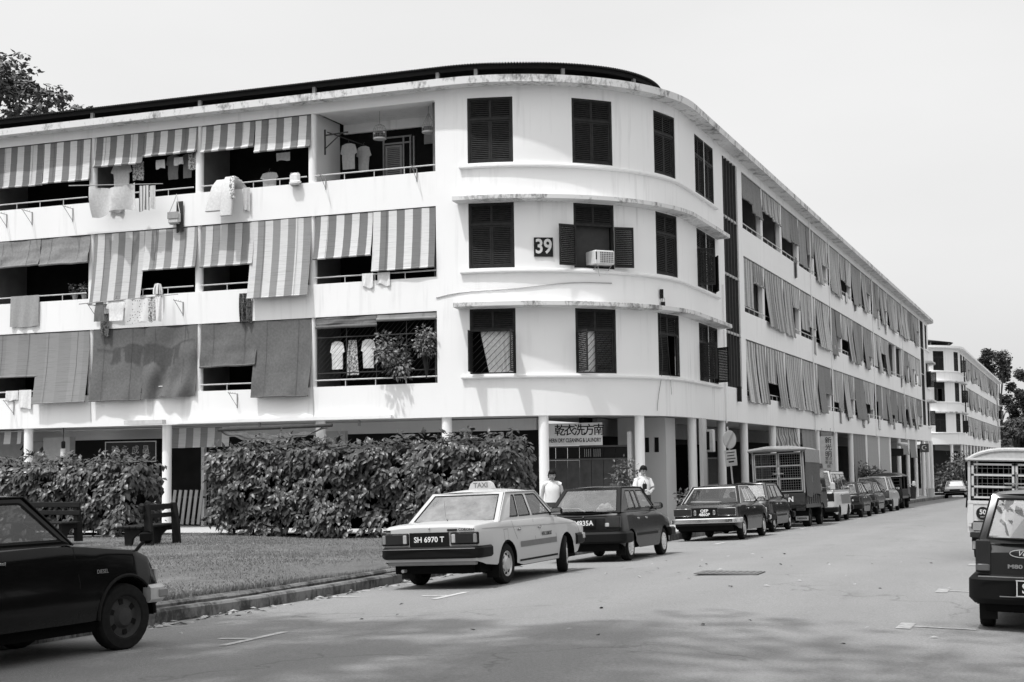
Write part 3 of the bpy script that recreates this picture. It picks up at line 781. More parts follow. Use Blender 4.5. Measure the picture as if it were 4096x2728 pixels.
# ------------------------------------------------------------------ washing and things on the balconies
def cloth(name, label, cat, x0, x1, z0, z1, y, m, fold=.03, rag=.03, freq=9, sag=0, skew=0, seed=1, slim=0, group=None):
    rr = random.Random(seed); w = x1-x0; h = z1-z0; ph = rr.uniform(0, 6); nx = 14; nz = 10; q = MB()
    def f(u, v, d):
        xx = (u-.5)*w*(1-slim*v)+skew*v; zz = -v*h-rag*v*sin(u*5+ph)-sag*sin(u*pi)*(1-v)
        o = fold*(.3+v)*sin(u*freq+ph+v*1.5)+fold*.4*sin(u*freq*2.3+v*3)
        return (xx, -o+d, zz)
    q.grid(lambda u, v: f(u, v, -.004), nx, nz); b = len(q.v); q.grid(lambda u, v: f(1-u, v, .004), nx, nz); N = nx+1
    for j in range(nz): q.f.append((j*N, (j+1)*N, b+(j+1)*N+nx, b+j*N+nx)); q.f.append((j*N+nx, b+j*N, b+(j+1)*N, (j+1)*N+nx))
    for i in range(nx): q.f.append((nz*N+i, nz*N+i+1, b+nz*N+nx-i-1, b+nz*N+nx-i)); q.f.append((i, b+nx-i, b+nx-i-1, i+1))
    return tag(q.obj(name, m, None, ((x0+x1)/2, y, z1), 0, ang=60), label, cat, group)
def shirt(label, x0, x1, z0, z1, y, m, rz=0, sleeve=.26, long=False, seed=2, trousers=False):
    w = x1-x0; h = z1-z0
    if trousers: out = [(-.30, 0), (.30, 0), (.5, -1), (.12, -1), (0, -.42), (-.12, -1), (-.5, -1)]
    elif long: out = [(-.16, 0), (-.08, -.04), (.08, -.04), (.16, 0), (.5, -.12), (.48, -.72), (.36, -.72), (.31, -.2), (.33, -1), (-.33, -1), (-.31, -.2), (-.36, -.72), (-.48, -.72), (-.5, -.12)]
    else: out = [(-.16, 0), (-.09, -.05), (.09, -.05), (.16, 0), (.38, -.06), (.5, -.38), (.37, -.43), (.33, -.2), (.34, -1), (-.34, -1), (-.33, -.2), (-.37, -.43), (-.5, -.38), (-.38, -.06)]
    q = MB(); poly = [(x*w, z*h) for x, z in out]
    M = Matrix(((1, 0, 0, 0), (0, 0, 1, 0), (0, 1, 0, 0), (0, 0, 0, 1)))
    bm = bmesh.new(); vs = [bm.verts.new((x, 0, z)) for x, z in poly]; fc = bm.faces.new(vs)
    bmesh.ops.triangulate(bm, faces=[fc]); bmesh.ops.subdivide_edges(bm, edges=bm.edges, cuts=3, use_grid_fill=True)
    r = bmesh.ops.extrude_face_region(bm, geom=bm.faces[:]); ex = [e for e in r['geom'] if isinstance(e, bmesh.types.BMVert)]
    for v in ex: v.co.y += .02
    ph = seed*1.7
    for v in bm.verts:
        t = -v.co.z/h; v.co.y += .02*t*sin(v.co.x/w*14+ph)+.012*sin(v.co.z/h*9+ph)
    bmesh.ops.recalc_face_normals(bm, faces=bm.faces)
    me = bpy.data.meshes.new('shirt'); bm.to_mesh(me); bm.free(); me.materials.append(m)
    for p in me.polygons: p.use_smooth = True
    me.set_sharp_from_angle(angle=radians(60))
    o = link('trousers' if trousers else 'shirt', me, None, ((x0+x1)/2, y, z1), rz)
    if not trousers:
        hk = MB(); hk.tube([(-.16*w, .01, -.03), (0, .01, .05), (.16*w, .01, -.03)], .006, 5); hk.tube([(0, .01, .05), (0, .01, .10), (.03, .01, .13)], .005, 5); hk.obj('hanger', WIRE, o)
    return tag(o, label, 'trousers' if trousers else 'shirt')
CW = m_cloth('cloth_white', .72); CG = m_cloth('cloth_grey', .33); CL = m_cloth('cloth_pale', .55); CD = m_cloth('cloth_dark', .05, .3); CM = m_cloth('cloth_mid', .16)
CDOT = m_cloth('cloth_dots', .66, .06, 'dots', .15); CST = m_cloth('cloth_stripes', .62, .06, 'stripes', .18); CBT = m_cloth('cloth_batik', .62, .06, 'batik', .14); CBD = m_cloth('cloth_batik_dark', .16, .2, 'batik', .03)
def pole(label, p0, p1, r=.018, m=POLEB):
    q = MB(); q.cyl(p0, p1, r, r*.7, 7); return tag(q.obj('laundry_pole', m), label, 'pole')
def bracket(x, zt, y0=0, out=.55, h=.45, lab=None):
    q = MB(); q.box((x, y0-.012, zt-h/2), (.03, .02, h)); q.tube([(x, y0, zt-.02), (x, y0-out, zt)], .012, 5); q.tube([(x, y0, zt-h+.02), (x, y0-out*.9, zt-.01)], .01, 5)
    for i in range(4): q.cyl((x, y0-out*(.25+.24*i), zt), (x, y0-out*(.25+.24*i), zt+.04), .006, n=4)
    return q.obj('pole_bracket', GREYP, BLD)
for x in (-22.0, -20.95, -19.3): bracket(x, 10.45)
for x in (-9.85, -6.75): bracket(x, 10.72, out=.4, h=.4)
for x, z in ((-18.3, 7.15), (-15.0, 7.1), (-21.6, 4.1), (-13, 4.1)): bracket(x, z)
pole('bamboo laundry pole under a sagging sheet at the top storey', (-19.0, -.62, 11.08), (-15.4, -.58, 10.86))
cloth('bed_sheet', 'pale bed sheet sagging from a pole below the top storey parapet', 'sheet', -18.2, -16.45, 10.05, 10.98, -.6, CL, .11, .10, 11, .10, .15, 3)
cloth('towel', 'striped towel pegged beside the sagging bed sheet', 'towel', -16.28, -15.92, 10.04, 10.86, -.58, CST, .02, seed=4)
cloth('towel', 'narrow plain pale towel pegged beside the striped towel', 'towel', -15.90, -15.68, 10.08, 10.84, -.57, CL, .02, seed=5)
cloth('cloth', 'small grey cloth hanging on the wall behind the bed sheet', 'cloth', -17.83, -17.28, 10.17, 10.60, -.05, CG, .02, seed=6)
# shoulder bag hung from the parapet
b = empty('shoulder_bag', (-15.24, -.16, 9.60), 0, 'pale shoulder bag hung by its strap from the top storey parapet', 'bag')
q = MB(); q.rbox((0, 0, .2), (.44, .16, .40), .06); q.obj('bag_body', CL, b)
q = MB(); q.rbox((0, -.09, .28), (.42, .02, .22), .01); q.obj('flap', CG, b)
q = MB(); q.tube([(-.2, 0, .38), (-.06, .06, .75), (.0, .12, 1.0), (.08, .06, .75), (.2, 0, .38)], .014, 6); q.obj('strap', CL, b)
cloth('dark_cloth', 'narrow black cloth hanging behind the shoulder bag', 'cloth', -15.22, -14.98, 9.36, 10.35, -.06, CD, .02, seed=8)
# folded mattress airing over the parapet
mt = empty('mattress', (-13.15, -.1, 10.6), 0, 'pale folded mattress with rolled mats airing over the top storey parapet', 'mattress')
def pad(pts, w, t, m, nm, sx=0):
    q = MB(); L = []; n = len(pts)
    for i, (y, z) in enumerate(pts):
        a = pts[max(0, i-1)]; c = pts[min(n-1, i+1)]; d = Vector((c[0]-a[0], c[1]-a[1])).normalized(); nn = Vector((-d.y, d.x))
        for dx, s in ((-w/2, -.5), (-w/2+.03, -1), (w/2-.03, -1), (w/2, -.5), (w/2, .5), (w/2-.03, 1), (-w/2+.03, 1), (-w/2, .5)):
            L.append((dx+sx*i/(n-1), y+nn.x*s*t/2, z+nn.y*s*t/2))
    q.add(L, [(k*8+i, k*8+(i+1) % 8, k*8+8+(i+1) % 8, k*8+8+i) for k in range(n-1) for i in range(8)]+[tuple(range(7, -1, -1)), tuple(range((n-1)*8, n*8))])
    return recalc(q.obj(nm, m, mt, ang=50))
pad([(.25, .05), (.1, .22), (-.08, .24), (-.22, .05), (-.32, -.35), (-.38, -.75)], .75, .13, m_cloth('pad_cloth', .55), 'pad', -.35)
pad([(.2, .12), (.05, .30), (-.12, .31), (-.3, .1), (-.42, -.35), (-.5, -.95)], .42, .12, CL, 'rolled_mat', .1)
pad([(.2, .18), (0, .36), (-.2, .33), (-.36, .05), (-.46, -.4)], .18, .07, CBT, 'quilt', .3)
cloth('cloth', 'pale cloth hanging beside the folded mattress', 'cloth', -12.75, -12.5, 9.85, 10.6, -.08, CL, .02, seed=9)
# indoor washing, top storey
ct = lambda nm, lab, x0, x1, z0, z1, y, m, s: cloth(nm, lab, 'cloth', x0, x1, z0, z1, y, m, .02, .02, seed=s)
shirt('pale grey shirt hanging inside the top storey, third bay from the solid corner wall', -18.03, -17.2, 11.05, 11.9, .3, CL, seed=1)
ct('towel', 'pale towel with dark printed bands inside the top storey', -17.17, -16.73, 11.25, 11.87, .3, CBT, 12)
ct('cloth', 'small white cloth pegged inside the top storey beside two dark garments', -16.26, -15.93, 11.57, 11.86, .3, CW, 13)
ct('cloth', 'small white cloth pegged in front of two dark garments, top storey', -15.55, -15.22, 11.63, 11.88, .28, CW, 14)
ct('cloth', 'white printed cloth pegged against the column, top storey third bay', -15.01, -14.6, 11.44, 11.95, .28, CBT, 15)
shirt('dark shirt hanging behind the small white cloths', -15.96, -15.41, 11.2, 12.0, .42, CM, seed=3)
shirt('dark shirt hanging next to the column behind a white printed cloth', -15.38, -14.9, 11.2, 12.0, .42, CM, seed=4)
shirt('patterned shirt hung low behind the rail, second bay of the top storey', -12.34, -11.69, 10.62, 11.1, .28, CG, seed=5)
ct('cloth', 'white bow shaped cloth pegged in the dark second bay', -12.0, -11.5, 11.53, 11.79, .7, CW, 17)
q = MB(); q.rbox((0, 0, 0), (.36, .16, .40), .07); q.rbox((.02, -.02, -.12), (.40, .2, .2), .07); tag(q.obj('pillow', CW, None, (-10.88, -.1, 10.72)), 'white pillow stuffed over the top storey rail beside the open balcony', 'pillow')
# open balcony at the top storey beside the corner
shirt('grey shirt hanging from a clothes bar in the open top balcony', -9.82, -9.22, 11.10, 11.92, .9, CG, seed=6)
shirt('grey shirt behind the other one in the open top balcony', -9.40, -8.88, 11.05, 11.86, 1.2, CG, seed=7)
q = MB(); q.box((-10.06, .35, 11.9), (.04, .05, .8)); q.tube([(-10.05, .35, 12.12), (-9.25, .35, 12.15)], .025, 6); q.tube([(-10.05, .35, 11.7), (-9.5, .35, 12.12)], .018, 6); q.tube([(-9.95, .3, 12.2), (-9.2, 1.3, 11.93)], .02, 6); q.obj('clothes_bracket', WOODD, BLD)
def louvre_door(x0, x1, z0, z1, y, parent):
    q = MB(); M = frame((x0, y, z0), (1, 0, 0), (0, -1, 0)); louvre_panel(q, M, x1-x0, z1-z0, .07, .06); return q.obj('louvre_door', mat('door_grey', .22, .7), parent)
louvre_door(-8.72, -8.14, 9.75, 11.96, 1.92, BLD)
for x in (-8.78, -8.08, -7.84, -7.72): q = MB(); q.box((x, 1.92, 10.95), (.05, .06, 2.5)); q.obj('door_post', mat('door_grey', .22, .7), BLD)
q = MB(); q.box((-8.3, 1.91, 12.02), (1.0, .05, .05)); q.box((-8.3, 1.91, 12.22), (1.0, .05, .05)); q.obj('door_head', MATS['door_grey'], BLD)
q = MB(); q.box((-6.9, 1.9, 12.2), (.9, .04, .6)); q.box((-6.9, 1.87, 12.2), (.8, .02, .5)); q.obj('picture_frame', MATS['door_grey'], BLD)
def cage(label, x, y, zt, kind):
    c = empty('bird_cage', (x, y, zt-.75), 0, label, 'bird cage')
    z0 = .0; H = .5 if kind == 0 else .62
    q = MB()
    for i in range(18):
        a = 2*pi*i/18; r = .2
        if kind == 0: pts = [(r*cos(a), r*sin(a), .08), (r*cos(a), r*sin(a), .38), (r*.75*cos(a), r*.75*sin(a), .48), (.02*cos(a), .02*sin(a), .54)]
        else: pts = [(r*cos(a), r*sin(a), .06), (r*cos(a)*.95, r*sin(a)*.95, .3), (.02*cos(a), .02*sin(a), .66)]
        q.tube(pts, .004, 4)
    for z in ((.1, .24, .38) if kind == 0 else (.1, .28)): q.tube([(.2*cos(t*pi/10), .2*sin(t*pi/10), z) for t in range(21)], .006, 4)
    q.obj('bars', POLEB, c)
    q = MB(); q.lathe([(.0, .05), (.19, .05), (.205, .06), (.205, .10), (.19, .11), (.0, .09)], 18); q.obj('tray', CL if kind else STEEL, c)
    q = MB(); q.tube([(0, 0, .54 if kind == 0 else .66), (0, 0, zt-(zt-.75)+.0), (0, 0, T3+.2-(zt-.75))], .005, 4); q.obj('hook', WIRE, c)
    for s in (-1, 1): q = MB(); q.lathe([(.0, -.03), (.03, -.02), (.035, .02), (.03, .03), (.0, .03)], 8, (.17*s, -.05, .25)); q.obj('feed_cup', SIGNW, c)
    q = MB(); q.lathe([(.0, -.05), (.025, -.03), (.03, .0), (.02, .04), (.0, .06)], 8, (.02, 0, .22)); q.obj('bird', CM, c)
cage('domed bird cage hanging in the open top balcony over the louvred door', -8.28, .6, 12.57, 0)
cage('tall tapering bird cage hanging in the open balcony against the corner wall', -6.62, .6, 12.62, 1)
# third storey
cloth('towel', 'large grey towel hung over the third storey rail, fourth bay from the solid corner wall', 'towel', -21.75, -20.6, 6.58, 7.62, -.06, CG, .025, .02, 16, seed=20)
pole('bamboo laundry pole carrying the dotted sheet below the third storey', (-18.55, -.62, 7.15), (-14.8, -.6, 7.27))
shirt('dark trousers on the pole beside the white tee shirt', -18.0, -17.56, 6.55, 7.2, -.6, CM, trousers=True)
shirt('white tee shirt stretched on the pole beside the dotted sheet', -17.52, -16.74, 6.54, 7.22, -.6, CW, seed=8)
cloth('bed_sheet', 'white sheet with dark dots on the pole below the third storey', 'sheet', -16.75, -15.92, 6.42, 7.21, -.61, CDOT, .03, .05, 6, .02, .0, 21)
cloth('towel', 'printed towel hanging beside the dotted sheet', 'towel', -15.90, -15.64, 6.45, 7.23, -.6, CBT, .02, seed=22)
cloth('cloth', 'twisted white cloth at the end of the pole with the dotted sheet', 'cloth', -15.6, -15.35, 6.47, 7.24, -.6, CW, .04, .03, 6, seed=23)
cloth('cloth', 'dark flowered cloth hanging below the dark trousers', 'cloth', -18.1, -17.76, 6.12, 6.85, -.1, CBD, .02, seed=24)
cloth('cloth', 'dark crumpled cloth hung on the wall below the second bay of the third storey', 'cloth', -12.88, -12.46, 6.33, 7.24, -.08, CBD, .05, .05, 14, seed=25)
q = MB()
for i in range(40):
    a = random.uniform(0, 2*pi); r = random.uniform(.05, .16); q.tube([(0, 0, .3), (r*.6*cos(a), r*.6*sin(a), .28), (r*cos(a), r*sin(a), .1), (r*cos(a), r*sin(a), -.05)], .022, 4)
tag(q.obj('mop', CW, None, (-15.9, -.08, 7.42)), 'white mop head drying on the third storey rail', 'mop')
cloth('cloth', 'white cloth over the third storey rail beside the corner, nearer the column', 'cloth', -8.6, -8.22, 7.2, 7.62, -.04, CW, .015, .05, seed=26)
cloth('cloth', 'white cloth over the third storey rail beside the corner, nearer the corner wall', 'cloth', -8.08, -7.66, 7.24, 7.62, -.04, CW, .015, .05, seed=27)
# second storey
cloth('towel', 'short white towel over the second storey rail', 'towel', -21.9, -21.4, 4.12, 4.45, -.05, CW, .015, seed=28)
cloth('towel', 'long white towel over the second storey rail', 'towel', -21.36, -20.85, 3.85, 4.46, -.06, CW, .015, seed=29)
shirt('white tee shirt on a hanger behind the second storey grille, beside the column', -9.80, -9.30, 4.74, 5.60, .13, CW, seed=9)
shirt('white tee shirt on a hanger behind the second storey grille, beside the leafy plants', -8.74, -8.24, 4.74, 5.62, .13, CW, seed=10)
shirt('batik trousers hanging between two white tee shirts', -9.26, -8.82, 4.55, 5.62, .15, CBT, trousers=True)
# second storey grille in the bay beside the corner
q = MB(); x0, x1 = -10.2, -6.16
for i in range(38):
    xa = x0-2.0+i*.17
    a = (max(x0, xa), 4.35+max(0, x0-xa)); b = (min(x1, xa+2.0), 4.35+min(2.0, x1-xa))
    if b[0] > a[0]+.05: q.tube([(a[0], .05, a[1]), (b[0], .05, b[1])], .0045, 4)
q.obj('window_grille', mat('grille_grey', .05, .6), BLD)
q = MB()
for z in (4.62, 5.72): q.cyl((x0, .06, z), (x1, .06, z), .018, n=6)
for i in range(5): q.cyl((x0+(x1-x0)*i/4, .06, 4.2), (x0+(x1-x0)*i/4, .06, 6.36), .014, n=6)
q.obj('grille_frame', MATS['grille_grey'], BLD)
# window grilles and curtains of the two lower corner windows
for key, cur in ((('a', 0), 1), (('b', 0), 0)):
    win, M, w, h = WIN[key]; q = MB()
    for i in range(14):
        xa = -1.3+i*.20; a = max(.06, xa); b = min(w-.06, xa+1.3)
        if b > a+.04: q.tube([tuple(M @ Vector((a, .05+a-xa, -.06))), tuple(M @ Vector((b, .05+b-xa, -.06)))], .008, 4)
    q.obj('grille', mat('grille_dark', .06, .6), win)
    q = MB()
    def cf(u, v):
        x = .08+u*(w-.16 if cur == 0 else w*.72)+(0 if cur == 0 else w*.15+.25*v*(1-u)); y = (h*.66)*(1-v*.97)
        return tuple(M @ Vector((x, y, -.10+.015*sin(u*40))))
    q.grid(cf, 40, 6); q.obj('curtain', m_cloth('curtain_lace', .78, .12), win)
# air conditioner in the open corner window
c = PM.at(SA(46.5), .12, 7.66); t = PM.tan(SA(46.5)); rz = atan2(t.y, t.x)
ac = empty('air_conditioner', c, rz, 'white window air conditioner jutting out of the open third storey corner window', 'air conditioner')
q = MB(); q.rbox((0, .1, .21), (.66, .62, .42), .02); q.obj('casing', mat('ac_white', .68, .45), ac)
q = MB(); q.box((.06, -.212, .21), (.46, .01, .33)); q.obj('coil', mat('ac_coil', .10, .6), ac)
q = MB()
for i in range(9): q.box((.06-.23+.0575*i, -.222, .21), (.012, .012, .33))
for i in range(7): q.box((.06, -.222, .045+.055*i), (.46, .012, .010))
q.obj('grille', MATS['ac_white'], ac)
q = MB(); q.box((-.29, -.212, .25), (.04, .01, .24)); q.obj('side_vent', INK, ac)
q = MB()
for s in (-.25, .25): q.tube([(s, .35, -.02), (s, -.15, -.02), (s, .2, -.25)], .014, 5)
q.obj('bracket', GREYP, ac)
q = MB(); q.tube([(-.12, 0, .0), (-.12, -.02, -.2), (-.08, -.02, -.34)], .012, 5); q.obj('drain_hose', STEEL, ac)
q = MB()
win, M, w, h = WIN[('b', 1)]; vs = [tuple(M @ Vector((x, y, -.12))) for x, y in ((.06, .04), (w-.06, .04), (w-.06, h*.67), (.06, h*.67))]; q.add(vs, [(0, 1, 2, 3)]); q.obj('board', mat('board_dark', .055, .7), win)
# block number plate
s = SA(29); c = Vector(PM.at(s, .03, 8.17)); n = PM.nrm(s); t = PM.tan(s); M = frame(c, t, n)
q = MB(); w_, h_ = .57, .57
vs = [tuple(M @ Vector((x, y, z))) for z in (-.03, 0) for x, y in ((-w_/2, -h_/2), (w_/2, -h_/2), (w_/2, h_/2), (-w_/2, h_/2))]
q.add(vs, [(3, 2, 1, 0), (4, 5, 6, 7), (0, 1, 5, 4), (1, 2, 6, 5), (2, 3, 7, 6), (3, 0, 4, 7)])
o = tag(q.obj('block_number_plate', INK), 'square black plate with white block number 39 on the corner wall', 'number plate')
text('39', .60, SIGNW, o, M @ Matrix.Translation((0, .0, .003)), 'lettering', offs=.014, sx=.86, extr=.003)
# cables and pipes on the facade
def cable(name, pts, r=.012, m=WIRE, parent=None): q = MB(); q.tube(pts, r, 5); return q.obj(name, m, parent or BLD)
pts = [PM.at(-.35+i*.42, .02, 6.75+.42*(i/13)**.8+.03*sin(i*.8)) for i in range(14)]
cable('conduit', pts, .014, GREYP)
pts = [PM.at(SA(72)-.1*sin(i*.5)-.02*i, .03, 6.85-i*.22) for i in range(17)]; cable('cable', pts, .007)
pts = [PM.at(SA(73)+.02*i, .03, 6.85-i*.2) for i in range(16)]; cable('cable', pts, .005)
q = MB(); q.box(PM.at(SA(71), .06, 6.95), (.1, .1, .28), .4); q.box(PM.at(SA(71.5), .07, 6.62), (.12, .1, .16), .4); q.obj('junction_box', INK, BLD)
q = MB(); q.box((.08, 13.2, 4.2), (.12, .2, .55)); q.obj('junction_box', INK, BLD)
for y in (11.1, 29.8, 35.4, 52.0, 68.0):
    q = MB(); q.cyl((.05, y, A_-.1), (.05, y, TOP-.05 if y > 20 else 8.0), .03, n=8); q.obj('downpipe', WHITE, BLD)
for x in (-18.6, -10.4): cable('earth_wire', [(x, -.01, 6.2), (x+.05, -.012, 5), (x+.1, -.012, 3.3)], .005, GREYP)
q = MB(); q.box((-11.4, -.1, 3.24), (7.6, .16, .10)); q.obj('gutter', WHITE, BLD)
q = MB(); q.box((-16.3, -.18, 3.27), (1.45, .22, .13)); q.obj('light_box', STEEL, BLD)
q = MB()
for x in (-24, -20, -15.8, -12.5, -9, -6.2): q.box((x, .5, 3.1), (.06, .06, .2))
q.tube([(-26, .5, 3.12), (-16, .5, 3.10), (-6, .5, 3.12)], .02, 5); q.obj('ceiling_conduit', GREYP, BLD)

# washing hung out of the long wing
rw = random.Random(19)
for n, (i, f, u) in enumerate([(2, 2, .7), (5, 1, .3), (6, 2, .4), (7, 2, .2), (3, 1, .8), (5, 0, .6), (6, 0, .3), (7, 0, .7), (8, 1, .5), (9, 0, .4), (10, 2, .6), (9, 2, .8), (11, 0, .3), (12, 1, .6), (13, 2, .3), (8, 0, .2)]):
    y0 = 14.9+4.12*i+3.8*u; zb = FL[f][0]; m = rw.choice([CW, CL, CG, CBT, CDOT, CM, CST]); w = rw.uniform(.35, .8); h = rw.uniform(.5, .95)
    kind = {CW: 'white', CL: 'pale', CG: 'grey', CBT: 'printed', CDOT: 'dotted', CM: 'dark', CST: 'striped'}[m]
    o = cloth('cloth', f'{kind} cloth hung over the {STOREY[f]} rail, {ORD[i]} bay past the stair slot', 'cloth', -w/2, w/2, zb+.22-h, zb+.22, 0, m, .03, .05, seed=200+n)
    o.location = (.06, y0, zb+.22); o.rotation_euler = (0, 0, pi/2)
# ------------------------------------------------------------------ vehicles
GLASS = m_glass('car_glass', .55, 1.7, .03); GLASSR = m_glass('rear_glass', .5, 1.8, .16); GLASST = m_glass('taxi_rear_glass', .5, 1.8, .30)
TYRE = mat('tyre', .014, .9, var=.3, scale=20, spec=.15); RUB = mat('trim_black', .004, .6, var=.2, spec=.18); INTER = mat('car_interior', .02, .9, spec=.1); SEAT = mat('car_seat', .05, .9, spec=.1)
LENSR = mat('tail_lens', .022, .2, spec=.4); LENSL = mat('lamp_lens', .42, .1, spec=.6); RIMS = mat('rim_silver', .52, .35, metal=.5); HUBW = mat('hubcap', .68, .4, metal=.1); RIMD = mat('rim_dark', .045, .6, spec=.2)
PLATEB = mat('plate_black', .012, .4); PLTXT = mat('plate_digits', .75, .5)
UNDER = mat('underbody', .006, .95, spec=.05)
def lerp(tab, y):
    if y <= tab[0][0]: return tab[0][1]
    for (a, b), (c, d) in zip(tab, tab[1:]):
        if y <= c: return b+(d-b)*(y-a)/(c-a) if c > a else d
    return tab[-1][1]
def bumper(hw, y0, d, z0, z1, wrap, m, name, par, sgn=-1, n=4):
    """bar across the end with wrapped corners; sgn -1 rear, +1 front"""
    pts = [(hw, y0-sgn*wrap)]
    for i in range(n+1): a = i/n*pi/2; pts.append((hw-.12+.12*cos(a), y0-sgn*.1+sgn*.1*sin(a)))
    for i in range(1, 4): pts.append((hw-.12-(hw-.12)*i/4, y0+sgn*.02*i/4))
    pts.append((0, y0+sgn*.025)); pts = pts+[(-x, y) for x, y in reversed(pts[:-1])]
    q = MB(); V = []; N = len(pts); b = (z1-z0)*.18
    for i, (x, y) in enumerate(pts):
        a = pts[max(0, i-1)]; c = pts[min(N-1, i+1)]; t = Vector((c[0]-a[0], c[1]-a[1])).normalized(); nn = Vector((t.y, -t.x))
        if nn.y*sgn < 0 and abs(t.x) > .3: nn = -nn
        if abs(t.x) <= .3: nn = Vector((1 if x > 0 else -1, 0))
        for o, z in ((-.03, z0+b*.5), (d-b, z0), (d, z0+b), (d, z1-b), (d-b, z1), (-.03, z1)): V.append((x+nn.x*o, y+nn.y*o, z))
    q.add(V, [(k*6+i, k*6+(i+1) % 6, k*6+6+(i+1) % 6, k*6+6+i) for k in range(N-1) for i in range(6)]+[tuple(range(5, -1, -1)), tuple(range((N-1)*6, N*6))])
    return recalc(q.obj(name, m, par, ang=40))
WHEEL = {}
def wheel_mesh(r, w, style):
    k = (r, w, style)
    if k in WHEEL: return WHEEL[k]
    Mx = Matrix.Rotation(pi/2, 4, 'Y')      # lathe axis -> +x
    rr = r*.64; q = MB()
    q.lathe([(rr*.97, -w/2+.01), (rr*1.05, -w/2), (r*.93, -w/2+.004), (r*.985, -w*.36), (r, -w*.25), (r, w*.25), (r*.985, w*.36), (r*.93, w/2-.004), (rr*1.05, w/2), (rr*.97, w/2-.01)], 28, M=Mx)
    ty = recalc_me(q.mesh('tyre', TYRE, 30))
    q = MB()
    if style == 'cap': q.lathe([(rr, w/2-.012), (rr*.97, w/2+.004), (rr*.8, w/2+.008), (rr*.55, w/2-.002), (rr*.4, w/2+.012), (0.001, w/2+.016)], 24, M=Mx); m = HUBW
    elif style == 'dark': q.lathe([(rr, w/2-.01), (rr*.95, w/2-.03), (rr*.85, w/2-.06), (rr*.55, w/2-.05), (rr*.4, w/2-.01), (.001, w/2)], 20, M=Mx); m = RIMD
    else: q.lathe([(rr, w/2-.008), (rr*.96, w/2-.004), (rr*.9, w/2-.03), (rr*.78, w/2-.035), (rr*.52, w/2-.012), (rr*.45, w/2+.006), (.001, w/2+.01)], 24, M=Mx); m = RIMS
    rim = recalc_me(q.mesh('rim', m, 35))
    q = MB()
    nsl = {'cap': 0, 'dark': 6, 'slot': 8, 'spoke3': 3}[style]
    if style == 'cap':
        for i in range(10): a = 2*pi*i/10; q.box((w/2+.007, rr*.68*cos(a), rr*.68*sin(a)), (.006, rr*.05, rr*.05))
    for i in range(nsl):
        a = 2*pi*(i+.5)/nsl
        if style == 'spoke3':
            for da in (-.3, 0, .3): q.box((w/2-.008, rr*.68*cos(a+da), rr*.68*sin(a+da)), (.02, rr*.26, rr*.26))
        else: q.box((w/2-(.033 if style == 'slot' else .058), rr*.70*cos(a), rr*.70*sin(a)), (.022, rr*.24, rr*.24), M=Matrix.Rotation(a, 3, 'X'))
    ho = q.mesh('rim_openings', RUB, 30)
    WHEEL[k] = (ty, rim, ho); return WHEEL[k]
def recalc_me(me):
    bm = bmesh.new(); bm.from_mesh(me); bmesh.ops.recalc_face_normals(bm, faces=bm.faces); bm.to_mesh(me); bm.free(); return me
def add_wheel(par, x, y, r, w, style, steer=0):
    ty, rim, ho = wheel_mesh(r, w, style)
    o = link('wheel', ty, par, (x, y, r)); o.rotation_euler = (random.uniform(0, 6), 0, (0 if x > 0 else pi)+steer)
    a = link('rim', rim, o); b = stuff(link('rim_openings', ho, o)); return o
def panel(poly, holes, f, trim=.022, rec=.008):
    """frame with holes in 2-D mapped by f(a,b,inset) ; returns frame MB, trim MBs, glass MBs"""
    fr = MB(); allp = [poly]+holes
    tri = geometry.tessellate_polygon([[Vector((x, y, 0)) for x, y in p] for p in allp]); pts = [p for q in allp for p in q]
    fr.add([f(x, y, 0) for x, y in pts], [tuple(t) for t in tri])
    tr, gl = [], []
    for h in holes:
        cx = sum(p[0] for p in h)/len(h); cy = sum(p[1] for p in h)/len(h)
        inn = []
        n = len(h)
        for i in range(n):
            p = Vector(h[i]); a = Vector(h[i-1]); b = Vector(h[(i+1) % n]); d1 = (p-a).normalized(); d2 = (b-p).normalized()
            n1 = Vector((-d1.y, d1.x)); n2 = Vector((-d2.y, d2.x))
            if n1.dot(Vector((cx, cy))-p) < 0: n1 = -n1
            if n2.dot(Vector((cx, cy))-p) < 0: n2 = -n2
            k = (n1+n2); k = k/max(.35, (1+n1.dot(n2))); inn.append(tuple(p+k*trim))
        t = MB(); t.add([f(x, y, -.003) for x, y in h]+[f(x, y, rec) for x, y in inn], [(i, (i+1) % n, n+(i+1) % n, n+i) for i in range(n)]); tr.append(t)
        g = MB(); g.add([f(x, y, rec) for x, y in inn], [tuple(range(n))]); gl.append(g)
    return fr, tr, gl
def rpoly(p, r=.04, n=3):
    """round the corners of a polygon"""
    out = []; N = len(p)
    for i in range(N):
        P = Vector(p[i]); a = Vector(p[i-1])-P; b = Vector(p[(i+1) % N])-P
        k = min(r, a.length*.45, b.length*.45); A = P+a.normalized()*k; B = P+b.normalized()*k
        for j in range(n+1): t = j/n; out.append(tuple(A*(1-t)**2+P*2*t*(1-t)+B*t*t))
    return out
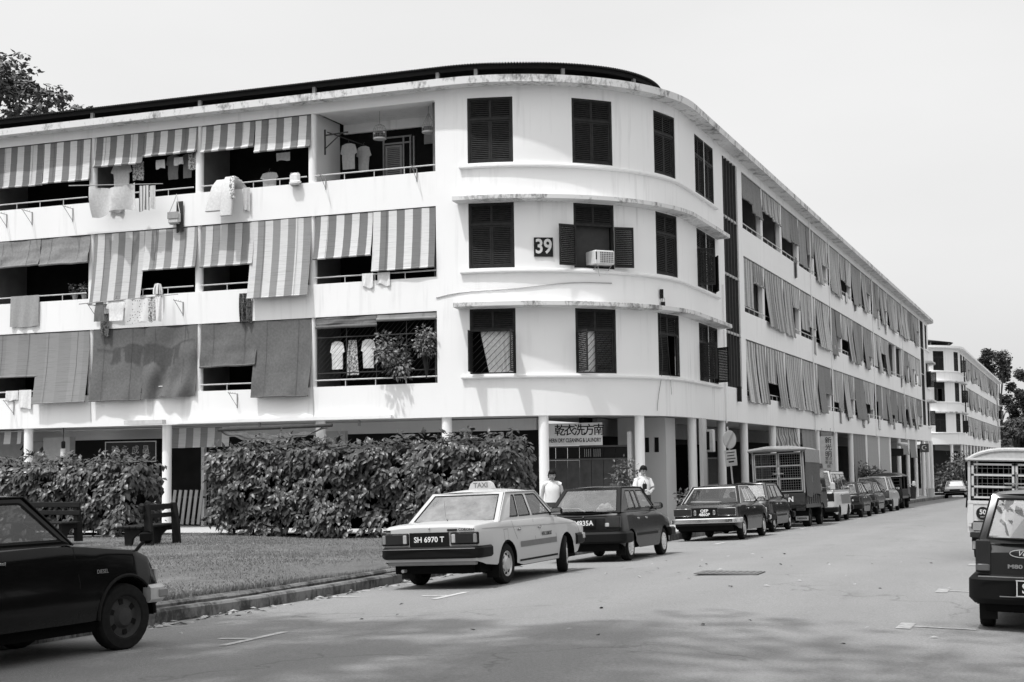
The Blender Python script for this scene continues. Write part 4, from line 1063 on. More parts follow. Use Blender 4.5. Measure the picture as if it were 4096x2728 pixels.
def car(S):
    """S: dimensions and fittings. local +y forward, origin on the ground under the rear axle"""
    c = empty(S['name'], S['loc'], 0, S['label'], S['cat'], S.get('group'))
    c.rotation_euler = (S.get('pitch', 0), S.get('roll', 0), S.get('rz', 0))
    L, ro, wb = S['L'], S['ro'], S['wb']; pm = m_paint(S['paint'][0], S['paint'][1], S['paint'][2] if len(S['paint']) > 2 else .22)
    r = S.get('wr', .29); HW = S['hw']; Y = lambda y: y-ro
    top, hwt, bot, ctr = S['top'], S['hwt'], S['bot'], S.get('ctr', [(0, .02)])
    ya = [ro, ro+wb]; ar = r*1.22
    ys = set(y for t in (top, hwt, bot) for y, _ in t)
    for a in ya:
        for i in range(13): ys.add(round(a-ar*cos(pi*i/12), 4))
    ys |= {L*i/16 for i in range(17)}; ys = sorted(y for y in ys if 0 <= y <= L)
    ys = [y for i, y in enumerate(ys) if i == 0 or y-ys[i-1] > .008 or y in (0, L)]
    def hwz(y, z):
        t = lerp(top, y); g = 1-.055*max(0, (z-.52)/max(.2, t-.52))**1.6-.06*max(0, (.52-z)/.4)**1.8
        return HW*lerp(hwt, y)*g
    K = 6; V = []; cab0, cab1 = S['rb'], S['fb']
    for y in ys:
        b = lerp(bot, y)
        for a in ya:
            if abs(y-a) < ar: b = max(b, r+sqrt(max(0, ar*ar-(y-a)**2))-.01)
        t = lerp(top, y); half = []
        for i in range(K+1):
            z = b+(t-.03-b)*i/K; half.append((hwz(y, z), z))
        w = half[-1][0]; cr = lerp(ctr, y)
        half += [(w-.012, t-.01), (w-.04, t), (w*.66, t+cr*.7), (w*.33, t+cr*.95), (0, t+cr)]
        row = half+[(-x, z) for x, z in reversed(half[:-1])]
        V += [(x, Y(y), z) for x, z in row]
    n = len(row); F = []
    deck = range(K+3, n-(K+3)-1)
    for k in range(len(ys)-1):
        ymid = (ys[k]+ys[k+1])/2
        for i in range(n-1):
            if i in deck and cab0 < ymid < cab1 and not S.get('nocab'): continue
            F.append((k*n+i, (k+1)*n+i, (k+1)*n+i+1, k*n+i+1))
    F.append(tuple(range(n))); F.append(tuple(range((len(ys)-1)*n+n-1, (len(ys)-1)*n-1, -1)))
    q = MB(); q.add(V, F); body = recalc(q.obj('body', pm, c, ang=28))
    # arches and underbody
    q = MB(); q.box((0, Y(L/2), .33), (2*HW*.86, L*.9, .22)); q.obj('underbody', UNDER, c)
    for a in ya:
        for s in (-1, 1):
            q = MB(); V2 = []
            for i in range(13):
                an = pi*i/12; V2 += [(s*(hwz(a, .6)-.012), Y(a)-ar*cos(an), r+ar*sin(an)-.012), (s*(HW-.28), Y(a)-ar*cos(an), r+ar*sin(an)-.012)]
            q.add(V2, [(2*i, 2*i+1, 2*i+3, 2*i+2) for i in range(12)]); q.obj('wheel_arch', UNDER, c)
    # cabin
    zb, zr, wB, wR = S['zb'], S['zr'], S['wB'], S['wR']; rb, rt, ft, fb = S['rb'], S['rt'], S['ft'], S['fb']
    if not S.get('nocab'):
        def side(s):
            def f(y, z, d): t = (z-zb)/(zr-zb); return (s*(wB+(wR-wB)*t+.025*sin(pi*min(1, max(0, t)))-d), Y(y), z)
            return f
        poly = [(rb, zb), (fb, zb), (ft, zr), (rt, zr)]
        cf = MB(); trims, glasses = [], []
        for s in (-1, 1):
            fr, tr, gl = panel(poly, [rpoly(h, .035) for h in S['sidewin']], side(s)); cf.add(fr.v, fr.f); trims += tr; glasses += [(g, 'side_window') for g in gl]
        def end(yb, zb_, yt, sg, m0=.06, m1=.05, mb=.05):
            ln = hypot(yt-yb, zr-zb_)
            def f(x, t, d):
                k = t/ln; y = yb+(yt-yb)*k; z = zb_+(zr+.012-zb_)*k; bow = .05*(1-(x/wB)**2)
                ny, nz = (zr-zb_)/ln*sg, -(yt-yb)/ln*sg
                return (x, Y(y)+sg*bow-ny*d, z-nz*d)
            w0, w1 = wB, wR; xs = [-1, -.6, -.2, .2, .6, 1]
            poly = [(w0*k, 0) for k in xs]+[(w1*k, ln) for k in reversed(xs)]
            a = mb; b = ln-m1; wa = w0+(w1-w0)*a/ln-m0; wb_ = w0+(w1-w0)*b/ln-m0
            hole = [(wa*k, a) for k in xs]+[(wb_*k, b) for k in reversed(xs)]
            hr = []
            return panel(poly, [hole], f, .02)
        for yb, z_, yt, sg, nm in ((rb, S.get('zrb', zb), rt, -1, 'rear_window'), (fb, S.get('zfb', zb), ft, 1, 'windscreen')):
            if nm == 'rear_window' and S.get('norear'): continue
            fr, tr, gl = end(yb, z_, yt, sg); cf.add(fr.v, fr.f); trims += tr; glasses += [(g, nm) for g in gl]
        recalc(cf.obj('cabin_frame', pm, c, ang=20))
        tq = RUB if S.get('trim', 'black') == 'black' else CHROME
        for t in trims: t.obj('window_trim', tq, c)
        for g, nm in glasses: g.obj(nm, S.get('rglass', GLASSR) if nm == 'rear_window' else GLASS, c, ang=None)
        q = MB(); cw = S.get('crown', .05)
        def rf(u, v):
            x = (u*2-1); y = rt+(ft-rt)*v; e = 1-abs(x)**4; e2 = 1-abs(2*v-1)**4
            bow = .05*(1-x*x); yy = y+(bow if v > .98 else -bow if v < .02 else bow*(2*v-1))
            return (x*(wR+.004), Y(yy), zr+.004+cw*(1-x*x)*(.35+.65*e2))
        q.grid(rf, 12, 10); roof = q.obj('roof', pm, c, ang=60)
        for s in (-1, 1):
            q = MB(); pts = [(s*(wB+.006), Y(fb-.02), zb+.0)]+[(s*(wR+.012), Y(ft+(rt-ft)*i/4), zr+.006) for i in range(5)]+[(s*(wB+.006), Y(rb+.02), zb)]
            q.tube(pts, .010, 6); q.obj('drip_rail', CHROME if S.get('trim') == 'chrome' else (pm if S.get('paintdrip') else RUB), c)
        # inside
        q = MB(); x = wB-.05; q.box((0, Y((rb+fb)/2), .34), (2*x, fb-rb, .04)); 
        for s in (-1, 1): q.box((s*x, Y((rb+fb)/2), zb-.25), (.03, fb-rb-.05, .46))
        q.box((0, Y(fb-.12), zb-.12), (2*x, .3, .22)); q.obj('interior', INTER, c)
        q = MB(); q.box((0, Y(rb+.14+S.get('shelf', 0)), zb-.03), (2*x, .3, .03)); q.obj('parcel_shelf', INTER, c)
        sr = S.get('seat_y', (rb+.55, fb-.95))
        def seat(y, w, x):
            q = MB(); q.rbox((x, Y(y)+.22, .55), (w, .48, .16), .05); q.rbox((x, Y(y), .78), (w, .14, .52), .05); st = q.obj('seat', S.get('seatm', SEAT), c)
            if w < .8: h = MB(); h.rbox((x, Y(y)-.02, 1.12), (.26, .1, .16), .04); h.obj('headrest', SEAT, st)
        if not S.get('norearseat'): seat(sr[0], 2*x-.1, 0)
        for s in (-1, 1): seat(sr[1], .48, s*.33)
        q = MB(); q.tube([(.34+.18*cos(a*pi/8), Y(fb-.42)+.08*sin(a*pi/8), zb-.02+.15*sin(a*pi/8)) for a in range(17)], .014, 6); q.cyl((.34, Y(fb-.42), zb-.02), (.34, Y(fb-.2), zb-.12), .02, n=6); q.obj('steering_wheel', RUB, c)
        # mirrors on the doors
        for s in ((-1, 1) if not S.get('nomirror') else ()):
            my, mz = S.get('mirror', (fb-.28, zb+.08)); q = MB(); q.rbox((s*(HW+.06), Y(my), mz), (.19, .09, .12), .03); q.box((s*(HW-.05), Y(my), mz-.03), (.1, .05, .05)); mo = q.obj('mirror', S.get('mirm', RUB), c)
            q = MB(); q.box((s*(HW+.06), Y(my)-.047, mz), (.16, .004, .095)); q.obj('mirror_glass', CHROME, mo)
    def ribbon(pts, w, m, name, off=.003, s=1, par=c):
        """strip on the body side through (y,z) points"""
        q = MB(); V = []
        P = [Vector(p) for p in pts]
        for i, p in enumerate(P):
            d = (P[min(i+1, len(P)-1)]-P[max(i-1, 0)]).normalized(); nn = Vector((-d.y, d.x))*w/2
            for e in (p+nn, p-nn): V.append((s*(hwz(e.x, e.y)+off), Y(e.x), e.y))
        q.add(V, [(2*i, 2*i+1, 2*i+3, 2*i+2) for i in range(len(P)-1)]); return q.obj(name, m, par, ang=None)
    c_r = dict(c=c, Y=Y, hwz=hwz, ribbon=ribbon, pm=pm, L=L)
    for s in (-1, 1):
        for seam in S.get('seams', []): ribbon(seam, .007, RUB, 'door_seam', .002, s)
        for (y, z) in S.get('handles', []):
            q = MB(); q.rbox((s*(hwz(y, z)+.012), Y(y), z), (.025, .13, .035), .01); q.obj('door_handle', S.get('handlem', CHROME), c)
        for (pts, w, mm, nm) in S.get('strips', []):
            n_ = 14; full = []
            for a, b in zip(pts, pts[1:]): full += [(a[0]+(b[0]-a[0])*i/n_, a[1]+(b[1]-a[1])*i/n_) for i in range(n_)]
            ribbon(full+[pts[-1]], w, mm, nm, .004, s)
    for a, yy in (('rear', ya[0]), ('front', ya[1])):
        for s in (-1, 1): add_wheel(c, s*(HW-.105+S.get('wout', 0)), Y(yy), r, S.get('ww', .17), S.get('rim', 'slot'), -S.get('steer', 0) if a == 'front' else 0)
    for b in S.get('bumpers', []): bumper(b[0], Y(b[1]), b[2], b[3], b[4], b[5], b[6], 'bumper', c, b[7])
    def boxpart(nm, x0, x1, y, d, z0, z1, m, b=.012): q = MB(); q.rbox(((x0+x1)/2, Y(y), (z0+z1)/2), (x1-x0, d, z1-z0), b); return q.obj(nm, m, c)
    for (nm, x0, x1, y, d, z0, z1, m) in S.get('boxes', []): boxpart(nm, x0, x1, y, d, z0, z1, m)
    for (nm, x0, x1, y, d, z0, z1, m) in S.get('pairs', []):
        boxpart(nm, x0, x1, y, d, z0, z1, m); boxpart(nm, -x1, -x0, y, d, z0, z1, m)
    for p in S.get('plates', []):
        x, y, z, w, h, txt, size, sg = p[:8]
        q = MB(); q.box((x, Y(y), z), (w, .015, h)); pl = q.obj('number_plate', PLATEB, c)
        if txt == ['S']:
            for dz in (-1, 1): q = MB(); q.box((x, Y(y)-.009, z+dz*h*.46), (w, .004, .01)); q.obj('plate_rim', PLTXT, pl)
            q = MB(); q.box((x-w*.48, Y(y)-.009, z), (.01, .004, h*.9)); q.obj('plate_rim', PLTXT, pl)
        for i, ln in enumerate(txt): text(ln, size, PLTXT, pl, frame((x-(.17 if ln == 'S' else 0), Y(y)+sg*.0085, z+(len(txt)-1)*size*.45-i*size*.9-size*.03), (-sg, 0, 0), (0, sg, 0)), 'lettering', extr=.001, offs=size*.02, sx=p[8] if len(p) > 8 else .95)
    for p in S.get('texts', []):
        txt, size, M, m, kw = p; text(txt, size, m, c, M, 'lettering', **kw)
    return c_r
BACK = lambda x, y, z: frame((x, y, z), (1, 0, 0), (0, -1, 0))
RSIDE = lambda x, y, z: frame((x, y, z), (0, 1, 0), (1, 0, 0))
def gz3(X, Y): return zroad(X, Y)

# taxi ------------------------------------------------------------
ro = 1.03
T = car(dict(name='taxi', cat='taxi', label='pale saloon taxi with a roof sign and black bumpers, parked by the lawn kerb', loc=(2.96, -19.85, zroad(2.96, -19.85)), rz=radians(-1.5), roll=-.03, pitch=0,
    rglass=GLASST, paint=('taxi_paint', .50), L=4.38, ro=ro, wb=2.5, hw=.785, wr=.295, rim='slot', steer=-radians(17),
    top=[(0, .86), (.05, .905), (.45, .925), (.95, .93), (3.05, .92), (3.3, .90), (4.0, .82), (4.3, .76), (4.38, .70)], hwt=[(0, .93), (.12, .975), (.5, 1), (3.6, 1), (4.1, .97), (4.32, .91), (4.38, .86)],
    bot=[(0, .40), (.25, .34), (.7, .30), (1.0, .24), (3.6, .24), (4.1, .30), (4.38, .42)], ctr=[(0, .025), (3, .03), (4.38, .03)],
    rb=.80, rt=1.42, ft=2.62, fb=3.22, zb=.915, zr=1.335, wB=.73, wR=.585, crown=.06,
    sidewin=[[(1.26, .965), (1.60, .965), (1.72, 1.30), (1.62, 1.30)], [(1.63, .965), (2.10, .965), (2.10, 1.30), (1.75, 1.30)], [(2.18, .965), (2.98, .965), (2.58, 1.30), (2.18, 1.30)]],
    paintdrip=True, seams=[[(2.14, .30), (2.14, .6), (2.14, .915)], [(3.02, .30), (3.05, .6), (3.02, .90)], [(1.42, .63), (1.34, .75), (1.28, .915)], [(.93, .62), (.93, .80), (1.08, .80), (1.08, .62), (.93, .62)]],
    handles=[(1.52, .78), (2.36, .78)], strips=[([(1.52, .55), (3.05, .55)], .085, mat('taxi_stripe', .13, .4), 'side_stripe'), ([(1.5, .31), (3.1, .31)], .03, RUB, 'sill_moulding'), ([(.2, .845), (4.1, .775)], .012, mat('taxi_crease', .35, .4), 'crease')],
    bumpers=[(.745, .0, .06, .44, .61, .42, RUB, -1), (.745, 4.38, .06, .42, .60, .40, RUB, 1)],
    pairs=[('tail_lamp', .34, .755, .0, .06, .645, .80, LENSR), ('tail_lamp_trim', .33, .765, .008, .05, .635, .81, RUB), ('reversing_lamp', .35, .42, -.006, .06, .655, .79, LENSL), ('corner_lamp', .69, .75, -.008, .06, .655, .79, mat('lens_amber', .22, .2)), ('indicator', .78, .81, 4.28, .12, .50, .60, LENSL), ('head_lamp', .45, .76, 4.36, .05, .58, .73, LENSL)],
    boxes=[('rear_panel', -.74, .74, .02, .05, .60, .635, mat('taxi_rear_trim', .22, .5)), ('valance', -.70, .70, .06, .08, .345, .44, mat('taxi_valance', .22, .5)), ('under_valance', -.62, .62, .14, .08, .22, .35, UNDER), ('bumper_strip', -.74, .74, -.087, .012, .575, .59, GREYP), ('lock', -.012, .012, -.01, .03, .86, .885, CHROME), ('badge', .28, .44, -.008, .02, .832, .858, INK), ('badge', -.74, -.62, -.008, .02, .838, .860, INK), ('antenna_base', -.015, .015, .62, .03, .95, .99, CHROME), ('grille', -.45, .45, 4.37, .04, .58, .72, RUB)],  # bumper strip: highlight line painted in grey; rear panel: darker grey than the body
    plates=[(0, -.02, .715, .62, .20, ['SH 6970 T'], .108, -1, 1.02)],
    texts=[('CORONA', .046, BACK(.585, -ro-.012, .845), INK, dict(extr=.002, offs=.001, sx=1.25)), ('NTUC COMFORT', .085, RSIDE(.788, 2.62-ro, .665), mat('taxi_letters', .10, .6), dict(extr=.002, sx=.62, offs=.001))]))
c = T['c']; Y = T['Y']
q = MB(); q.prism([(-.21, 0), (.21, 0), (.17, .09), (.12, .125), (-.12, .125), (-.17, .09)], -.06, .06, frame((0, Y(1.95), 1.395), (1, 0, 0), (0, -1, 0))); rs = q.obj('roof_sign', mat('roof_sign', .5, .35), c)
text('TAXI', .105, mat('roof_sign_ink', .16, .5), rs, BACK(0, Y(1.95)-.0605, 1.455), 'lettering', extr=.001, offs=.003, sx=1.05)
q = MB(); q.tube([(-.02, Y(.62), .96), (-.03, Y(.60), 1.25)], .003, 4); q.obj('antenna', CHROME, c)
for s in (-1, 1): q = MB(); q.box((s*.69, Y(ro-.38), .22), (.2, .012, .2)); q.obj('mud_flap', RUB, c)
q = MB(); q.cyl((-.45, Y(.0), .27), (-.45, Y(.4), .27), .025, n=8); q.obj('exhaust', GREYP, c)

# dark hatchback EM935A --------------------------------------------
ro = .62
def hatch(name, label, loc, paint, L, wb, hw, zb, zr, ro=.6, plate=None, rz=0, roll=-.03, pitch=-.0135, rim='cap', texts=[], glass=None, wiper=True, extra=None, mirm=None, slope=.42, trim='black', moulding=True, strips=[], lens=None, light=(.62, .83), group=None, rearglassz=None):
    S = dict(name=name, cat='car', label=label, loc=loc, rz=rz, roll=roll, pitch=pitch, paint=paint, L=L, ro=ro, wb=wb, hw=hw, wr=.27, ww=.155, rim=rim, group=group, trim=trim,
        top=[(0, zb-.10), (.05, zb-.02), (.3, zb), (L*.68, zb-.005), (L*.74, zb-.03), (L*.93, zb-.15), (L*.985, zb-.2), (L, zb-.27)], hwt=[(0, .92), (.1, .97), (.4, 1), (L*.82, 1), (L*.94, .96), (L, .87)],
        bot=[(0, .34), (.2, .27), (L*.25, .22), (L*.8, .22), (L*.95, .28), (L, .36)], ctr=[(0, .01), (L, .03)],
        rb=.06, rt=.06+slope, ft=L*.54, fb=L*.70, zb=zb, zr=zr, wB=hw-.055, wR=hw-.20, crown=.045, shelf=.1,
        sidewin=[[(.06+slope*.62+.18, zb+.045), (.06+slope+.42, zb+.045), (.06+slope+.42, zr-.05), (.06+slope+.12, zr-.05)], [(.06+slope+.46, zb+.045), (L*.385, zb+.045), (L*.385, zr-.05), (.06+slope+.46, zr-.05)], [(L*.405, zb+.045), (L*.64, zb+.045), (L*.53, zr-.05), (L*.405, zr-.05)]],
        seat_y=(.75, L*.46), seams=[[(L*.395, .26), (L*.395, .6), (L*.395, zb)], [(L*.655, .26), (L*.66, .6), (L*.655, zb-.02)], [(ro+.33, .58), (ro+.26, .72), (.06+slope+.1, zb)]],
        handles=[(L*.30, zb-.13), (L*.45, zb-.13)], strips=([([(ro+.36, .47), (L*.66, .47)], .05, RUB, 'side_moulding')] if moulding else [])+strips,
        bumpers=[(hw-.005, .0, .06, .34, .55, .5, RUB, -1), (hw-.005, L, .06, .36, .54, .4, RUB, 1)],
        pairs=[('tail_lamp', hw-.33, hw-.04, .02, .06, light[0], light[1], lens or LENSR), ('reversing_lamp', hw-.33, hw-.25, .014, .06, light[0]+.02, light[0]+.1, LENSL), ('head_lamp', hw-.38, hw-.1, L-.02, .05, .58, .72, LENSL), ('indicator', hw-.02, hw+.005, L-.12, .12, .46, .52, LENSL)],
        boxes=[('rear_band', -hw+.05, hw-.05, .03, .05, light[0]-.02, light[1]+.02, RUB), ('valance', -hw+.1, hw-.1, .04, .06, .2, .35, UNDER)], texts=texts)
    if glass: S['glass'] = glass
    if mirm: S['mirm'] = mirm
    if plate: S['plates'] = [plate]
    if extra: S.update(extra)
    R = car(S); c = R['c']; Y = R['Y']
    if wiper: q = MB(); q.tube([(.03, Y(.03), zb+.03), (-.12, Y(.08), zb+.09), (-.42, Y(.09), zb+.085)], .012, 5); q.obj('rear_wiper', GREYP, c)
    q = MB(); q.lathe([(.0, 0), (.018, 0), (.018, .012), (.0, .014)], 10, (0, Y(0)-.0, zb-.07)); q.obj('lock', CHROME, c)
    for s in (-1, 1): q = MB(); q.box((s*(hw-.13), Y(ro-.34), .2), (.18, .012, .18)); q.obj('mud_flap', RUB, c)
    return R
H1 = hatch('hatchback', 'dark five-door hatchback with white wheel covers, plate EM935A, parked ahead of the taxi', (3.09, -13.75, zroad(3.09, -13.75)), ('charcoal_paint', .009), 3.62, 2.32, .75, .90, 1.35, .58, (-.02, -.015, .72, .50, .15, ['EM935A'], .125, -1, 1.0), slope=.60)
# things on its parcel shelf
q = MB(); 
for i in range(12): a = random.uniform(0, 6); q.lathe([(.0, -.06), (.06, -.03), (.07, .02), (.03, .06), (.0, .07)], 7, (.25+random.uniform(-.14, .14), H1['Y'](.58)+random.uniform(-.04, .04), .93+random.uniform(0, .10)))
tag(q.obj('paper_bundle', CW, None, tuple(H1['c'].location)), 'crumpled white paper bundle on the rear shelf of the dark hatchback', 'paper')

# Johor saloon ------------------------------------------------------
def saloon(name, label, loc, paint, L, wb, hw, zb, zr, ro, rz=0, roll=-.03, pitch=-.0135, rim='slot', **X):
    S = dict(name=name, cat='car', label=label, loc=loc, rz=rz, roll=roll, pitch=pitch, paint=paint, L=L, ro=ro, wb=wb, hw=hw, wr=.285, ww=.165, rim=rim,
        top=[(0, zb-.10), (.05, zb-.035), (.4, zb), (.9, zb+.01), (L*.70, zb), (L*.76, zb-.02), (L*.93, zb-.11), (L*.985, zb-.16), (L, zb-.22)], hwt=[(0, .93), (.1, .97), (.4, 1), (L*.82, 1), (L*.94, .96), (L, .88)],
        bot=[(0, .38), (.25, .30), (L*.25, .23), (L*.8, .23), (L*.95, .30), (L, .40)], ctr=[(0, .02), (L, .03)],
        rb=L*.165, rt=L*.315, ft=L*.58, fb=L*.725, zb=zb, zr=zr, wB=hw-.055, wR=hw-.225, crown=.05,
        sidewin=[[(L*.30, zb+.045), (L*.365, zb+.045), (L*.375, zr-.05), (L*.35, zr-.05)], [(L*.375, zb+.045), (L*.47, zb+.045), (L*.47, zr-.05), (L*.385, zr-.05)], [(L*.485, zb+.045), (L*.665, zb+.045), (L*.572, zr-.05), (L*.485, zr-.05)]],
        seams=[[(L*.478, .26), (L*.478, .6), (L*.478, zb)], [(L*.68, .26), (L*.685, .6), (L*.68, zb-.02)], [(ro+.36, .60), (ro+.28, .74), (L*.29, zb)]],
        handles=[(L*.345, zb-.13), (L*.53, zb-.13)], strips=[([(.25, .56), (ro-.36, .56)], .03, CHROME, 'side_moulding'), ([(ro+.37, .56), (ro+wb-.38, .56)], .03, CHROME, 'side_moulding')],
        bumpers=[(hw-.005, .0, .075, .44, .56, .38, CHROME, -1), (hw-.005, L, .07, .42, .55, .36, CHROME, 1)],
        pairs=[('tail_lamp', .34, hw-.04, .012, .06, .63, .80, LENSR), ('tail_lamp_rim', .325, hw-.03, .02, .05, .615, .815, CHROME), ('head_lamp', .4, hw-.08, L-.01, .05, .58, .74, LENSL)],
        boxes=[('valance', -hw+.12, hw-.12, .05, .06, .25, .42, UNDER)], trim='chrome')
    S.update(X); return car(S)
QP = saloon('saloon_car', 'dark saloon with chrome trim and two-line plate QEP 4860P, parked at the footpath', (2.90, -3.25, zroad(2.90, -3.25)), ('black_green_paint', .012, .15), 4.1, 2.45, .815, .90, 1.335, .92, rglass=GLASS,
    plates=[(0, -.012, .70, .36, .21, ['QEP', '4860P'], .10, -1, 1.1)],
    texts=[('HONDA', .03, BACK(-.6, -.92-.008, .85), CHROME, dict(extr=.002)), ('ACCORD', .03, BACK(.6, -.92-.008, .85), CHROME, dict(extr=.002))])
q = MB(); q.box((0, QP['Y'](.03), .845), (1.45, .02, .012)); q.obj('boot_trim', CHROME, QP['c'])
for s in (-1, 1): q = MB(); q.rbox((s*.24, QP['Y'](-.005), .70), (.07, .03, .12), .01); q.obj('plate_lamp', CHROME, QP['c'])
q = MB(); q.rbox((-.2, QP['Y'](.95), .945), (.75, .25, .05), .015); tag(q.obj('parcel', CW, None, tuple(QP['c'].location)), 'white flat parcel on the rear shelf of the chrome trimmed saloon', 'parcel')

H2 = hatch('hatchback', 'dark hatchback with three-spoke wheels tucked between the chrome trimmed saloon and caged lorry', (2.60, 2.35, zroad(2.6, 2.35)), ('charcoal_blue_paint', .02, .15), 3.7, 2.42, .78, .93, 1.40, .62, None, rim='spoke3', slope=.36)

# small saloons further along
C6 = hatch('hatchback', 'small dark hatchback parked behind the white minibus', (2.80, 19.1, zroad(2.8, 19.1)), ('slate_paint', .028), 3.9, 2.4, .79, .90, 1.36, .66, rim='dark', slope=.55, trim='black')
C7 = hatch('hatchback', 'mid grey hatchback parked between the small dark hatchback and the pale estate', (2.62, 25.1, zroad(2.62, 25.1)), ('mid_grey_paint', .08), 3.9, 2.4, .79, .90, 1.37, .66, rim='dark', slope=.5)
# estate / light van
ES = hatch('estate_car', 'pale estate car with upright tail lamps parked behind the small hatchbacks', (2.50, 31.1, zroad(2.5, 31.1)), ('pale_estate_paint', .42), 4.3, 2.55, .82, .98, 1.60, .85, rim='dark', slope=.26, lens=mat('lens_dark', .05, .2), light=(.62, .96), wiper=False, moulding=False)
# white minibus
VN = hatch('minibus', 'white minibus with dark side band and barred rear window ahead of the dark lorry', (2.68, 13.7, zroad(2.68, 13.7)), ('minibus_white', .62), 4.2, 2.1, .83, 1.06, 1.78, .95, rim='dark', slope=.20, light=(.72, 1.0), wiper=False, moulding=False,
    extra=dict(rb=.04, rt=.22, ft=3.45, fb=4.0, top=[(0, 1.02), (.05, 1.06), (3.9, 1.06), (4.08, .98), (4.2, .7)],
    sidewin=[[(.45, 1.12), (1.35, 1.12), (1.35, 1.70), (.5, 1.70)], [(1.42, 1.12), (2.4, 1.12), (2.4, 1.70), (1.42, 1.70)], [(2.5, 1.12), (3.75, 1.12), (3.42, 1.70), (2.5, 1.70)]], seat_y=(1.2, 2.7), mirror=(3.6, 1.25),
    strips=[([(1.5, .78), (3.9, .78)], .34, mat('minibus_band', .16, .4), 'side_band')], mirm=SIGNW, bumpers=[(.82, 0, .07, .34, .52, .4, RUB, -1), (.82, 4.2, .06, .36, .54, .4, RUB, 1)]))
VN['c']['category'] = 'minibus'; ES['c']['category'] = 'car'
q = MB()
for i in range(4): q.box((0, VN['Y'](.10+.035*i), 1.20+.13*i), (1.1, .012, .035))
q.obj('window_bars', SIGNW, VN['c'])
# far white saloon facing us near the end of the street
FC = saloon('saloon_car', 'white saloon facing up the street near the side road', (1.85, 87.0, zroad(1.85, 87.0)), ('far_white_paint', .62), 4.3, 2.5, .83, .92, 1.37, .98, rz=pi+.05, roll=.03, pitch=.0135, rim='dark', trim='black',
    boxes=[('grille', -.4, .4, 4.29, .05, .58, .72, RUB)], bumpers=[(.825, 0, .07, .44, .58, .38, RUB, -1), (.825, 4.3, .07, .42, .57, .36, RUB, 1)])

# bubble-backed hatchback on the right ------------------------------
MR = hatch('hatchback', 'dark small hatchback on the kerb opposite the taxi, sloping pale rear window', (11.29, -23.85, zroad(11.29, -23.85)), ('mira_paint', .022, .2), 3.2, 2.28, .70, .90, 1.385, .50, None, roll=.03, pitch=0, rim='dark', slope=.32, light=(.60, .94), wiper=False,
    lens=LENSR, extra=dict(boxes=[('valance', -.6, .6, .04, .06, .2, .35, UNDER), ('bumper_trim', -.66, .66, -.088, .01, .555, .57, GREYP), ('bumper_slot', -.45, .6, -.088, .01, .36, .372, GREYP)],
    pairs=[('tail_lamp', .54, .685, .012, .08, .60, .93, LENSR), ('reversing_lamp', .545, .68, .004, .08, .61, .69, mat('lens_smoke', .10, .2)), ('head_lamp', .32, .6, 3.18, .05, .58, .72, LENSL)],
    bumpers=[(.70, .0, .06, .28, .58, .5, RUB, -1), (.70, 3.2, .06, .3, .56, .4, RUB, 1)], rb=.05, rt=.37, wB=.655, wR=.53, crown=.05,
    plates=[(-.03, -.098, .455, .52, .17, ['S'], .14, -1, 1.0)],
    texts=[('M80', .055, BACK(-.30, -.5-.004, .665), GREYP, dict(extr=.002, offs=.002, sx=1.5)), ('Veli', .08, BACK(-.22, -.5-.004, .80), SIGNW, dict(extr=.002, shear=.4))]))
q = MB(); q.tube([(-.22+.13*cos(a*pi/10), MR['Y'](0)-.004, .80+.04*sin(a*pi/10)) for a in range(19)], .004, 4); q.obj('emblem_ring', SIGNW, MR['c'])

# black pickup nearest on the left ----------------------------------
ro = 1.15
PK = car(dict(name='pickup', cat='pickup', label='black diesel pickup with fender mirror and chrome bumper at the lawn kerb', loc=(1.70, -30.42, zroad(1.70, -30.42)), rz=radians(-6), roll=-.03,
    paint=('pickup_black', .003, .12), L=4.32, ro=ro, wb=2.62, hw=.80, wr=.33, ww=.19, rim='dark', steer=radians(6),
    nomirror=True, top=[(0, 1.05), (2.1, 1.07), (2.7, 1.08), (3.05, 1.07), (3.3, 1.05), (3.95, .985), (4.16, .91), (4.25, .80), (4.32, .64)], hwt=[(0, .97), (.2, 1), (3.9, 1), (4.15, .97), (4.32, .91)],
    bot=[(0, .42), (.4, .36), (1.6, .33), (3.2, .33), (4.15, .36), (4.32, .44)], ctr=[(0, 0), (3, .02), (4.32, .03)],
    rb=1.78, rt=1.92, ft=2.55, fb=3.08, zb=1.075, zr=1.545, wB=.755, wR=.62, crown=.05, paintdrip=True,
    sidewin=[[(2.02, 1.115), (2.93, 1.115), (2.50, 1.50), (2.06, 1.50)]], norearseat=True, seat_y=(2.0, 2.02), mirror=(3.9, 1.02),
    seams=[[(3.10, .40), (3.12, .7), (3.06, 1.06)], [(1.98, .40), (1.98, 1.06)]], handles=[(2.12, .95)], strips=[([(.3, .40), (ro-.45, .40)], .02, RUB, 'sill_line')],
    bumpers=[(.78, 4.32, .07, .44, .62, .26, mat('bumper_silver', .52, .3, metal=.3), 1), (.80, 0, .06, .4, .55, .3, RUB, -1)],
    pairs=[('head_lamp', .42, .72, 4.31, .05, .64, .78, LENSL)], boxes=[('grille', -.4, .4, 4.30, .05, .60, .76, RUB)],
    texts=[('DIESEL', .055, RSIDE(.803, 3.42-ro, .80), GREYP, dict(extr=.001, sx=1.0))]))
for s in (-1, 1): q = MB(); q.rbox((s*.815, PK['Y'](4.25), .53), (.1, .14, .085), .01); q.obj('indicator', mat('lens_amber', .22, .2), PK['c'])
for s in (-1, 1):
    q = MB(); q.tube([(s*.70, PK['Y'](4.0), .955), (s*.73, PK['Y'](4.06), 1.03), (s*.75, PK['Y'](4.1), 1.06)], .018, 6); q.rbox((s*.75, PK['Y'](4.12), 1.10), (.16, .08, .13), .03); q.obj('fender_mirror', RUB, PK['c'])
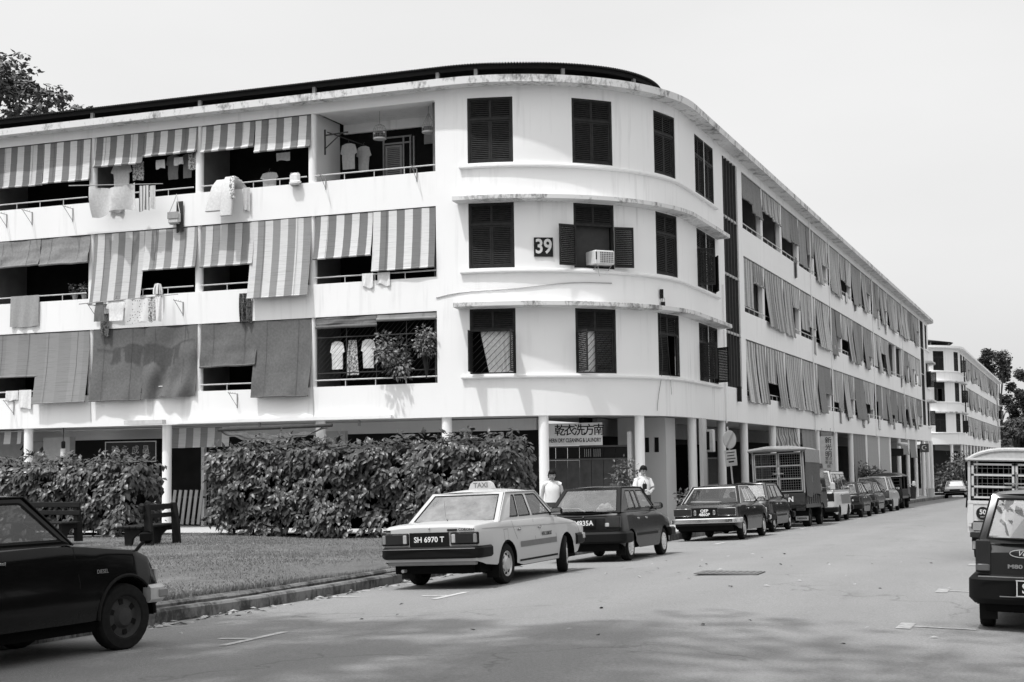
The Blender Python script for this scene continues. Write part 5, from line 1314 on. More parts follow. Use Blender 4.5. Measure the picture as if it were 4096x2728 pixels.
q = MB(); q.tube([(-.74, PK['Y'](3.06), .96), (-.72, PK['Y'](2.6), 1.42)], .004, 4); q.obj('antenna', GREYP, PK['c'])
# arch lip of the front wing
for s in (-1, 1):
    q = MB(); q.tube([(s*(PK['hwz'](ro+2.62, .7)+.006), PK['Y'](ro+2.62)-.41*cos(pi*i/16), .33+.41*sin(pi*i/16)) for i in range(17)], .018, 6); q.obj('arch_lip', RUB, PK['c'])

# caged lorries -----------------------------------------------------
MESHW = mat('cage_wire', .22, .6); CANOPY = m_cloth('canopy_canvas', .27, .15); CANOPYD = m_cloth('canopy_dark', .10, .2)
def cage_lorry(label, loc, roll, pitch, W, L, zfl, ztg, ztop, body, frame_m, canopy, gate_txt, flaps, round_top, side_canvas, dens, cabm, gate_m, badge=None):
    c = empty('lorry', loc, 0, label, 'lorry'); c.rotation_euler = (pitch, roll, 0)
    hw = W/2; r = .31; wb = L*.52; ra = .95       # origin under the rear axle
    y0 = -ra; y1 = L*.62-ra; Yf = L-ra
    q = MB(); q.box((0, (y0+y1)/2, zfl-.05), (W, y1-y0, .1)); q.obj('deck', body, c)
    q = MB()
    for s in (-1, 1): q.box((s*.38, (y0+Yf-.5)/2+.1, zfl-.2), (.09, Yf-y0-.6, .16))
    for yy in (y0+.2, 0, y1-.3): q.box((0, yy, zfl-.2), (.8, .08, .1))
    q.cyl((-hw+.15, 0, r), (hw-.15, 0, r), .06, n=8); q.obj('chassis', UNDER, c)
    for s in (-1, 1):
        q = MB(); h = ztg-zfl; q.box((s*(hw-.02), (y0+y1)/2, zfl+h/2+.0), (.04, y1-y0, h)); sp = q.obj('side_board', body, c)
        for i in range(7): q = MB(); q.box((s*(hw+.006), y0+.15+(y1-y0-.3)*i/6, zfl+h/2), (.02, .05, h-.03)); q.obj('board_rib', body, sp)
    h = ztg-zfl; q = MB(); q.box((0, y0-.02, zfl+h/2), (W-.02, .04, h)); tg = q.obj('tailgate', gate_m, c)
    q = MB(); q.box((0, y0-.045, zfl+.03), (W-.02, .015, .05)); q.box((0, y0-.045, ztg-.03), (W-.02, .015, .05))
    for s in (-1, 1): q.box((s*(hw-.06), y0-.045, zfl+h/2), (.08, .015, h-.1))
    q.obj('gate_frame', gate_m, tg)
    q = MB(); q.box((0, y1-.02, (zfl+ztop)/2-.05), (W-.06, .03, ztop-zfl-.2)); q.obj('head_board', UNDER, c)  # near-black board added to darken the cage inside
    q = MB(); q.box((0, (y0+y1)/2, zfl+.012), (W-.1, y1-y0-.1, .02)); q.obj('load_shade_floor', UNDER, c)  # near-black sheet over the deck, cage shade put into its colour
    # cage: corner posts, hoops, rear doors with mesh
    zs = ztop-(.22 if round_top else .16)
    q = MB()
    for s in (-1, 1):
        for yy in (y0, (y0+y1)/2, y1): q.box((s*(hw-.03), yy, (ztg+zs)/2), (.045, .045, zs-ztg))
        q.box((s*(hw-.03), (y0+y1)/2, zs), (.05, y1-y0, .05))
    q.box((0, y0, zs), (W, .05, .05)); q.obj('cage_frame', frame_m, c)
    for s in (-1, 1):
        q = MB(); a, b = (.01, hw-.07) if s > 0 else (-hw+.07, -.01); z0, z1 = ztg+.04, zs-.06
        for x in (a+.02, b-.02): q.box((x, y0-.01, (z0+z1)/2), (.04, .035, z1-z0))
        for z in (z0+.02, z0+(z1-z0)/3, z0+(z1-z0)*2/3, z1-.02): q.box(((a+b)/2, y0-.01, z), (b-a, .035, .035))
        d = q.obj('cage_door', frame_m, c)
        q = MB(); nx = int((b-a)/dens); nz = int((z1-z0)/dens)
        for i in range(1, nx): q.box((a+(b-a)*i/nx, y0-.012, (z0+z1)/2), (.004, .004, z1-z0))
        for i in range(1, nz): q.box(((a+b)/2, y0-.018, z0+(z1-z0)*i/nz), (b-a, .004, .004))
        q.obj('wire_mesh', MESHW, d)
    q = MB(); q.tube([(.02, y0-.05, (ztg+zs)/2+.15), (.02, y0-.06, (ztg+zs)/2-.15)], .014, 6); q.box((.0, y0-.05, (ztg+zs)/2-.05), (.35, .02, .025)); q.obj('door_bolt', CHROME, c)
    # canvas tilt
    q = MB(); N = 12; prof = []
    for i in range(N+1):
        t = -1+2*i/N; e = abs(t)**(4 if not round_top else 3); prof.append((t*(hw+.03), zs+.02+(ztop-zs-.02)*(1-e)))
    V = []
    for yy in (y0-.06, y0+.0, (y0+y1)/2, y1):
        V += [(x, yy, z-(.03 if yy < y0-.01 else 0)) for x, z in prof]
    n = N+1; q.add(V, [(k*n+i, k*n+i+1, (k+1)*n+i+1, (k+1)*n+i) for k in range(3) for i in range(N)]); b0 = len(q.v)
    lin = MB(); lin.add([(x*.985, yy, z-.03) for x, yy, z in V], [(k*n+i, (k+1)*n+i, (k+1)*n+i+1, k*n+i+1) for k in range(3) for i in range(N)]); lin.obj('canopy_shade', UNDER, c)  # near-black underside added as the shade beneath the canopy
    q.add([V[i] for i in range(n)]+[(x*.985, yy, z-.03) for x, yy, z in V[:n]], [(i+1, i, n+i, n+i+1) for i in range(N)])
    q.obj('canopy', canopy, c, ang=50)
    q = MB()
    if not round_top: q.tube([(-hw-.1, y0-.08, zs+.03), (-.3, y0-.1, zs+.08), (.1, y0-.09, zs+.05), (hw+.1, y0-.08, zs+.03)], [.05, .08, .07, .04], 8); q.obj('rolled_flap', canopy, c)
    else:
        q.box((0, y0-.06, zs+.015), (W+.06, .03, .035)); q.obj('roof_edge', SIGNW, c)
        q = MB(); q.add([(x*.97, y0-.045, z-.02) for x, z in prof]+[(x*.97, y0-.045, zs+.0) for x, z in prof], [(i, i+1, N+2+i, N+1+i) for i in range(N)]); q.obj('gable', canopy, c)
    if side_canvas:
        for s in (-1, 1):
            q = MB(); q.grid(lambda u, v: (s*(hw+.02+.03*sin(u*9)*v+.015*sin(v*8)), y0+.05+(y1-y0-.05)*u, zs+.02-(zs-ztg+.12)*v-.05*sin(u*7)*v), 14, 6); q.grid(lambda u, v: (s*(hw+.008+.03*sin(u*9)*v+.015*sin(v*8)), y0+.05+(y1-y0-.05)*u, zs+.02-(zs-ztg+.12)*v-.05*sin(u*7)*v), 14, 6); q.obj('side_canvas', side_canvas, c)
            q = MB(); q.grid(lambda u, v: (s*(hw+.045), y0-.02+(y1-y0)*u, zs+.04-.42*v), 8, 2); q.grid(lambda u, v: (s*(hw+.035), y0-.02+(y1-y0)*u, zs+.04-.42*v), 8, 2); q.obj('canvas_valance', canopy, c)
    # cab
    cz = ztop-.55 if not round_top else ztop-.2; q = MB(); hwc = hw-.06
    prof = [(y1+.08, .55), (Yf-.05, .55), (Yf, .62), (Yf, 1.02), (Yf-.28, cz), (y1+.2, cz+.02), (y1+.08, cz-.06)]
    V = [(s*hwc*(1 if z < 1.1 else .93), y, z) for s in (-1, 1) for y, z in prof]; n = len(prof)
    q.add(V, [tuple(range(n)), tuple(range(2*n-1, n-1, -1))]+[(i, (i+1) % n, n+(i+1) % n, n+i) for i in range(n)]); recalc(q.obj('cab', cabm, c, ang=30))
    for s in (-1, 1):
        q = MB(); q.quad(*[(s*(hwc*(1 if z < 1.1 else .935)+.006), y, z) for y, z in ((y1+.25, 1.08), (Yf-.12, 1.08), (Yf-.33, cz-.1), (y1+.25, cz-.1))]); q.obj('side_window', mat('cab_glass', .03, .05, spec=.9), c)
        q = MB(); q.rbox((s*(hw+.16), Yf-.12, 1.25), (.18, .06, .26), .03); q.tube([(s*hwc, Yf-.1, 1.2), (s*(hw+.12), Yf-.1, 1.25)], .014, 5); q.obj('mirror', STEEL if body is not None else RUB, c)
    q = MB(); q.quad((-hwc*.88, Yf-.02, 1.08), (hwc*.88, Yf-.02, 1.08), (hwc*.86, Yf-.275, cz-.06), (-hwc*.86, Yf-.275, cz-.06)); q.obj('windscreen', MATS['cab_glass'], c)
    for s in (-1, 1):
        add_wheel(c, s*(hw-.17), 0, r, .24, 'dark'); add_wheel(c, s*(hw-.17), wb, r, .18, 'dark')
        q = MB(); q.box((s*(hw-.25), -.42, .33), (.42, .014, .30)); q.obj('mud_flap', RUB, c)
        q = MB(); q.rbox((s*(hw-.18), y0-.04, zfl-.14), (.28, .05, .09), .01); q.obj('tail_lamp', LENSR, c)
        for yy in (0, wb): q = MB(); V = [(s*(hw-.03-.3*k), yy-.42*cos(pi*i/10), r+.02+.40*sin(pi*i/10)) for i in range(11) for k in (0, 1)]; q.add(V, [(2*i, 2*i+1, 2*i+3, 2*i+2) for i in range(10)]); q.obj('wheel_arch', RUB, c)
    if flaps:
        for s in (-1, 1):
            q = MB(); q.box((s*(hw-.25), -.44, .27), (.40, .012, .14)); fp = q.obj('flap_plate', mat('flap_white', .5, .6), c)
            text('NISSAN', .07, INK, fp, BACK(s*(hw-.25), -.447, .265), 'lettering', extr=.001, offs=.003, sx=1.3)
    for (txt, size, x, z, m, kw) in gate_txt: text(txt, size, m, tg, BACK(x, y0-.056, z), 'lettering', **kw)
    if badge:
        x, z = badge; q = MB(); q.lathe([(.0, 0), (.115, 0), (.115, .012), (.0, .013)], 22, (x, y0-.055, z), Matrix.Rotation(pi/2, 4, 'X')); bd = recalc(q.obj('speed_disc', INK, tg))
        text('50', .115, SIGNW, bd, BACK(x, y0-.071, z+.02), 'lettering', extr=.001, offs=.003); text('km/h', .04, SIGNW, bd, BACK(x, y0-.071, z-.06), 'lettering', extr=.001)
    return c
DKBLUE = m_paint('lorry_dark', .025, .35); LWHITE = m_paint('lorry_white', .60, .35)
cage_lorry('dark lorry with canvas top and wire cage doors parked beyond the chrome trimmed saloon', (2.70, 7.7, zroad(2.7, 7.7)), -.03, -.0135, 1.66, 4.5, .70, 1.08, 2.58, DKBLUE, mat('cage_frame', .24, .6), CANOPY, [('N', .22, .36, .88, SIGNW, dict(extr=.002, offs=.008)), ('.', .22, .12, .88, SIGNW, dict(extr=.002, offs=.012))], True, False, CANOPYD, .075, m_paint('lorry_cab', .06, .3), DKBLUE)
cage_lorry('white lorry with caged load bed and round 50 disc on its tailgate', (10.53, -11.95, zroad(10.53, -11.95)), .03, 0, 1.60, 4.2, .62, 1.08, 2.02, LWHITE, mat('cage_frame_pale', .5, .5), m_cloth('canopy_pale', .42, .1), [], True, True, CANOPYD, .085, LWHITE, LWHITE, badge=(-.54, .86))  # its dark side canvas is added to darken the caged bed
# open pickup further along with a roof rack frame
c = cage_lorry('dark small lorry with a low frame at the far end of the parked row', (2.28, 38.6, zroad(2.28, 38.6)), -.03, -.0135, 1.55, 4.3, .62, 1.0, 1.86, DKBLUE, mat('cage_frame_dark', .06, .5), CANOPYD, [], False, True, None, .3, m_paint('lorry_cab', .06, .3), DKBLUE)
# ------------------------------------------------------------------ hedges and trees
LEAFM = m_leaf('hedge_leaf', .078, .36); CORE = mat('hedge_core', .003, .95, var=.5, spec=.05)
def leaf_arrays(P, D, Nn, Ls, Ws, droop=.25):
    """folded leaves: base P, axis D, normal Nn; six points, four quads/tris as quads"""
    S = np.cross(D, Nn); S /= np.linalg.norm(S, axis=1, keepdims=True)+1e-9
    L = Ls[:, None]; Wd = Ws[:, None]
    v0 = P; v1 = P+D*L*.45+S*Wd-Nn*L*.03; v2 = P+D*L*.45-S*Wd-Nn*L*.03; v3 = P+D*L*.5+Nn*L*.05; v4 = P+D*L-Nn*L*droop
    V = np.stack([v0, v1, v3, v2, v4], 1).reshape(-1, 3); b = (np.arange(len(P))*5)[:, None]
    F = np.concatenate([b+np.array([[0, 1, 2]]), b+np.array([[0, 2, 3]]), b+np.array([[1, 4, 2]]), b+np.array([[2, 4, 3]])], 1).reshape(-1, 3)
    return V, F
def nrmz(a): return a/(np.linalg.norm(a, axis=1, keepdims=True)+1e-9)
def hedge(name, label, x0, x1, yf, yb, ztop, seed, end_right=True, end_left=True, n_sprig=1700, spot=None):
    rs = np.random.RandomState(seed); z0 = zg(yf)+.1
    H = empty(name, ((x0+x1)/2, (yf+yb)/2, z0), 0, label, 'hedge'); ox, oy, oz = H.location
    def bump(x, z): return .14*np.sin(x*1.9+seed)+.1*np.sin(z*3.1+x*1.3)+.07*np.sin(x*5.1+z*4)
    def top(x): return ztop+.05*np.sin(x*1.1+seed)+.04*np.sin(x*3.3+1)
    # solid near-black core: shade between the leaves put into its colour
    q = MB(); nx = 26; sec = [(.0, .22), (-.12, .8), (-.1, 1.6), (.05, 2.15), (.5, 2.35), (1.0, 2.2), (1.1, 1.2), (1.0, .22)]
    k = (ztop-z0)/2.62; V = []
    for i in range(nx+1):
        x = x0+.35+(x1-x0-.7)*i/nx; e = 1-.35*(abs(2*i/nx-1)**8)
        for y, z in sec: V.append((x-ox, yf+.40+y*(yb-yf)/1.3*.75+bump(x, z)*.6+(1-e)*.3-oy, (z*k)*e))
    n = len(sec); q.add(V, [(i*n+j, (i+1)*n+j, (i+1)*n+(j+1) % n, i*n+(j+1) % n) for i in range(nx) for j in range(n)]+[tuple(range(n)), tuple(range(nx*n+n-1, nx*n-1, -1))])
    recalc(q.obj('shade_core', CORE, H, ang=60))
    for i in range(int((x1-x0)/.55)):
        x = x0+.4+i*.55+rs.uniform(-.1, .1); q = MB(); q.tube([(x-ox, yf+.55-oy+rs.uniform(-.15, .15), -.05), (x-ox+rs.uniform(-.1, .1), yf+.6-oy, .4), (x-ox+rs.uniform(-.2, .2), yf+.6-oy, .8)], [.03, .025, .015], 5); q.obj('stem', WOODD, H)
    # sprigs on front, top and ends
    pts = []; nor = []
    for i in range(n_sprig):
        u = rs.uniform()
        if u < .70: x = rs.uniform(x0, x1); z = z0+.12+(top(x)-z0-.12)*rs.uniform()**.85; p = (x, yf+bump(x, z)*.8+rs.uniform(-.03, .12), z); nn = (rs.uniform(-.3, .3), -1, .25)
        elif u < .88: x = rs.uniform(x0, x1); p = (x, rs.uniform(yf, yb), top(x)+rs.uniform(-.08, .12)+(rs.uniform(.1, .32) if rs.uniform() < .14 else 0)); nn = (rs.uniform(-.3, .3), -.5, 1)
        else:
            r = rs.uniform() < .5
            x = (x1 if r else x0)+rs.uniform(-.1, .1); z = rs.uniform(z0+.15, ztop); p = (x, rs.uniform(yf, yb), z); nn = (1 if r else -1, -.4, .2)
        pts.append(p); nor.append(nn)
    # clumps: thin out between them so that dark gaps open
    pts = np.array(pts); cl = np.sin(pts[:, 0]*4.3+seed+np.sin(pts[:, 2]*2.1)*1.2)*np.sin(pts[:, 2]*5.2+pts[:, 0]*1.1)
    kp = (cl > -.45) | (rs.uniform(size=len(pts)) < .3); pts = pts[kp]; pts[:, 1] += np.where(cl[kp] > .1, -.06, .05); nor = [nor[i] for i in np.where(kp)[0]]
    nor = nrmz(np.array(nor, float)); K = 5
    P = np.repeat(pts, K, 0); Nn = np.repeat(nor, K, 0); M = len(P)
    sx = rs.uniform(-1, 1, M); D = nrmz(np.stack([sx*.9, np.full(M, -.35)+rs.uniform(-.3, .3, M), rs.uniform(-1.3, -.1, M)], 1)+Nn*.3)
    topm = np.repeat(nor[:, 2] > .6, K); D[topm] = nrmz(np.stack([rs.uniform(-1, 1, topm.sum()), rs.uniform(-.8, .3, topm.sum()), rs.uniform(-.35, .75, topm.sum())], 1))
    P = P+D*rs.uniform(0, .07, M)[:, None]+rs.uniform(-.05, .05, (M, 3))
    nn = nrmz(Nn*.7+np.array([[0, -.1, .55]])+rs.uniform(-.35, .35, (M, 3))); nn = nrmz(nn-D*(nn*D).sum(1, keepdims=True))
    Ls = rs.uniform(.09, .26, M); Ws = Ls*rs.uniform(.24, .32, M)
    P = P-np.array([[ox, oy, oz]])
    V, F = leaf_arrays(P, D, nn, Ls, Ws)
    # the 300 largest-showing leaves are parts of their own
    front = np.where((~topm) & (nor.repeat(K, 0)[:, 1] < -.8) & (Ls > .19))[0]; pick = rs.choice(front, min(300, len(front)), replace=False); mask = np.ones(M, bool); mask[pick] = False
    base = None
    lv, lf = leaf_arrays(np.zeros((1, 3)), np.array([[0, 0, 1.]]), np.array([[0, -1., 0]]), np.array([1.]), np.array([.28]))
    lm = arr_mesh('leaf', lv, lf, LEAFM)
    for i in pick:
        o = bpy.data.objects.new('leaf', lm); COL.objects.link(o); o.parent = H
        d = Vector(D[i]); nv = Vector(nn[i]); s = d.cross(nv); R = Matrix((s, -nv, d)).transposed().to_4x4(); R = R @ Matrix.Scale(Ls[i]*1.1, 4); R.translation = Vector(P[i])+nv*.02; o.matrix_local = R
    idx = np.where(mask)[0]; V, F = leaf_arrays(P[idx], D[idx], nn[idx], Ls[idx], Ws[idx])
    o = link('foliage', arr_mesh('foliage', V, F, LEAFM), H); stuff(o)
    return H
hedge('hedge', 'tall clipped hedge of big drooping leaves standing behind the taxi', -10.55, -1.75, -5.35, -3.95, 2.26, 5, n_sprig=2700)
hedge('hedge', 'lower leafy hedge beside the park bench, in front of the shop with the framed sign', -23.5, -12.15, -6.75, -5.3, 1.92, 9, n_sprig=2700)
TL = m_leaf('tree_leaf', .055, .55); BARK = mat('bark', .07, .9, var=.4, scale=8)
def tree(name, label, base, height, crown_r, crown_h, trunk_r, nclump, nleaf, lsize, seed, group=None, flat=.6, umbrella=False, lm=None, lean=(0, 0)):
    rs = np.random.RandomState(seed); T = empty(name, base, 0, label, 'tree', group)
    cz = height-crown_h/2; q = MB()
    q.tube([(0, 0, -.4), (.05*trunk_r, 0, cz*.4), (.2*trunk_r, .1*trunk_r, cz*.8)], [trunk_r*1.2, trunk_r, trunk_r*.7], 9)
    C = []
    for i in range(nclump):
        a = rs.uniform(0, 2*pi); u = rs.uniform()**.5
        e = rs.uniform(-1, 1); rr = crown_r*u*sqrt(max(.05, 1-e*e*.8)); z = cz+e*crown_h*.42
        if umbrella: z = cz+crown_h*(.35-.5*(rr/crown_r)**2)*rs.uniform(.5, 1.1)
        C.append((rr*cos(a)+lean[0], rr*sin(a)+lean[1], z, rs.uniform(.6, 1.25)*crown_r/(nclump**.5)*1.35))
    for i, (x, y, z, r) in enumerate(C):
        if i % 2 == 0: q.tube([(.2*trunk_r, 0, cz*.7-.1*crown_h), (x*.5, y*.5, (cz*.72+z)/2), (x, y, z)], [trunk_r*.35, trunk_r*.2, trunk_r*.07], 5)
    q.obj('trunk', BARK, T)
    C = np.array(C); per = nleaf//nclump; P = np.repeat(C[:, :3], per, 0); rad = np.repeat(C[:, 3], per); M = len(P)
    d = nrmz(rs.normal(size=(M, 3))); P = P+d*(rad*rs.uniform(.25, 1.0, M)**.6)[:, None]*np.array([[1, 1, flat]])
    D = nrmz(rs.normal(size=(M, 3))*np.array([[1, 1, .5]])+np.array([[0, 0, -.3]])); nn = nrmz(d*.4+rs.normal(size=(M, 3))*.5+np.array([[0, 0, .8]])); nn = nrmz(nn-D*(nn*D).sum(1, keepdims=True))
    Ls = rs.uniform(.6, 1.3, M)*lsize; V, F = leaf_arrays(P, D, nn, Ls, Ls*.3, .1)
    stuff(link('crown', arr_mesh('crown', V, F, lm or TL), T)); return T
tree('rain_tree', 'feathery tree rising behind the sheet roof at the end of the lawn wing', (-37.8, 16.0, zg(16)), 22.6, 6.0, 6.5, .5, 50, 13000, .30, 21, lm=m_leaf('feathery_leaf', .09, .6))
far = [(-1.2, 222, 23.0, 5.0, 16, 1), (3.8, 226, 19.0, 4.4, 13, 2), (8.5, 224, 17, 4.5, 12, 3), (-7, 236, 17, 5, 12, 4), (13.5, 226, 15, 5, 12, 5), (1.8, 213, 10.5, 3.3, 8, 6), (6.0, 214, 11, 3.4, 8, 7), (10.5, 212, 10, 3.6, 8, 8), (-1.4, 209, 7, 2.4, 6, 9)]
wd = ['tallest round dark tree on the hill beyond the distant block', 'broad tree on the hill next to the tallest one', 'rounded tree behind the broad hill tree', 'tree on the hill mostly hidden behind the distant block', 'tree on the hill above the white lorry', 'pale bushy tree at the foot of the hill', 'low spreading tree at the foot of the hill', 'low tree at the hill foot above the white lorry', 'small bushy tree against the end of the distant block']
FTL = m_leaf('far_leaf', .07, .6)
for (x, y, h, r, ch, sd), w in zip(far, wd): tree('broadleaf_tree', w, (x, y, -2.2), h, r, ch, .4, 34, 13000, .46, 30+sd, 'trees on the hill beyond the distant block', 1.0, lm=FTL)
# grassy rise behind the far block
q = MB()
def hill(u, v): 
    x = -60+180*u; y = 206+120*v; t = min(1, v*4); return (x, y, -2.3+8.5*(1-cos(t*pi))/2*(.75+.25*sin(u*5)))
q.grid(hill, 24, 12); struct(q.obj('hill', m_grass('hill_grass', .11)))
# shade trees over the street behind the camera: the foreground road and the black pickup stand in their shadow
tree('rain_tree', 'spreading street tree whose shade falls over the black pickup', (-3.6, -34.5, 0), 12.0, 6.6, 3.4, .4, 44, 9500, .34, 51, 'street trees shading the foreground', .5, True, lean=(3.4, 1.2))
tree('rain_tree', 'spreading street tree leaning over the middle of the road in the foreground', (17.0, -38.2, 0), 12.4, 6.4, 3.2, .4, 44, 3000, .34, 52, 'street trees shading the foreground', .5, True, lean=(-10.6, 4.3))
# unseen trees added out of view: dark reflections in car windows and paint
for i, (x, y, h) in enumerate([(20.5, -20, 9), (22, -8, 9.5), (16.5, 30, 7.5), (16, 45, 8), (16.5, 58, 8), (16, 72, 8), (16.5, 88, 8), (16, 106, 8), (-14, -60, 11), (-2, -64, 12), (10, -62, 11), (23, -52, 12), (-24, -46, 10)]):
    tree('unseen_tree', f"unseen bushy tree added for dark reflections in the cars, {ORD[i]} of the row", (x, y, zg(y)), h, 5.2 if x > 17 or x < 13 else 3.3, h*.86, .35, 26, 3600, .8 if x > 17 else .6, 70+i, 'unseen trees added for dark reflections', 1.0)
# fallen leaves along the kerb and on the road
lv, lf = leaf_arrays(np.zeros((1, 3)), np.array([[0, 1., 0]]), np.array([[0, 0, 1.]]), np.array([1.]), np.array([.25]))
DL = [arr_mesh('fallen_leaf', lv, lf, mat('dry_leaf', .34, .8, var=.3)), arr_mesh('fallen_leaf', lv, lf, mat('dry_leaf_dark', .05, .8, var=.3))]
rl = random.Random(4)
for i in range(190):
    if i < 140: y = rl.uniform(-26.5, -15); x = kx(y)+abs(rl.gauss(0, .16))+.03
    else: x = rl.uniform(2.2, 10.5); y = rl.uniform(-29, -12)
    o = link('fallen_leaf', DL[rl.random() < .45], None, (x, y, zroad(x, y)+.012), rl.uniform(0, 6)); s = rl.uniform(.08, .19) if i < 140 else rl.uniform(.05, .12); o.scale = (s, s, s); o.rotation_euler = (rl.uniform(-.25, .25), rl.uniform(-.25, .25), rl.uniform(0, 6))
    tag(o, 'dry fallen leaf lying beside the lawn kerb' if i < 140 else 'single dry leaf lying out on the open road', 'leaf', 'fallen leaves along the kerb' if i < 140 else 'fallen leaves on the road')
# ------------------------------------------------------------------ shop fronts, signs, street furniture
def board(name, label, cat, x0, x1, z0, z1, y, m, parent=None, t=.05, rim=None):
    q = MB(); q.box(((x0+x1)/2, y, (z0+z1)/2), (x1-x0, t, z1-z0)); o = q.obj(name, m, parent)
    if label: tag(o, label, cat)
    if rim:
        for a, b, c_, d in ((x0, x1, z1-.03, z1), (x0, x1, z0, z0+.03), (x0, x0+.03, z0+.03, z1-.03), (x1-.03, x1, z0+.03, z1-.03)):
            q = MB(); q.box(((a+b)/2, y-t/2-.006, (c_+d)/2), (b-a, .012, d-c_)); q.obj('rim', rim, o)
    return o
FR = lambda x, y, z: frame((x, y, z), (1, 0, 0), (0, -1, 0))
def brush(ch, size, m, par, x, y, z):
    """one heavy brush character: strokes thickened by overlaid copies"""
    for k, (dx, dz) in enumerate(((0, 0), (.028, 0), (.014, .02))): text(ch, size, m, par, FR(x+dx*size, y-.0008*k, z+dz*size), 'lettering', extr=.002)
# laundry sign across the corner shop
o = board('shop_sign', 'white shop signboard with black brush characters over the corner laundry', 'sign', -3.75, -1.80, 2.30, 2.98, 2.40, SIGNW)
for i, ch in enumerate('乾衣洗方南'): brush(ch, .36, INK, o, -3.14+i*.31, 2.372, 2.745)
text('SOUTHERN DRY CLEANING & LAUNDRY', .17, INK, o, FR(-2.80, 2.372, 2.455), 'lettering', extr=.002, offs=.004, sx=.62)
# folding shutters of the laundry
LW = mat('shop_panel', .075, .7, var=.3, scale=3)
sh = empty('folding_doors', (-2.9, 3.3, zg(3)+KZ), 0, 'grey folding panel doors of the laundry under its signboard', 'doors'); oz = sh.location.z
for i in range(8):
    x = -4.4+i*.39+.2; q = MB(); q.box((x+2.9, 0, 1.0), (.37, .05, 2.0)); q.obj('door_panel', LW, sh)
    q = MB(); q.box((x+2.9, .02, 2.22), (.37, .03, .36)); q.obj('dark_pane', INK, sh)
q = MB(); q.box((0, -.02, 2.03), (3.2, .07, .05)); q.box((0, -.02, 2.42), (3.2, .07, .05)); q.obj('lintel', mat('lintel', .10, .7), sh)
for i in range(2):
    q = MB()
    for k in range(4): q.tube([(.35+i*.3+k*.065-.1+.0*cos(a), -.03, 2.1+.24*a/6) for a in range(7)], .006, 4)
    q.obj('vent_grille', SIGNW, sh)
q = MB(); q.box((1.72, -.1, 1.4), (.12, .12, 2.9)); q.obj('post', CREAM, sh)
# corner stair wall with two narrow slits, and its dark doorway
st = empty('stair_core', (-.9, 5.4, zg(5)+KZ), 0, 'pale plastered stair wall with two narrow slit windows behind the corner columns', 'wall')
q = MB(); zz = 3.2-st.location.z
xa, xb = -.62, .72       # local x
def seg(x0, x1, z0, z1): q.box(((x0+x1)/2, 0, (z0+z1)/2), (x1-x0, .14, z1-z0))
cuts = [(-.44, -.27), (-.12, .05)]; zl0, zl1 = 2.25, 2.72
seg(-1.3, .28, 0, zl0); seg(-1.3, .28, zl1, zz-.02); seg(-1.3, cuts[0][0], zl0, zl1); seg(cuts[0][1], cuts[1][0], zl0, zl1); seg(cuts[1][1], .28, zl0, zl1)
q.obj('wall_panel', CREAM, st)
for a, b in cuts: q = MB(); q.box(((a+b)/2, .09, (zl0+zl1)/2), (b-a, .02, zl1-zl0)); q.obj('slit_window', INK, st)
q = MB(); q.box((.21, .6, zz/2-.01), (.14, 1.05, zz-.03)); q.obj('side_wall', CREAM, st)
q = MB(); q.box((1.0, 1.9, zz/2-.01), (.12, .5, zz-.03)); q.obj('door_jamb', CREAM, st)
mb = MB(); mb.rbox((-.02, 8.35, 2.45), (.5, .3, .75), .02); o = tag(mb.obj('light_box_sign', SIGNW), 'small white box sign on the stair doorway pillar', 'sign'); q = MB(); q.box((-.02, 8.19, 2.45), (.26, .02, .6)); q.obj('dark_face', INK, o)
q = MB(); q.box((-.5, 7.6, 1.05), (1.1, .1, 2.55)); q.obj('doorway_shade_panel', mat('doorway_shade', .006, .95, spec=.05), BLD)  # black panel added in place of the shade inside the doorway
q = MB(); q.cyl((-.25, 8.45, zg(8)+KZ), (-.25, 8.45, A_), .22, n=16, caps=False); q.obj('stair_column', mat('dim_plaster', .3, .9), BLD, ang=60)
# shops of the lawn wing
o = board('shop_sign', 'dark signboard with a pale rim and four pale characters above the lower hedge', 'sign', -19.35, -17.3, 2.02, 2.72, 1.95, mat('sign_dark', .03, .5), rim=mat('rim_pale', .45, .5))
for i, ch in enumerate('號永成昌'): text(ch, .30, mat('sign_gold', .28, .5), o, FR(-18.95+i*.41, 1.922, 2.42), 'lettering', extr=.002)
o = board('shop_sign', 'grey signboard with one large dark character beside the lower hedge', 'sign', -24.6, -21.9, 2.0, 2.78, 1.9, mat('sign_grey', .22, .6))
brush('公', .60, INK, o, -22.6, 1.872, 2.44); text('AN', .25, INK, o, FR(-22.9, 1.872, 2.10), 'lettering', extr=.002, offs=.006)
aw = blind((-24.4, .7, 3.16), 0, 2.55, .48, BS[0], out=.05, roll=False, cords=False, name='shop_awning', seed=77); tag(aw, 'striped awning strip over the grey signboard with one character', 'awning')
aw = blind((-16.2, 1.0, 3.1), 0, 2.3, .66, BS[1], out=.06, roll=False, cords=False, name='shop_awning', seed=78); tag(aw, 'striped awning strip over the dark doorway between the hedges', 'awning')
q = MB(); q.box((-21.0, 1.6, 2.45), (1.1, .3, .9)); tag(q.obj('notice_cabinet', mat('cabinet', .36, .6)), 'pale cabinet panel hung under the arcade behind the lower hedge', 'cabinet')
q = MB(); q.tube([(-19.9, .4, 3.2), (-19.9, .4, 2.75)], .01, 5); q.rbox((-19.9, .4, 2.62), (.12, .12, .25), .03); o = tag(q.obj('hanging_lamp', INK), 'dark lamp hanging under the arcade over the lower hedge', 'lamp')
q = MB(); q.lathe([(.0, 0), (.07, .02), (.09, .3), (.09, .7), (.0, .72)], 12, (-19.9, .4, 1.78)); tag(q.obj('paper_lantern', SIGNW), 'long white lantern under the dark hanging lamp', 'lantern')
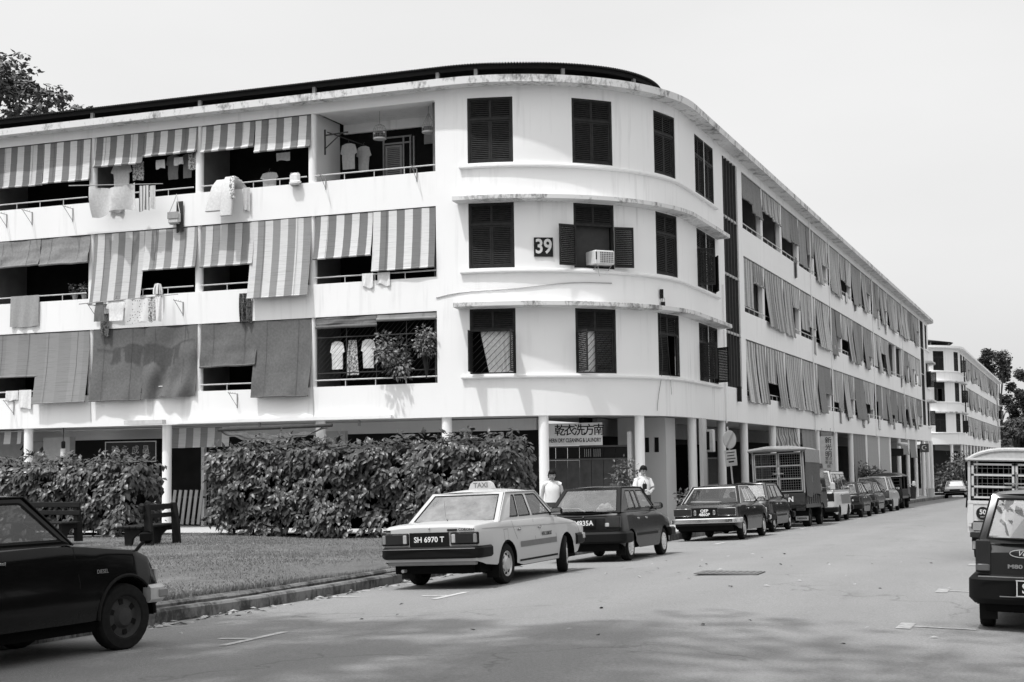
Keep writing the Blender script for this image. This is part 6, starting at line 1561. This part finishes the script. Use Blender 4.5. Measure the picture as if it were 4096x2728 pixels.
# canvas awning roll sticking out over the tall hedge
a = empty('awning', (-11.5, -.2, 2.85), 0, 'folded dark canvas awning jutting out above the tall hedge', 'awning')
q = MB(); q.tube([(-1.85, -.35, .1), (0, -.38, .12), (2.1, -.3, .16)], .05, 8); q.obj('roll_bar', WOODD, a)
q = MB(); q.grid(lambda u, v: (-1.75+3.5*u, -.4+.5*v+.05*sin(u*26)*(1-v*.3), .08-.36*sin(pi*u)**.6*(1-v*.6)-.03*sin(u*31)), 50, 6); q.grid(lambda u, v: (-1.75+3.5*u, -.388+.5*v+.05*sin(u*26)*(1-v*.3), .09-.36*sin(pi*u)**.6*(1-v*.6)-.03*sin(u*31)), 50, 6); q.obj('canvas', m_cloth('awning_canvas', .10, .3), a)
board('box_sign', 'plain grey box sign under the arcade above the tall hedge', 'sign', -10.4, -9.65, 2.45, 2.87, .9, mat('box_sign_grey', .33, .6), t=.2)
# doorway between the hedges: planks leaning, folding lattice gate
q = MB(); q.box((-15.72, 2.35, 1.05), (.12, .14, 2.9)); q.obj('door_post', CREAM, BLD)
pl = empty('plank_rack', (-16.3, 2.2, zg(2)+KZ), 0, 'rack of pale slanted slats leaning in the dark doorway between the hedges', 'rack')
for i in range(6): q = MB(); q.box((-.55+i*.21, .06, .62), (.11, .03, 1.15), M=Matrix.Rotation(.14, 3, 'Y')); q.obj('slat', mat('slat_pale', .4, .7), pl)
for z in (.2, .95): q = MB(); q.box((0, .1, z), (1.35, .05, .06)); q.obj('rail', WOODD, pl)
gt = empty('lattice_gate', (-15.2, 2.5, zg(2)+KZ), 0, 'folding metal lattice gate half hidden by the tall hedge', 'gate')
q = MB()
for i in range(9):
    x = -.42+i*.11; q.box((x, 0, 1.25), (.018, .02, 2.45))
q.obj('upright', GREYP, gt)
q = MB()
for i in range(8):
    for k in range(6):
        z = .1+k*.4; x = -.42+i*.11; q.tube([(x, -.02, z), (x+.11, -.02, z+.2)], .006, 4); q.tube([(x, -.02, z+.4), (x+.11, -.02, z+.2)], .006, 4)
q.obj('lattice', GREYP, gt)
# long wing shop fronts: grilles, blinds, screens between columns
q = MB()
for i in range(40): q.box((-2.88, 16.6+i*.18, .85), (.02, .02, 2.2))
for z in (-.2, .8, 1.9): q.box((-2.88, 20.1, z), (.03, 7.2, .04))
tag(q.obj('security_grille', mat('grille_shop', .25, .6)), 'vertical bar security grille on the dark shop beyond the stair doorway', 'grille')
for y0, w, h, m, lab in ((27.0, 3.6, 1.5, BS[3], 'plain bamboo arcade blind beyond the no entry sign'), (43.0, 4.9, 3.2, BS[3], 'tall plain arcade blind beside the hanging vertical sign'), (48.7, 4.9, 2.9, m_cloth('screen_cloth', .34, .1), 'pale cloth arcade screen with faint print'), (54.4, 4.8, 2.9, m_cloth('screen_cloth2', .38, .1), 'pale cloth arcade screen carrying two lines of print'), (66.0, 4.3, 1.1, CANV2, 'grey arcade awning strip near the end of the long wing'), (71.4, 4.3, 1.3, CANV2, 'grey arcade awning strip before the crescent sign')):
    o = blind((-.12, y0, A_-.02), pi/2, w, h, m, out=.1, cords=False, name='arcade_blind', roll=h < 2, seed=int(y0)); tag(o, lab, 'blind')
o = blind((-.15, 21.0, 3.16), pi/2, 4.6, .95, m_blind('awning_stripe', .5, .15, .2), out=.12, wav=.05, drape=.08, nx=30, roll=False, cords=False, name='shop_awning', seed=5); tag(o, 'crumpled striped awning under the arcade behind the caged lorry', 'awning')
# vertical sign with brush characters
sg = empty('vertical_sign', (.45, 30.3, 1.2), 0, 'tall white hanging signboard with a column of black characters above the white minibus', 'sign')
q = MB(); q.box((0, 0, .82), (.62, .07, 1.70)); q.obj('board', SIGNW, sg)
for i, ch in enumerate('新光明'): brush(ch, .32, INK, sg, .08, -.037, 1.46-i*.33)
for i, ch in enumerate('電冷髮氣院'): text(ch, .17, INK, sg, FR((.0, .17, .0, .17, .09)[i], -.037, (.62, .58, .45, .41, .25)[i]), 'lettering', extr=.002)
text('Royal', .14, INK, sg, FR(.0, -.037, .07), 'lettering', extr=.002, shear=.3)
q = MB(); q.box((0, 0, 1.76), (.5, .03, .2)); q.tube([(-.2, 0, 1.7), (-.2, 0, 2.05)], .012, 5); q.tube([(.2, 0, 1.7), (.2, 0, 2.05)], .012, 5); q.obj('hanger', GREYP, sg)
# no-entry disc and notice on a leaning post
ps = empty('sign_post', (1.1, 7.5, zg(7.5)+KZ), 0, 'leaning street sign post with a round disc and a notice plate at the footpath', 'street sign'); ps.rotation_euler = (radians(5), radians(-3), 0)
q = MB(); q.cyl((0, 0, -.1), (0, 0, 3.1), .028, n=10); q.obj('post', STEEL, ps)
q = MB(); q.lathe([(.0, 0), (.29, 0), (.30, .012), (.29, .024), (.0, .024)], 26, (0, -.04, 2.68), Matrix.Rotation(pi/2, 4, 'X') ); o = recalc(q.obj('disc', mat('disc_grey', .45, .5), ps)); o.rotation_euler = (0, 0, radians(58))
q = MB(); q.box((0, -.073, 2.68), (.07, .012, .56), M=Matrix.Rotation(.7, 3, 'Y')); b = q.obj('bar', mat('disc_bar', .3, .5), ps); b.rotation_euler = (0, 0, radians(58))
q = MB(); q.box((0, -.045, 2.08), (.42, .012, .52)); o = q.obj('notice_plate', mat('notice', .48, .5), ps); o.rotation_euler = (0, 0, radians(40))
for i, w_ in enumerate((.3, .26, .32, .2)):
    q = MB(); q.box((0, -.053, 2.26-i*.1), (w_, .004, .03 if i < 3 else .05)); q.obj('printed_line', INK, o)
# crescent sign and lamp post at the far end
pp = empty('sign_post', (1.05, 71.5, zg(71.5)+KZ), 0, 'thin post carrying a dark square crescent sign at the far end of the wing', 'street sign')
q = MB(); q.cyl((0, 0, -.1), (0, 0, 4.1), .05, n=8); q.obj('post', STEEL, pp)
q = MB(); q.box((-.1, -.07, 3.6), (.62, .03, .62)); pb = q.obj('plate', mat('crescent_plate', .09, .5), pp)
q = MB(); q.tube([(-.1+.16*cos(a), -.09, 3.62+.16*sin(a)) for a in [radians(50+i*13) for i in range(20)]], [.01+.03*sin(pi*i/19) for i in range(20)], 6); q.obj('crescent', SIGNW, pb)
q = MB(); q.lathe([(.0, 0), (.05, 0), (.05, .01), (.0, .01)], 8, (0, -.088, 3.62), Matrix.Rotation(pi/2, 4, 'X')); q.obj('star', SIGNW, pb)
q = MB(); q.box((.2, 61, 2.2), (.8, .06, .5)); tag(q.obj('hanging_sign', INK), 'small black signboard hanging out from the arcade', 'sign')
q = MB(); q.lathe([(.0, -.14), (.3, -.1), (.36, 0), (.3, .1), (.0, .14)], 14, (.35, 63, 2.75)); tag(q.obj('globe_lamp', SIGNW), 'flat white lamp hanging out from the arcade above the black signboard', 'lamp')
# bins and pots by the arcade
for x, y, r, h, lab in ((.55, 66, .28, .75, 'dark bin standing at the far kerb'), (1.0, 74, .3, .6, 'pale bin standing at the end of the footpath')):
    q = MB(); q.lathe([(.0, 0), (r*.8, 0), (r, h), (r*1.08, h), (r*1.08, h+.05), (r*.9, h+.05), (r*.7, .1), (.0, .1)], 14, (x, y, zg(y)+KZ)); tag(q.obj('bin', CD if 'dark' in lab else CREAM), lab, 'bin')
q = MB(); q.rbox((.2, 50, zg(50)+KZ+.55), (.8, 1.0, 1.1), .05); q.obj('counter', CREAM, None); tag(bpy.data.objects['counter'], 'pale stall counter under the arcade beside the parked estate', 'counter')
def bush(name, label, loc, r, h, n, ls, seed, pot=None, m=None, cat='plant', flat=.8, clumps=7):
    rs = np.random.RandomState(seed); B = empty(name, loc, 0, label, cat)
    C = np.stack([rs.uniform(-r*.6, r*.6, clumps), rs.uniform(-r*.6, r*.6, clumps), rs.uniform(h*.25, h*.85, clumps)], 1)
    P = np.repeat(C, n//clumps, 0); M = len(P); d = nrmz(rs.normal(size=(M, 3))); P = P+d*(rs.uniform(.2, 1, M)*r*.6)[:, None]
    D = nrmz(d+np.array([[0, 0, -.4]])+rs.normal(size=(M, 3))*.3); nn = nrmz(np.array([[0, -.4, .8]])+rs.normal(size=(M, 3))*.4); nn = nrmz(nn-D*(nn*D).sum(1, keepdims=True)); Ls = rs.uniform(.7, 1.3, M)*ls
    V, F = leaf_arrays(P, D, nn, Ls, Ls*.28); stuff(link('foliage', arr_mesh('foliage', V, F, m or LEAFM), B))
    q = MB()
    for c_ in C: q.tube([(0, 0, 0), (c_[0]*.5, c_[1]*.5, c_[2]*.6), tuple(c_)], [.02, .012, .006], 4)
    q.obj('stems', WOODD, B)
    if pot: q = MB(); q.lathe([(.0, 0), (pot*.7, 0), (pot, pot*1.3), (pot*1.1, pot*1.3), (pot*1.1, pot*1.45), (pot*.9, pot*1.45), (pot*.85, pot*1.2), (.0, pot*1.2)], 12, (0, 0, -pot*1.3)); q.obj('pot', mat('clay_pot', .25, .8), B)
    return B
bush('shrub', 'dark shrub growing at the arcade behind the parked hatchbacks', (.4, 44.5, zg(44)+KZ), .9, 2.3, 900, .2, 61)
bush('shrub', 'dark shrubs massed at the foot of the distant block behind the white saloon', (-.6, 117, zg(117)+KZ), 2.2, 3.6, 1800, .35, 62, clumps=14)
bush('potted_plant', 'thin potted shrub beside the column near the person in a sleeveless top', (.35, -2.2, zg(-2)+KZ+.3), .55, 1.7, 260, .12, 63, .22)
bush('potted_plant', 'potted leafy plant at the stair doorway beside the chrome trimmed saloon', (1.0, 1.6, zg(1.6)+KZ+.3), .4, .9, 300, .14, 64, .22)
bush('potted_plant', 'potted plant on the third storey rail of the fourth bay', (-19.35, .22, 7.55), .17, .4, 140, .08, 65, .10)
bush('potted_plant', 'second potted plant on the third storey rail of the fourth bay', (-18.98, .22, 7.55), .17, .42, 140, .08, 66, .10)
bush('potted_plant', 'small sparse potted plant on the third storey rail, second bay', (-12.5, .2, 7.6), .14, .35, 24, .16, 67, .11)
bush('balcony_plant', 'large leafy plant filling the grille of the second storey bay beside the white tee shirts', (-7.55, .0, 4.35), .62, 1.35, 1100, .15, 68, m=m_leaf('balcony_leaf', .14, .4))
bush('balcony_plant', 'climbing plant growing up the grille against the solid corner wall', (-6.5, .02, 4.35), .36, 2.1, 800, .10, 69, m=MATS['balcony_leaf'], clumps=10)
# park benches
def bench(label, loc, rz):
    b = empty('park_bench', loc, rz, label, 'bench'); m = mat('bench_dark', .012, .7, var=.3, spec=.2)
    for y in (-.85, .85):
        q = MB(); q.prism([(-.02, 0), (.16, 0), (.13, .42), (.05, .98), (-.07, .98), (-.04, .45)], y-.06, y+.06, Matrix(((1, 0, 0, 0), (0, 0, 1, 0), (0, 1, 0, 0), (0, 0, 0, 1)))); q.obj('back_post', m, b)
        q = MB(); q.prism([(-.50, 0), (-.36, 0), (-.32, .2), (-.2, .32), (0, .34), (0, .44), (-.52, .44), (-.52, .3)], y-.05, y+.05, Matrix(((1, 0, 0, 0), (0, 0, 1, 0), (0, 1, 0, 0), (0, 0, 0, 1)))); q.obj('leg', m, b)
    for x in (-.57, -.42, -.27, -.12): q = MB(); q.rbox((x, 0, .465), (.135, 2.05, .05), .01); q.obj('seat_plank', m, b)
    for z in (.70, .90): q = MB(); q.rbox((-.055, 0, z), (.05, 2.05, .13 if z > .8 else .11), .01); q.obj('back_plank', m, b)
    return b
bench('dark park bench with two back rails on the lawn between the hedges', (-8.40, -10.9, -.01), radians(13))
bench('dark park bench half hidden behind the bonnet of the black pickup', (-12.4, -9.7, .02), radians(80))
# ------------------------------------------------------------------ people
SKIN = mat('skin', .42, .6, var=.08); HAIR = mat('hair', .01, .5, var=.3); TOPW = m_cloth('shirt_white', .74, .05); TROU = m_cloth('trousers_dark', .06, .1); SHOE = mat('shoe', .03, .5)
def skin_obj(name, pts, edges, m, parent, sub=2, root=0):
    me = bpy.data.meshes.new(name); me.from_pydata([p[:3] for p in pts], edges, []); me.materials.append(m)
    o = link(name, me, parent); o.modifiers.new('s', 'SKIN'); me.skin_vertices or None
    for i, p in enumerate(pts):
        r = p[3]; me.skin_vertices[0].data[i].radius = (r, r) if not isinstance(r, tuple) else r
    me.skin_vertices[0].data[root].use_root = True
    sm = o.modifiers.new('u', 'SUBSURF'); sm.levels = sub; sm.render_levels = sub
    dg = bpy.context.evaluated_depsgraph_get(); dg.update(); nm = bpy.data.meshes.new_from_object(o.evaluated_get(dg)); o.modifiers.clear(); o.data = nm
    if not nm.materials: nm.materials.append(m)
    for p in nm.polygons: p.use_smooth = True
    return o
def person(label, loc, rz, h, sleeveless, armL, armR, tilt, glasses=False, wide=1.0):
    """armL/armR: elbow and wrist points; built 1.70 tall, facing -y, then scaled"""
    Pn = empty('person', loc, rz, label, 'person'); k = h/1.70; Pn.scale = (k, k, k)
    w = wide
    body = [(0, 0, .93, (.14*w, .09)), (0, .01, 1.08, (.125*w, .085)), (0, .01, 1.25, (.14*w, .09)), (0, .015, 1.37, (.12*w, .075)), (0, .01, 1.455, (.055, .055)), (0, -.012, 1.52, (.05, .05)),
            (.10, 0, .88, .088), (.105, -.01, .50, .058), (.11, .02, .10, .042), (.115, -.10, .04, .038), (-.10, 0, .88, .088), (-.105, -.01, .50, .058), (-.11, .02, .10, .042), (-.115, -.10, .04, .038),
            (.185*w, .015, 1.385, .055), armR[0]+(.041,), armR[1]+(.030,), (-.185*w, .015, 1.385, .055), armL[0]+(.041,), armL[1]+(.030,)]
    ed = [(0, 1), (1, 2), (2, 3), (3, 4), (4, 5), (0, 6), (6, 7), (7, 8), (8, 9), (0, 10), (10, 11), (11, 12), (12, 13), (3, 14), (14, 15), (15, 16), (3, 17), (17, 18), (18, 19)]
    skin_obj('body', body, ed, SKIN, Pn)
    # head: skull, jaw, nose, ears, hair cap
    Hh = Matrix.Translation((0, -.02, 1.60)) @ Matrix.Rotation(tilt, 4, 'X')
    q = MB(); n = 18; prof = []
    def hd(u, v):
        a = 2*pi*u; z = -.125+.25*v; e = sqrt(max(0, 1-((z-.01)/.128)**2)); rx = .076*e; ry = .094*e
        if z < -.03: s = 1-.28*((-.03-z)/.095); rx *= s; ry *= s*.95
        x = rx*cos(a); y = ry*sin(a)
        if y < 0 and z < -.02: y *= 1.02
        y -= .02*max(0, 1-abs(x)/.016)*max(0, 1-abs(z+.018)/.032) if y < -.05 else 0
        return tuple(Hh @ Vector((x, y, z)))
    q.grid(hd, 32, 22); q.obj('head', SKIN, Pn, ang=80)
    for s in (-1, 1):
        q = MB(); q.lathe([(.0, -.028), (.012, -.02), (.015, .005), (.012, .025), (.0, .03)], 8, M=Hh @ Matrix.Translation((s*.079, .01, -.005))); q.obj('ear', SKIN, Pn)
        q = MB(); q.lathe([(.0, -.006), (.011, -.004), (.013, 0), (.011, .004), (.0, .006)], 8, M=Hh @ Matrix.Translation((s*.031, -.082, .008)) @ Matrix.Rotation(pi/2, 4, 'Y')); q.obj('eye', INK, Pn)
    q = MB(); q.box((0, 0, 0), (.045, .012, .009), M=None); q.v = [tuple(Hh @ Vector((x, y-.081, z-.062))) for x, y, z in q.v]; q.obj('mouth', mat('lips', .14, .6), Pn)
    rh = random.Random(int(h*100))
    def hr(u, v):
        a = 2*pi*u; s_ = sin(a); el = pi/2*(1-v); lim = -.07 if s_ > .3 else (.0 if s_ > -.45 else .036)
        if -.45 < s_ <= .3: lim = .005-.075*(s_+.45)/.75
        zc = .135*sin(el); z = lim+(zc-0)*(.135-lim)/.135+.004
        rr = (1-.12*max(0, -z-.01)/.08)*cos(el)**.75 if v < 1 else (1-.12*max(0, -z-.01)/.08)
        j = 1+.035*sin(a*9)+.025*sin(a*17+v*9); return tuple(Hh @ Vector((.096*rr*cos(a)*j, .113*rr*s_*j+.004, z+.006*sin(a*11)*v)))
    q = MB(); q.grid(hr, 40, 10); q.obj('hair', HAIR, Pn, ang=80)
    # clothes
    def ring(sec, m, nm, close=False, seg=24):
        q = MB(); V = []
        for z, rx, ry, ox, oy in sec:
            for i in range(seg): a = 2*pi*i/seg; f = 1+.02*sin(a*5+z*20); V.append((ox+rx*cos(a)*f, oy+ry*sin(a)*f, z))
        q.add(V, [(j*seg+i, j*seg+(i+1) % seg, (j+1)*seg+(i+1) % seg, (j+1)*seg+i) for j in range(len(sec)-1) for i in range(seg)]); return q.obj(nm, m, Pn, ang=70)
    ring([(.84, .17*w, .125, 0, 0), (.95, .168*w, .122, 0, 0), (1.1, .158*w, .115, 0, .005), (1.25, .175*w, .12, 0, .008), (1.36, .175*w, .108, 0, .012), (1.42, .12*w, .08, 0, .012), (1.455, .085, .075, 0, .012)], TOPW, 'shirt')
    for s, arm in ((1, armR), (-1, armL)):
        A = Vector((s*.15*w, .015, 1.385)); E = Vector(arm[0]); q = MB()
        if not sleeveless: q.tube([tuple(A), tuple(A+(E-A)*.3), tuple(A+(E-A)*.72)], [.07, .068, .066], 12)
        if not sleeveless: q.obj('sleeve', TOPW, Pn)
        if sleeveless: q = MB(); q.tube([(s*.05, .012, 1.44), (s*.12*w, .014, 1.425), (s*.195*w, .015, 1.385)], [.04, .052, .052], 12); q.obj('shoulder', TOPW, Pn)
        # hand with five fingers
        Wp = Vector(arm[1]); d = (Wp-E).normalized(); u = d.cross(Vector((0, 0, 1))); u = u.normalized() if u.length > .1 else Vector((1, 0, 0)); nv = u.cross(d)
        hp = [tuple(Wp)+(.024,), tuple(Wp+d*.05)+(.028,), tuple(Wp+d*.085)+(.026,)]; he = [(0, 1), (1, 2)]
        for i, (off, ln) in enumerate(((-.027, .065), (-.009, .075), (.009, .07), (.027, .055))):
            b0 = len(hp); p1 = Wp+d*.095+u*off; p2 = p1+d*ln*.55-nv*.02; p3 = p2+d*ln*.3-nv*.035
            hp += [tuple(p1)+(.0095,), tuple(p2)+(.0085,), tuple(p3)+(.0075,)]; he += [(2, b0), (b0, b0+1), (b0+1, b0+2)]
        b0 = len(hp); t1 = Wp+d*.04-u*.032*s; t2 = t1+d*.035-u*.02*s-nv*.02; hp += [tuple(t1)+(.011,), tuple(t2)+(.009,)]; he += [(1, b0), (b0, b0+1)]
        skin_obj('hand', hp, he, SKIN, Pn, 1)
    for s in (-1, 1): ring([(.98, .095, .125, s*.085, 0), (.85, .098, .112, s*.098, 0), (.5, .075, .08, s*.106, -.005), (.1, .062, .068, s*.11, .02)], TROU, 'trouser_leg', seg=14)
    ring([(.88, .19*w, .138, 0, 0), (.99, .18*w, .132, 0, 0)], TROU, 'waistband')
    for s in (-1, 1): q = MB(); q.rbox((s*.114, -.05, .035), (.09, .26, .07), .03); q.obj('shoe', SHOE, Pn)
    if glasses:
        q = MB()
        for s in (-1, 1): q.tube([tuple(Hh @ Vector((s*.033+.024*cos(a*pi/6), -.094, .006+.018*sin(a*pi/6)))) for a in range(13)], .003, 4)
        q.tube([tuple(Hh @ Vector((-.009, -.095, .008))), tuple(Hh @ Vector((.009, -.095, .008)))], .003, 4); q.obj('glasses', GREYP, Pn)
    return Pn
p1 = person('person in a white sleeveless top looking down beside the dark hatchback', (.95, -10.0, zg(-10)+.09), radians(20), 1.62, True, ((-.24, .02, 1.12), (-.24, -.06, .88)), ((.24, .02, 1.12), (.22, -.08, .88)), radians(8))
p2 = person('person in a white polo shirt and glasses looking down at hands holding a small bag', (1.30, -4.1, zg(-4.1)+KZ), radians(38), 1.70, False, ((-.25, -.02, 1.13), (-.08, -.27, 1.12)), ((.27, -.02, 1.13), (.10, -.28, 1.10)), radians(13), True, 1.08)
b = empty('hand_bag', (1.42, -4.38, zg(-4.1)+KZ+1.10), radians(38), 'small dark wrist bag held against the white polo shirt', 'bag')
q = MB(); q.rbox((0, 0, .08), (.12, .06, .20), .03); q.obj('pouch', INK, b)
q = MB(); q.tube([(-.03, 0, .17), (0, 0, .26), (.03, 0, .17)], .008, 5); q.obj('strap', INK, b)
p3 = person('distant person in dark clothes under the end of the arcade', (.2, 63.6, zg(63.6)+KZ), radians(10), 1.68, False, ((-.25, .0, 1.12), (-.24, -.05, .86)), ((.25, 0, 1.12), (.24, -.05, .86)), radians(5))
for ch in p3.children:
    if ch.name.startswith(('shirt', 'sleeve')): ch.data.materials.clear(); ch.data.materials.append(CM)
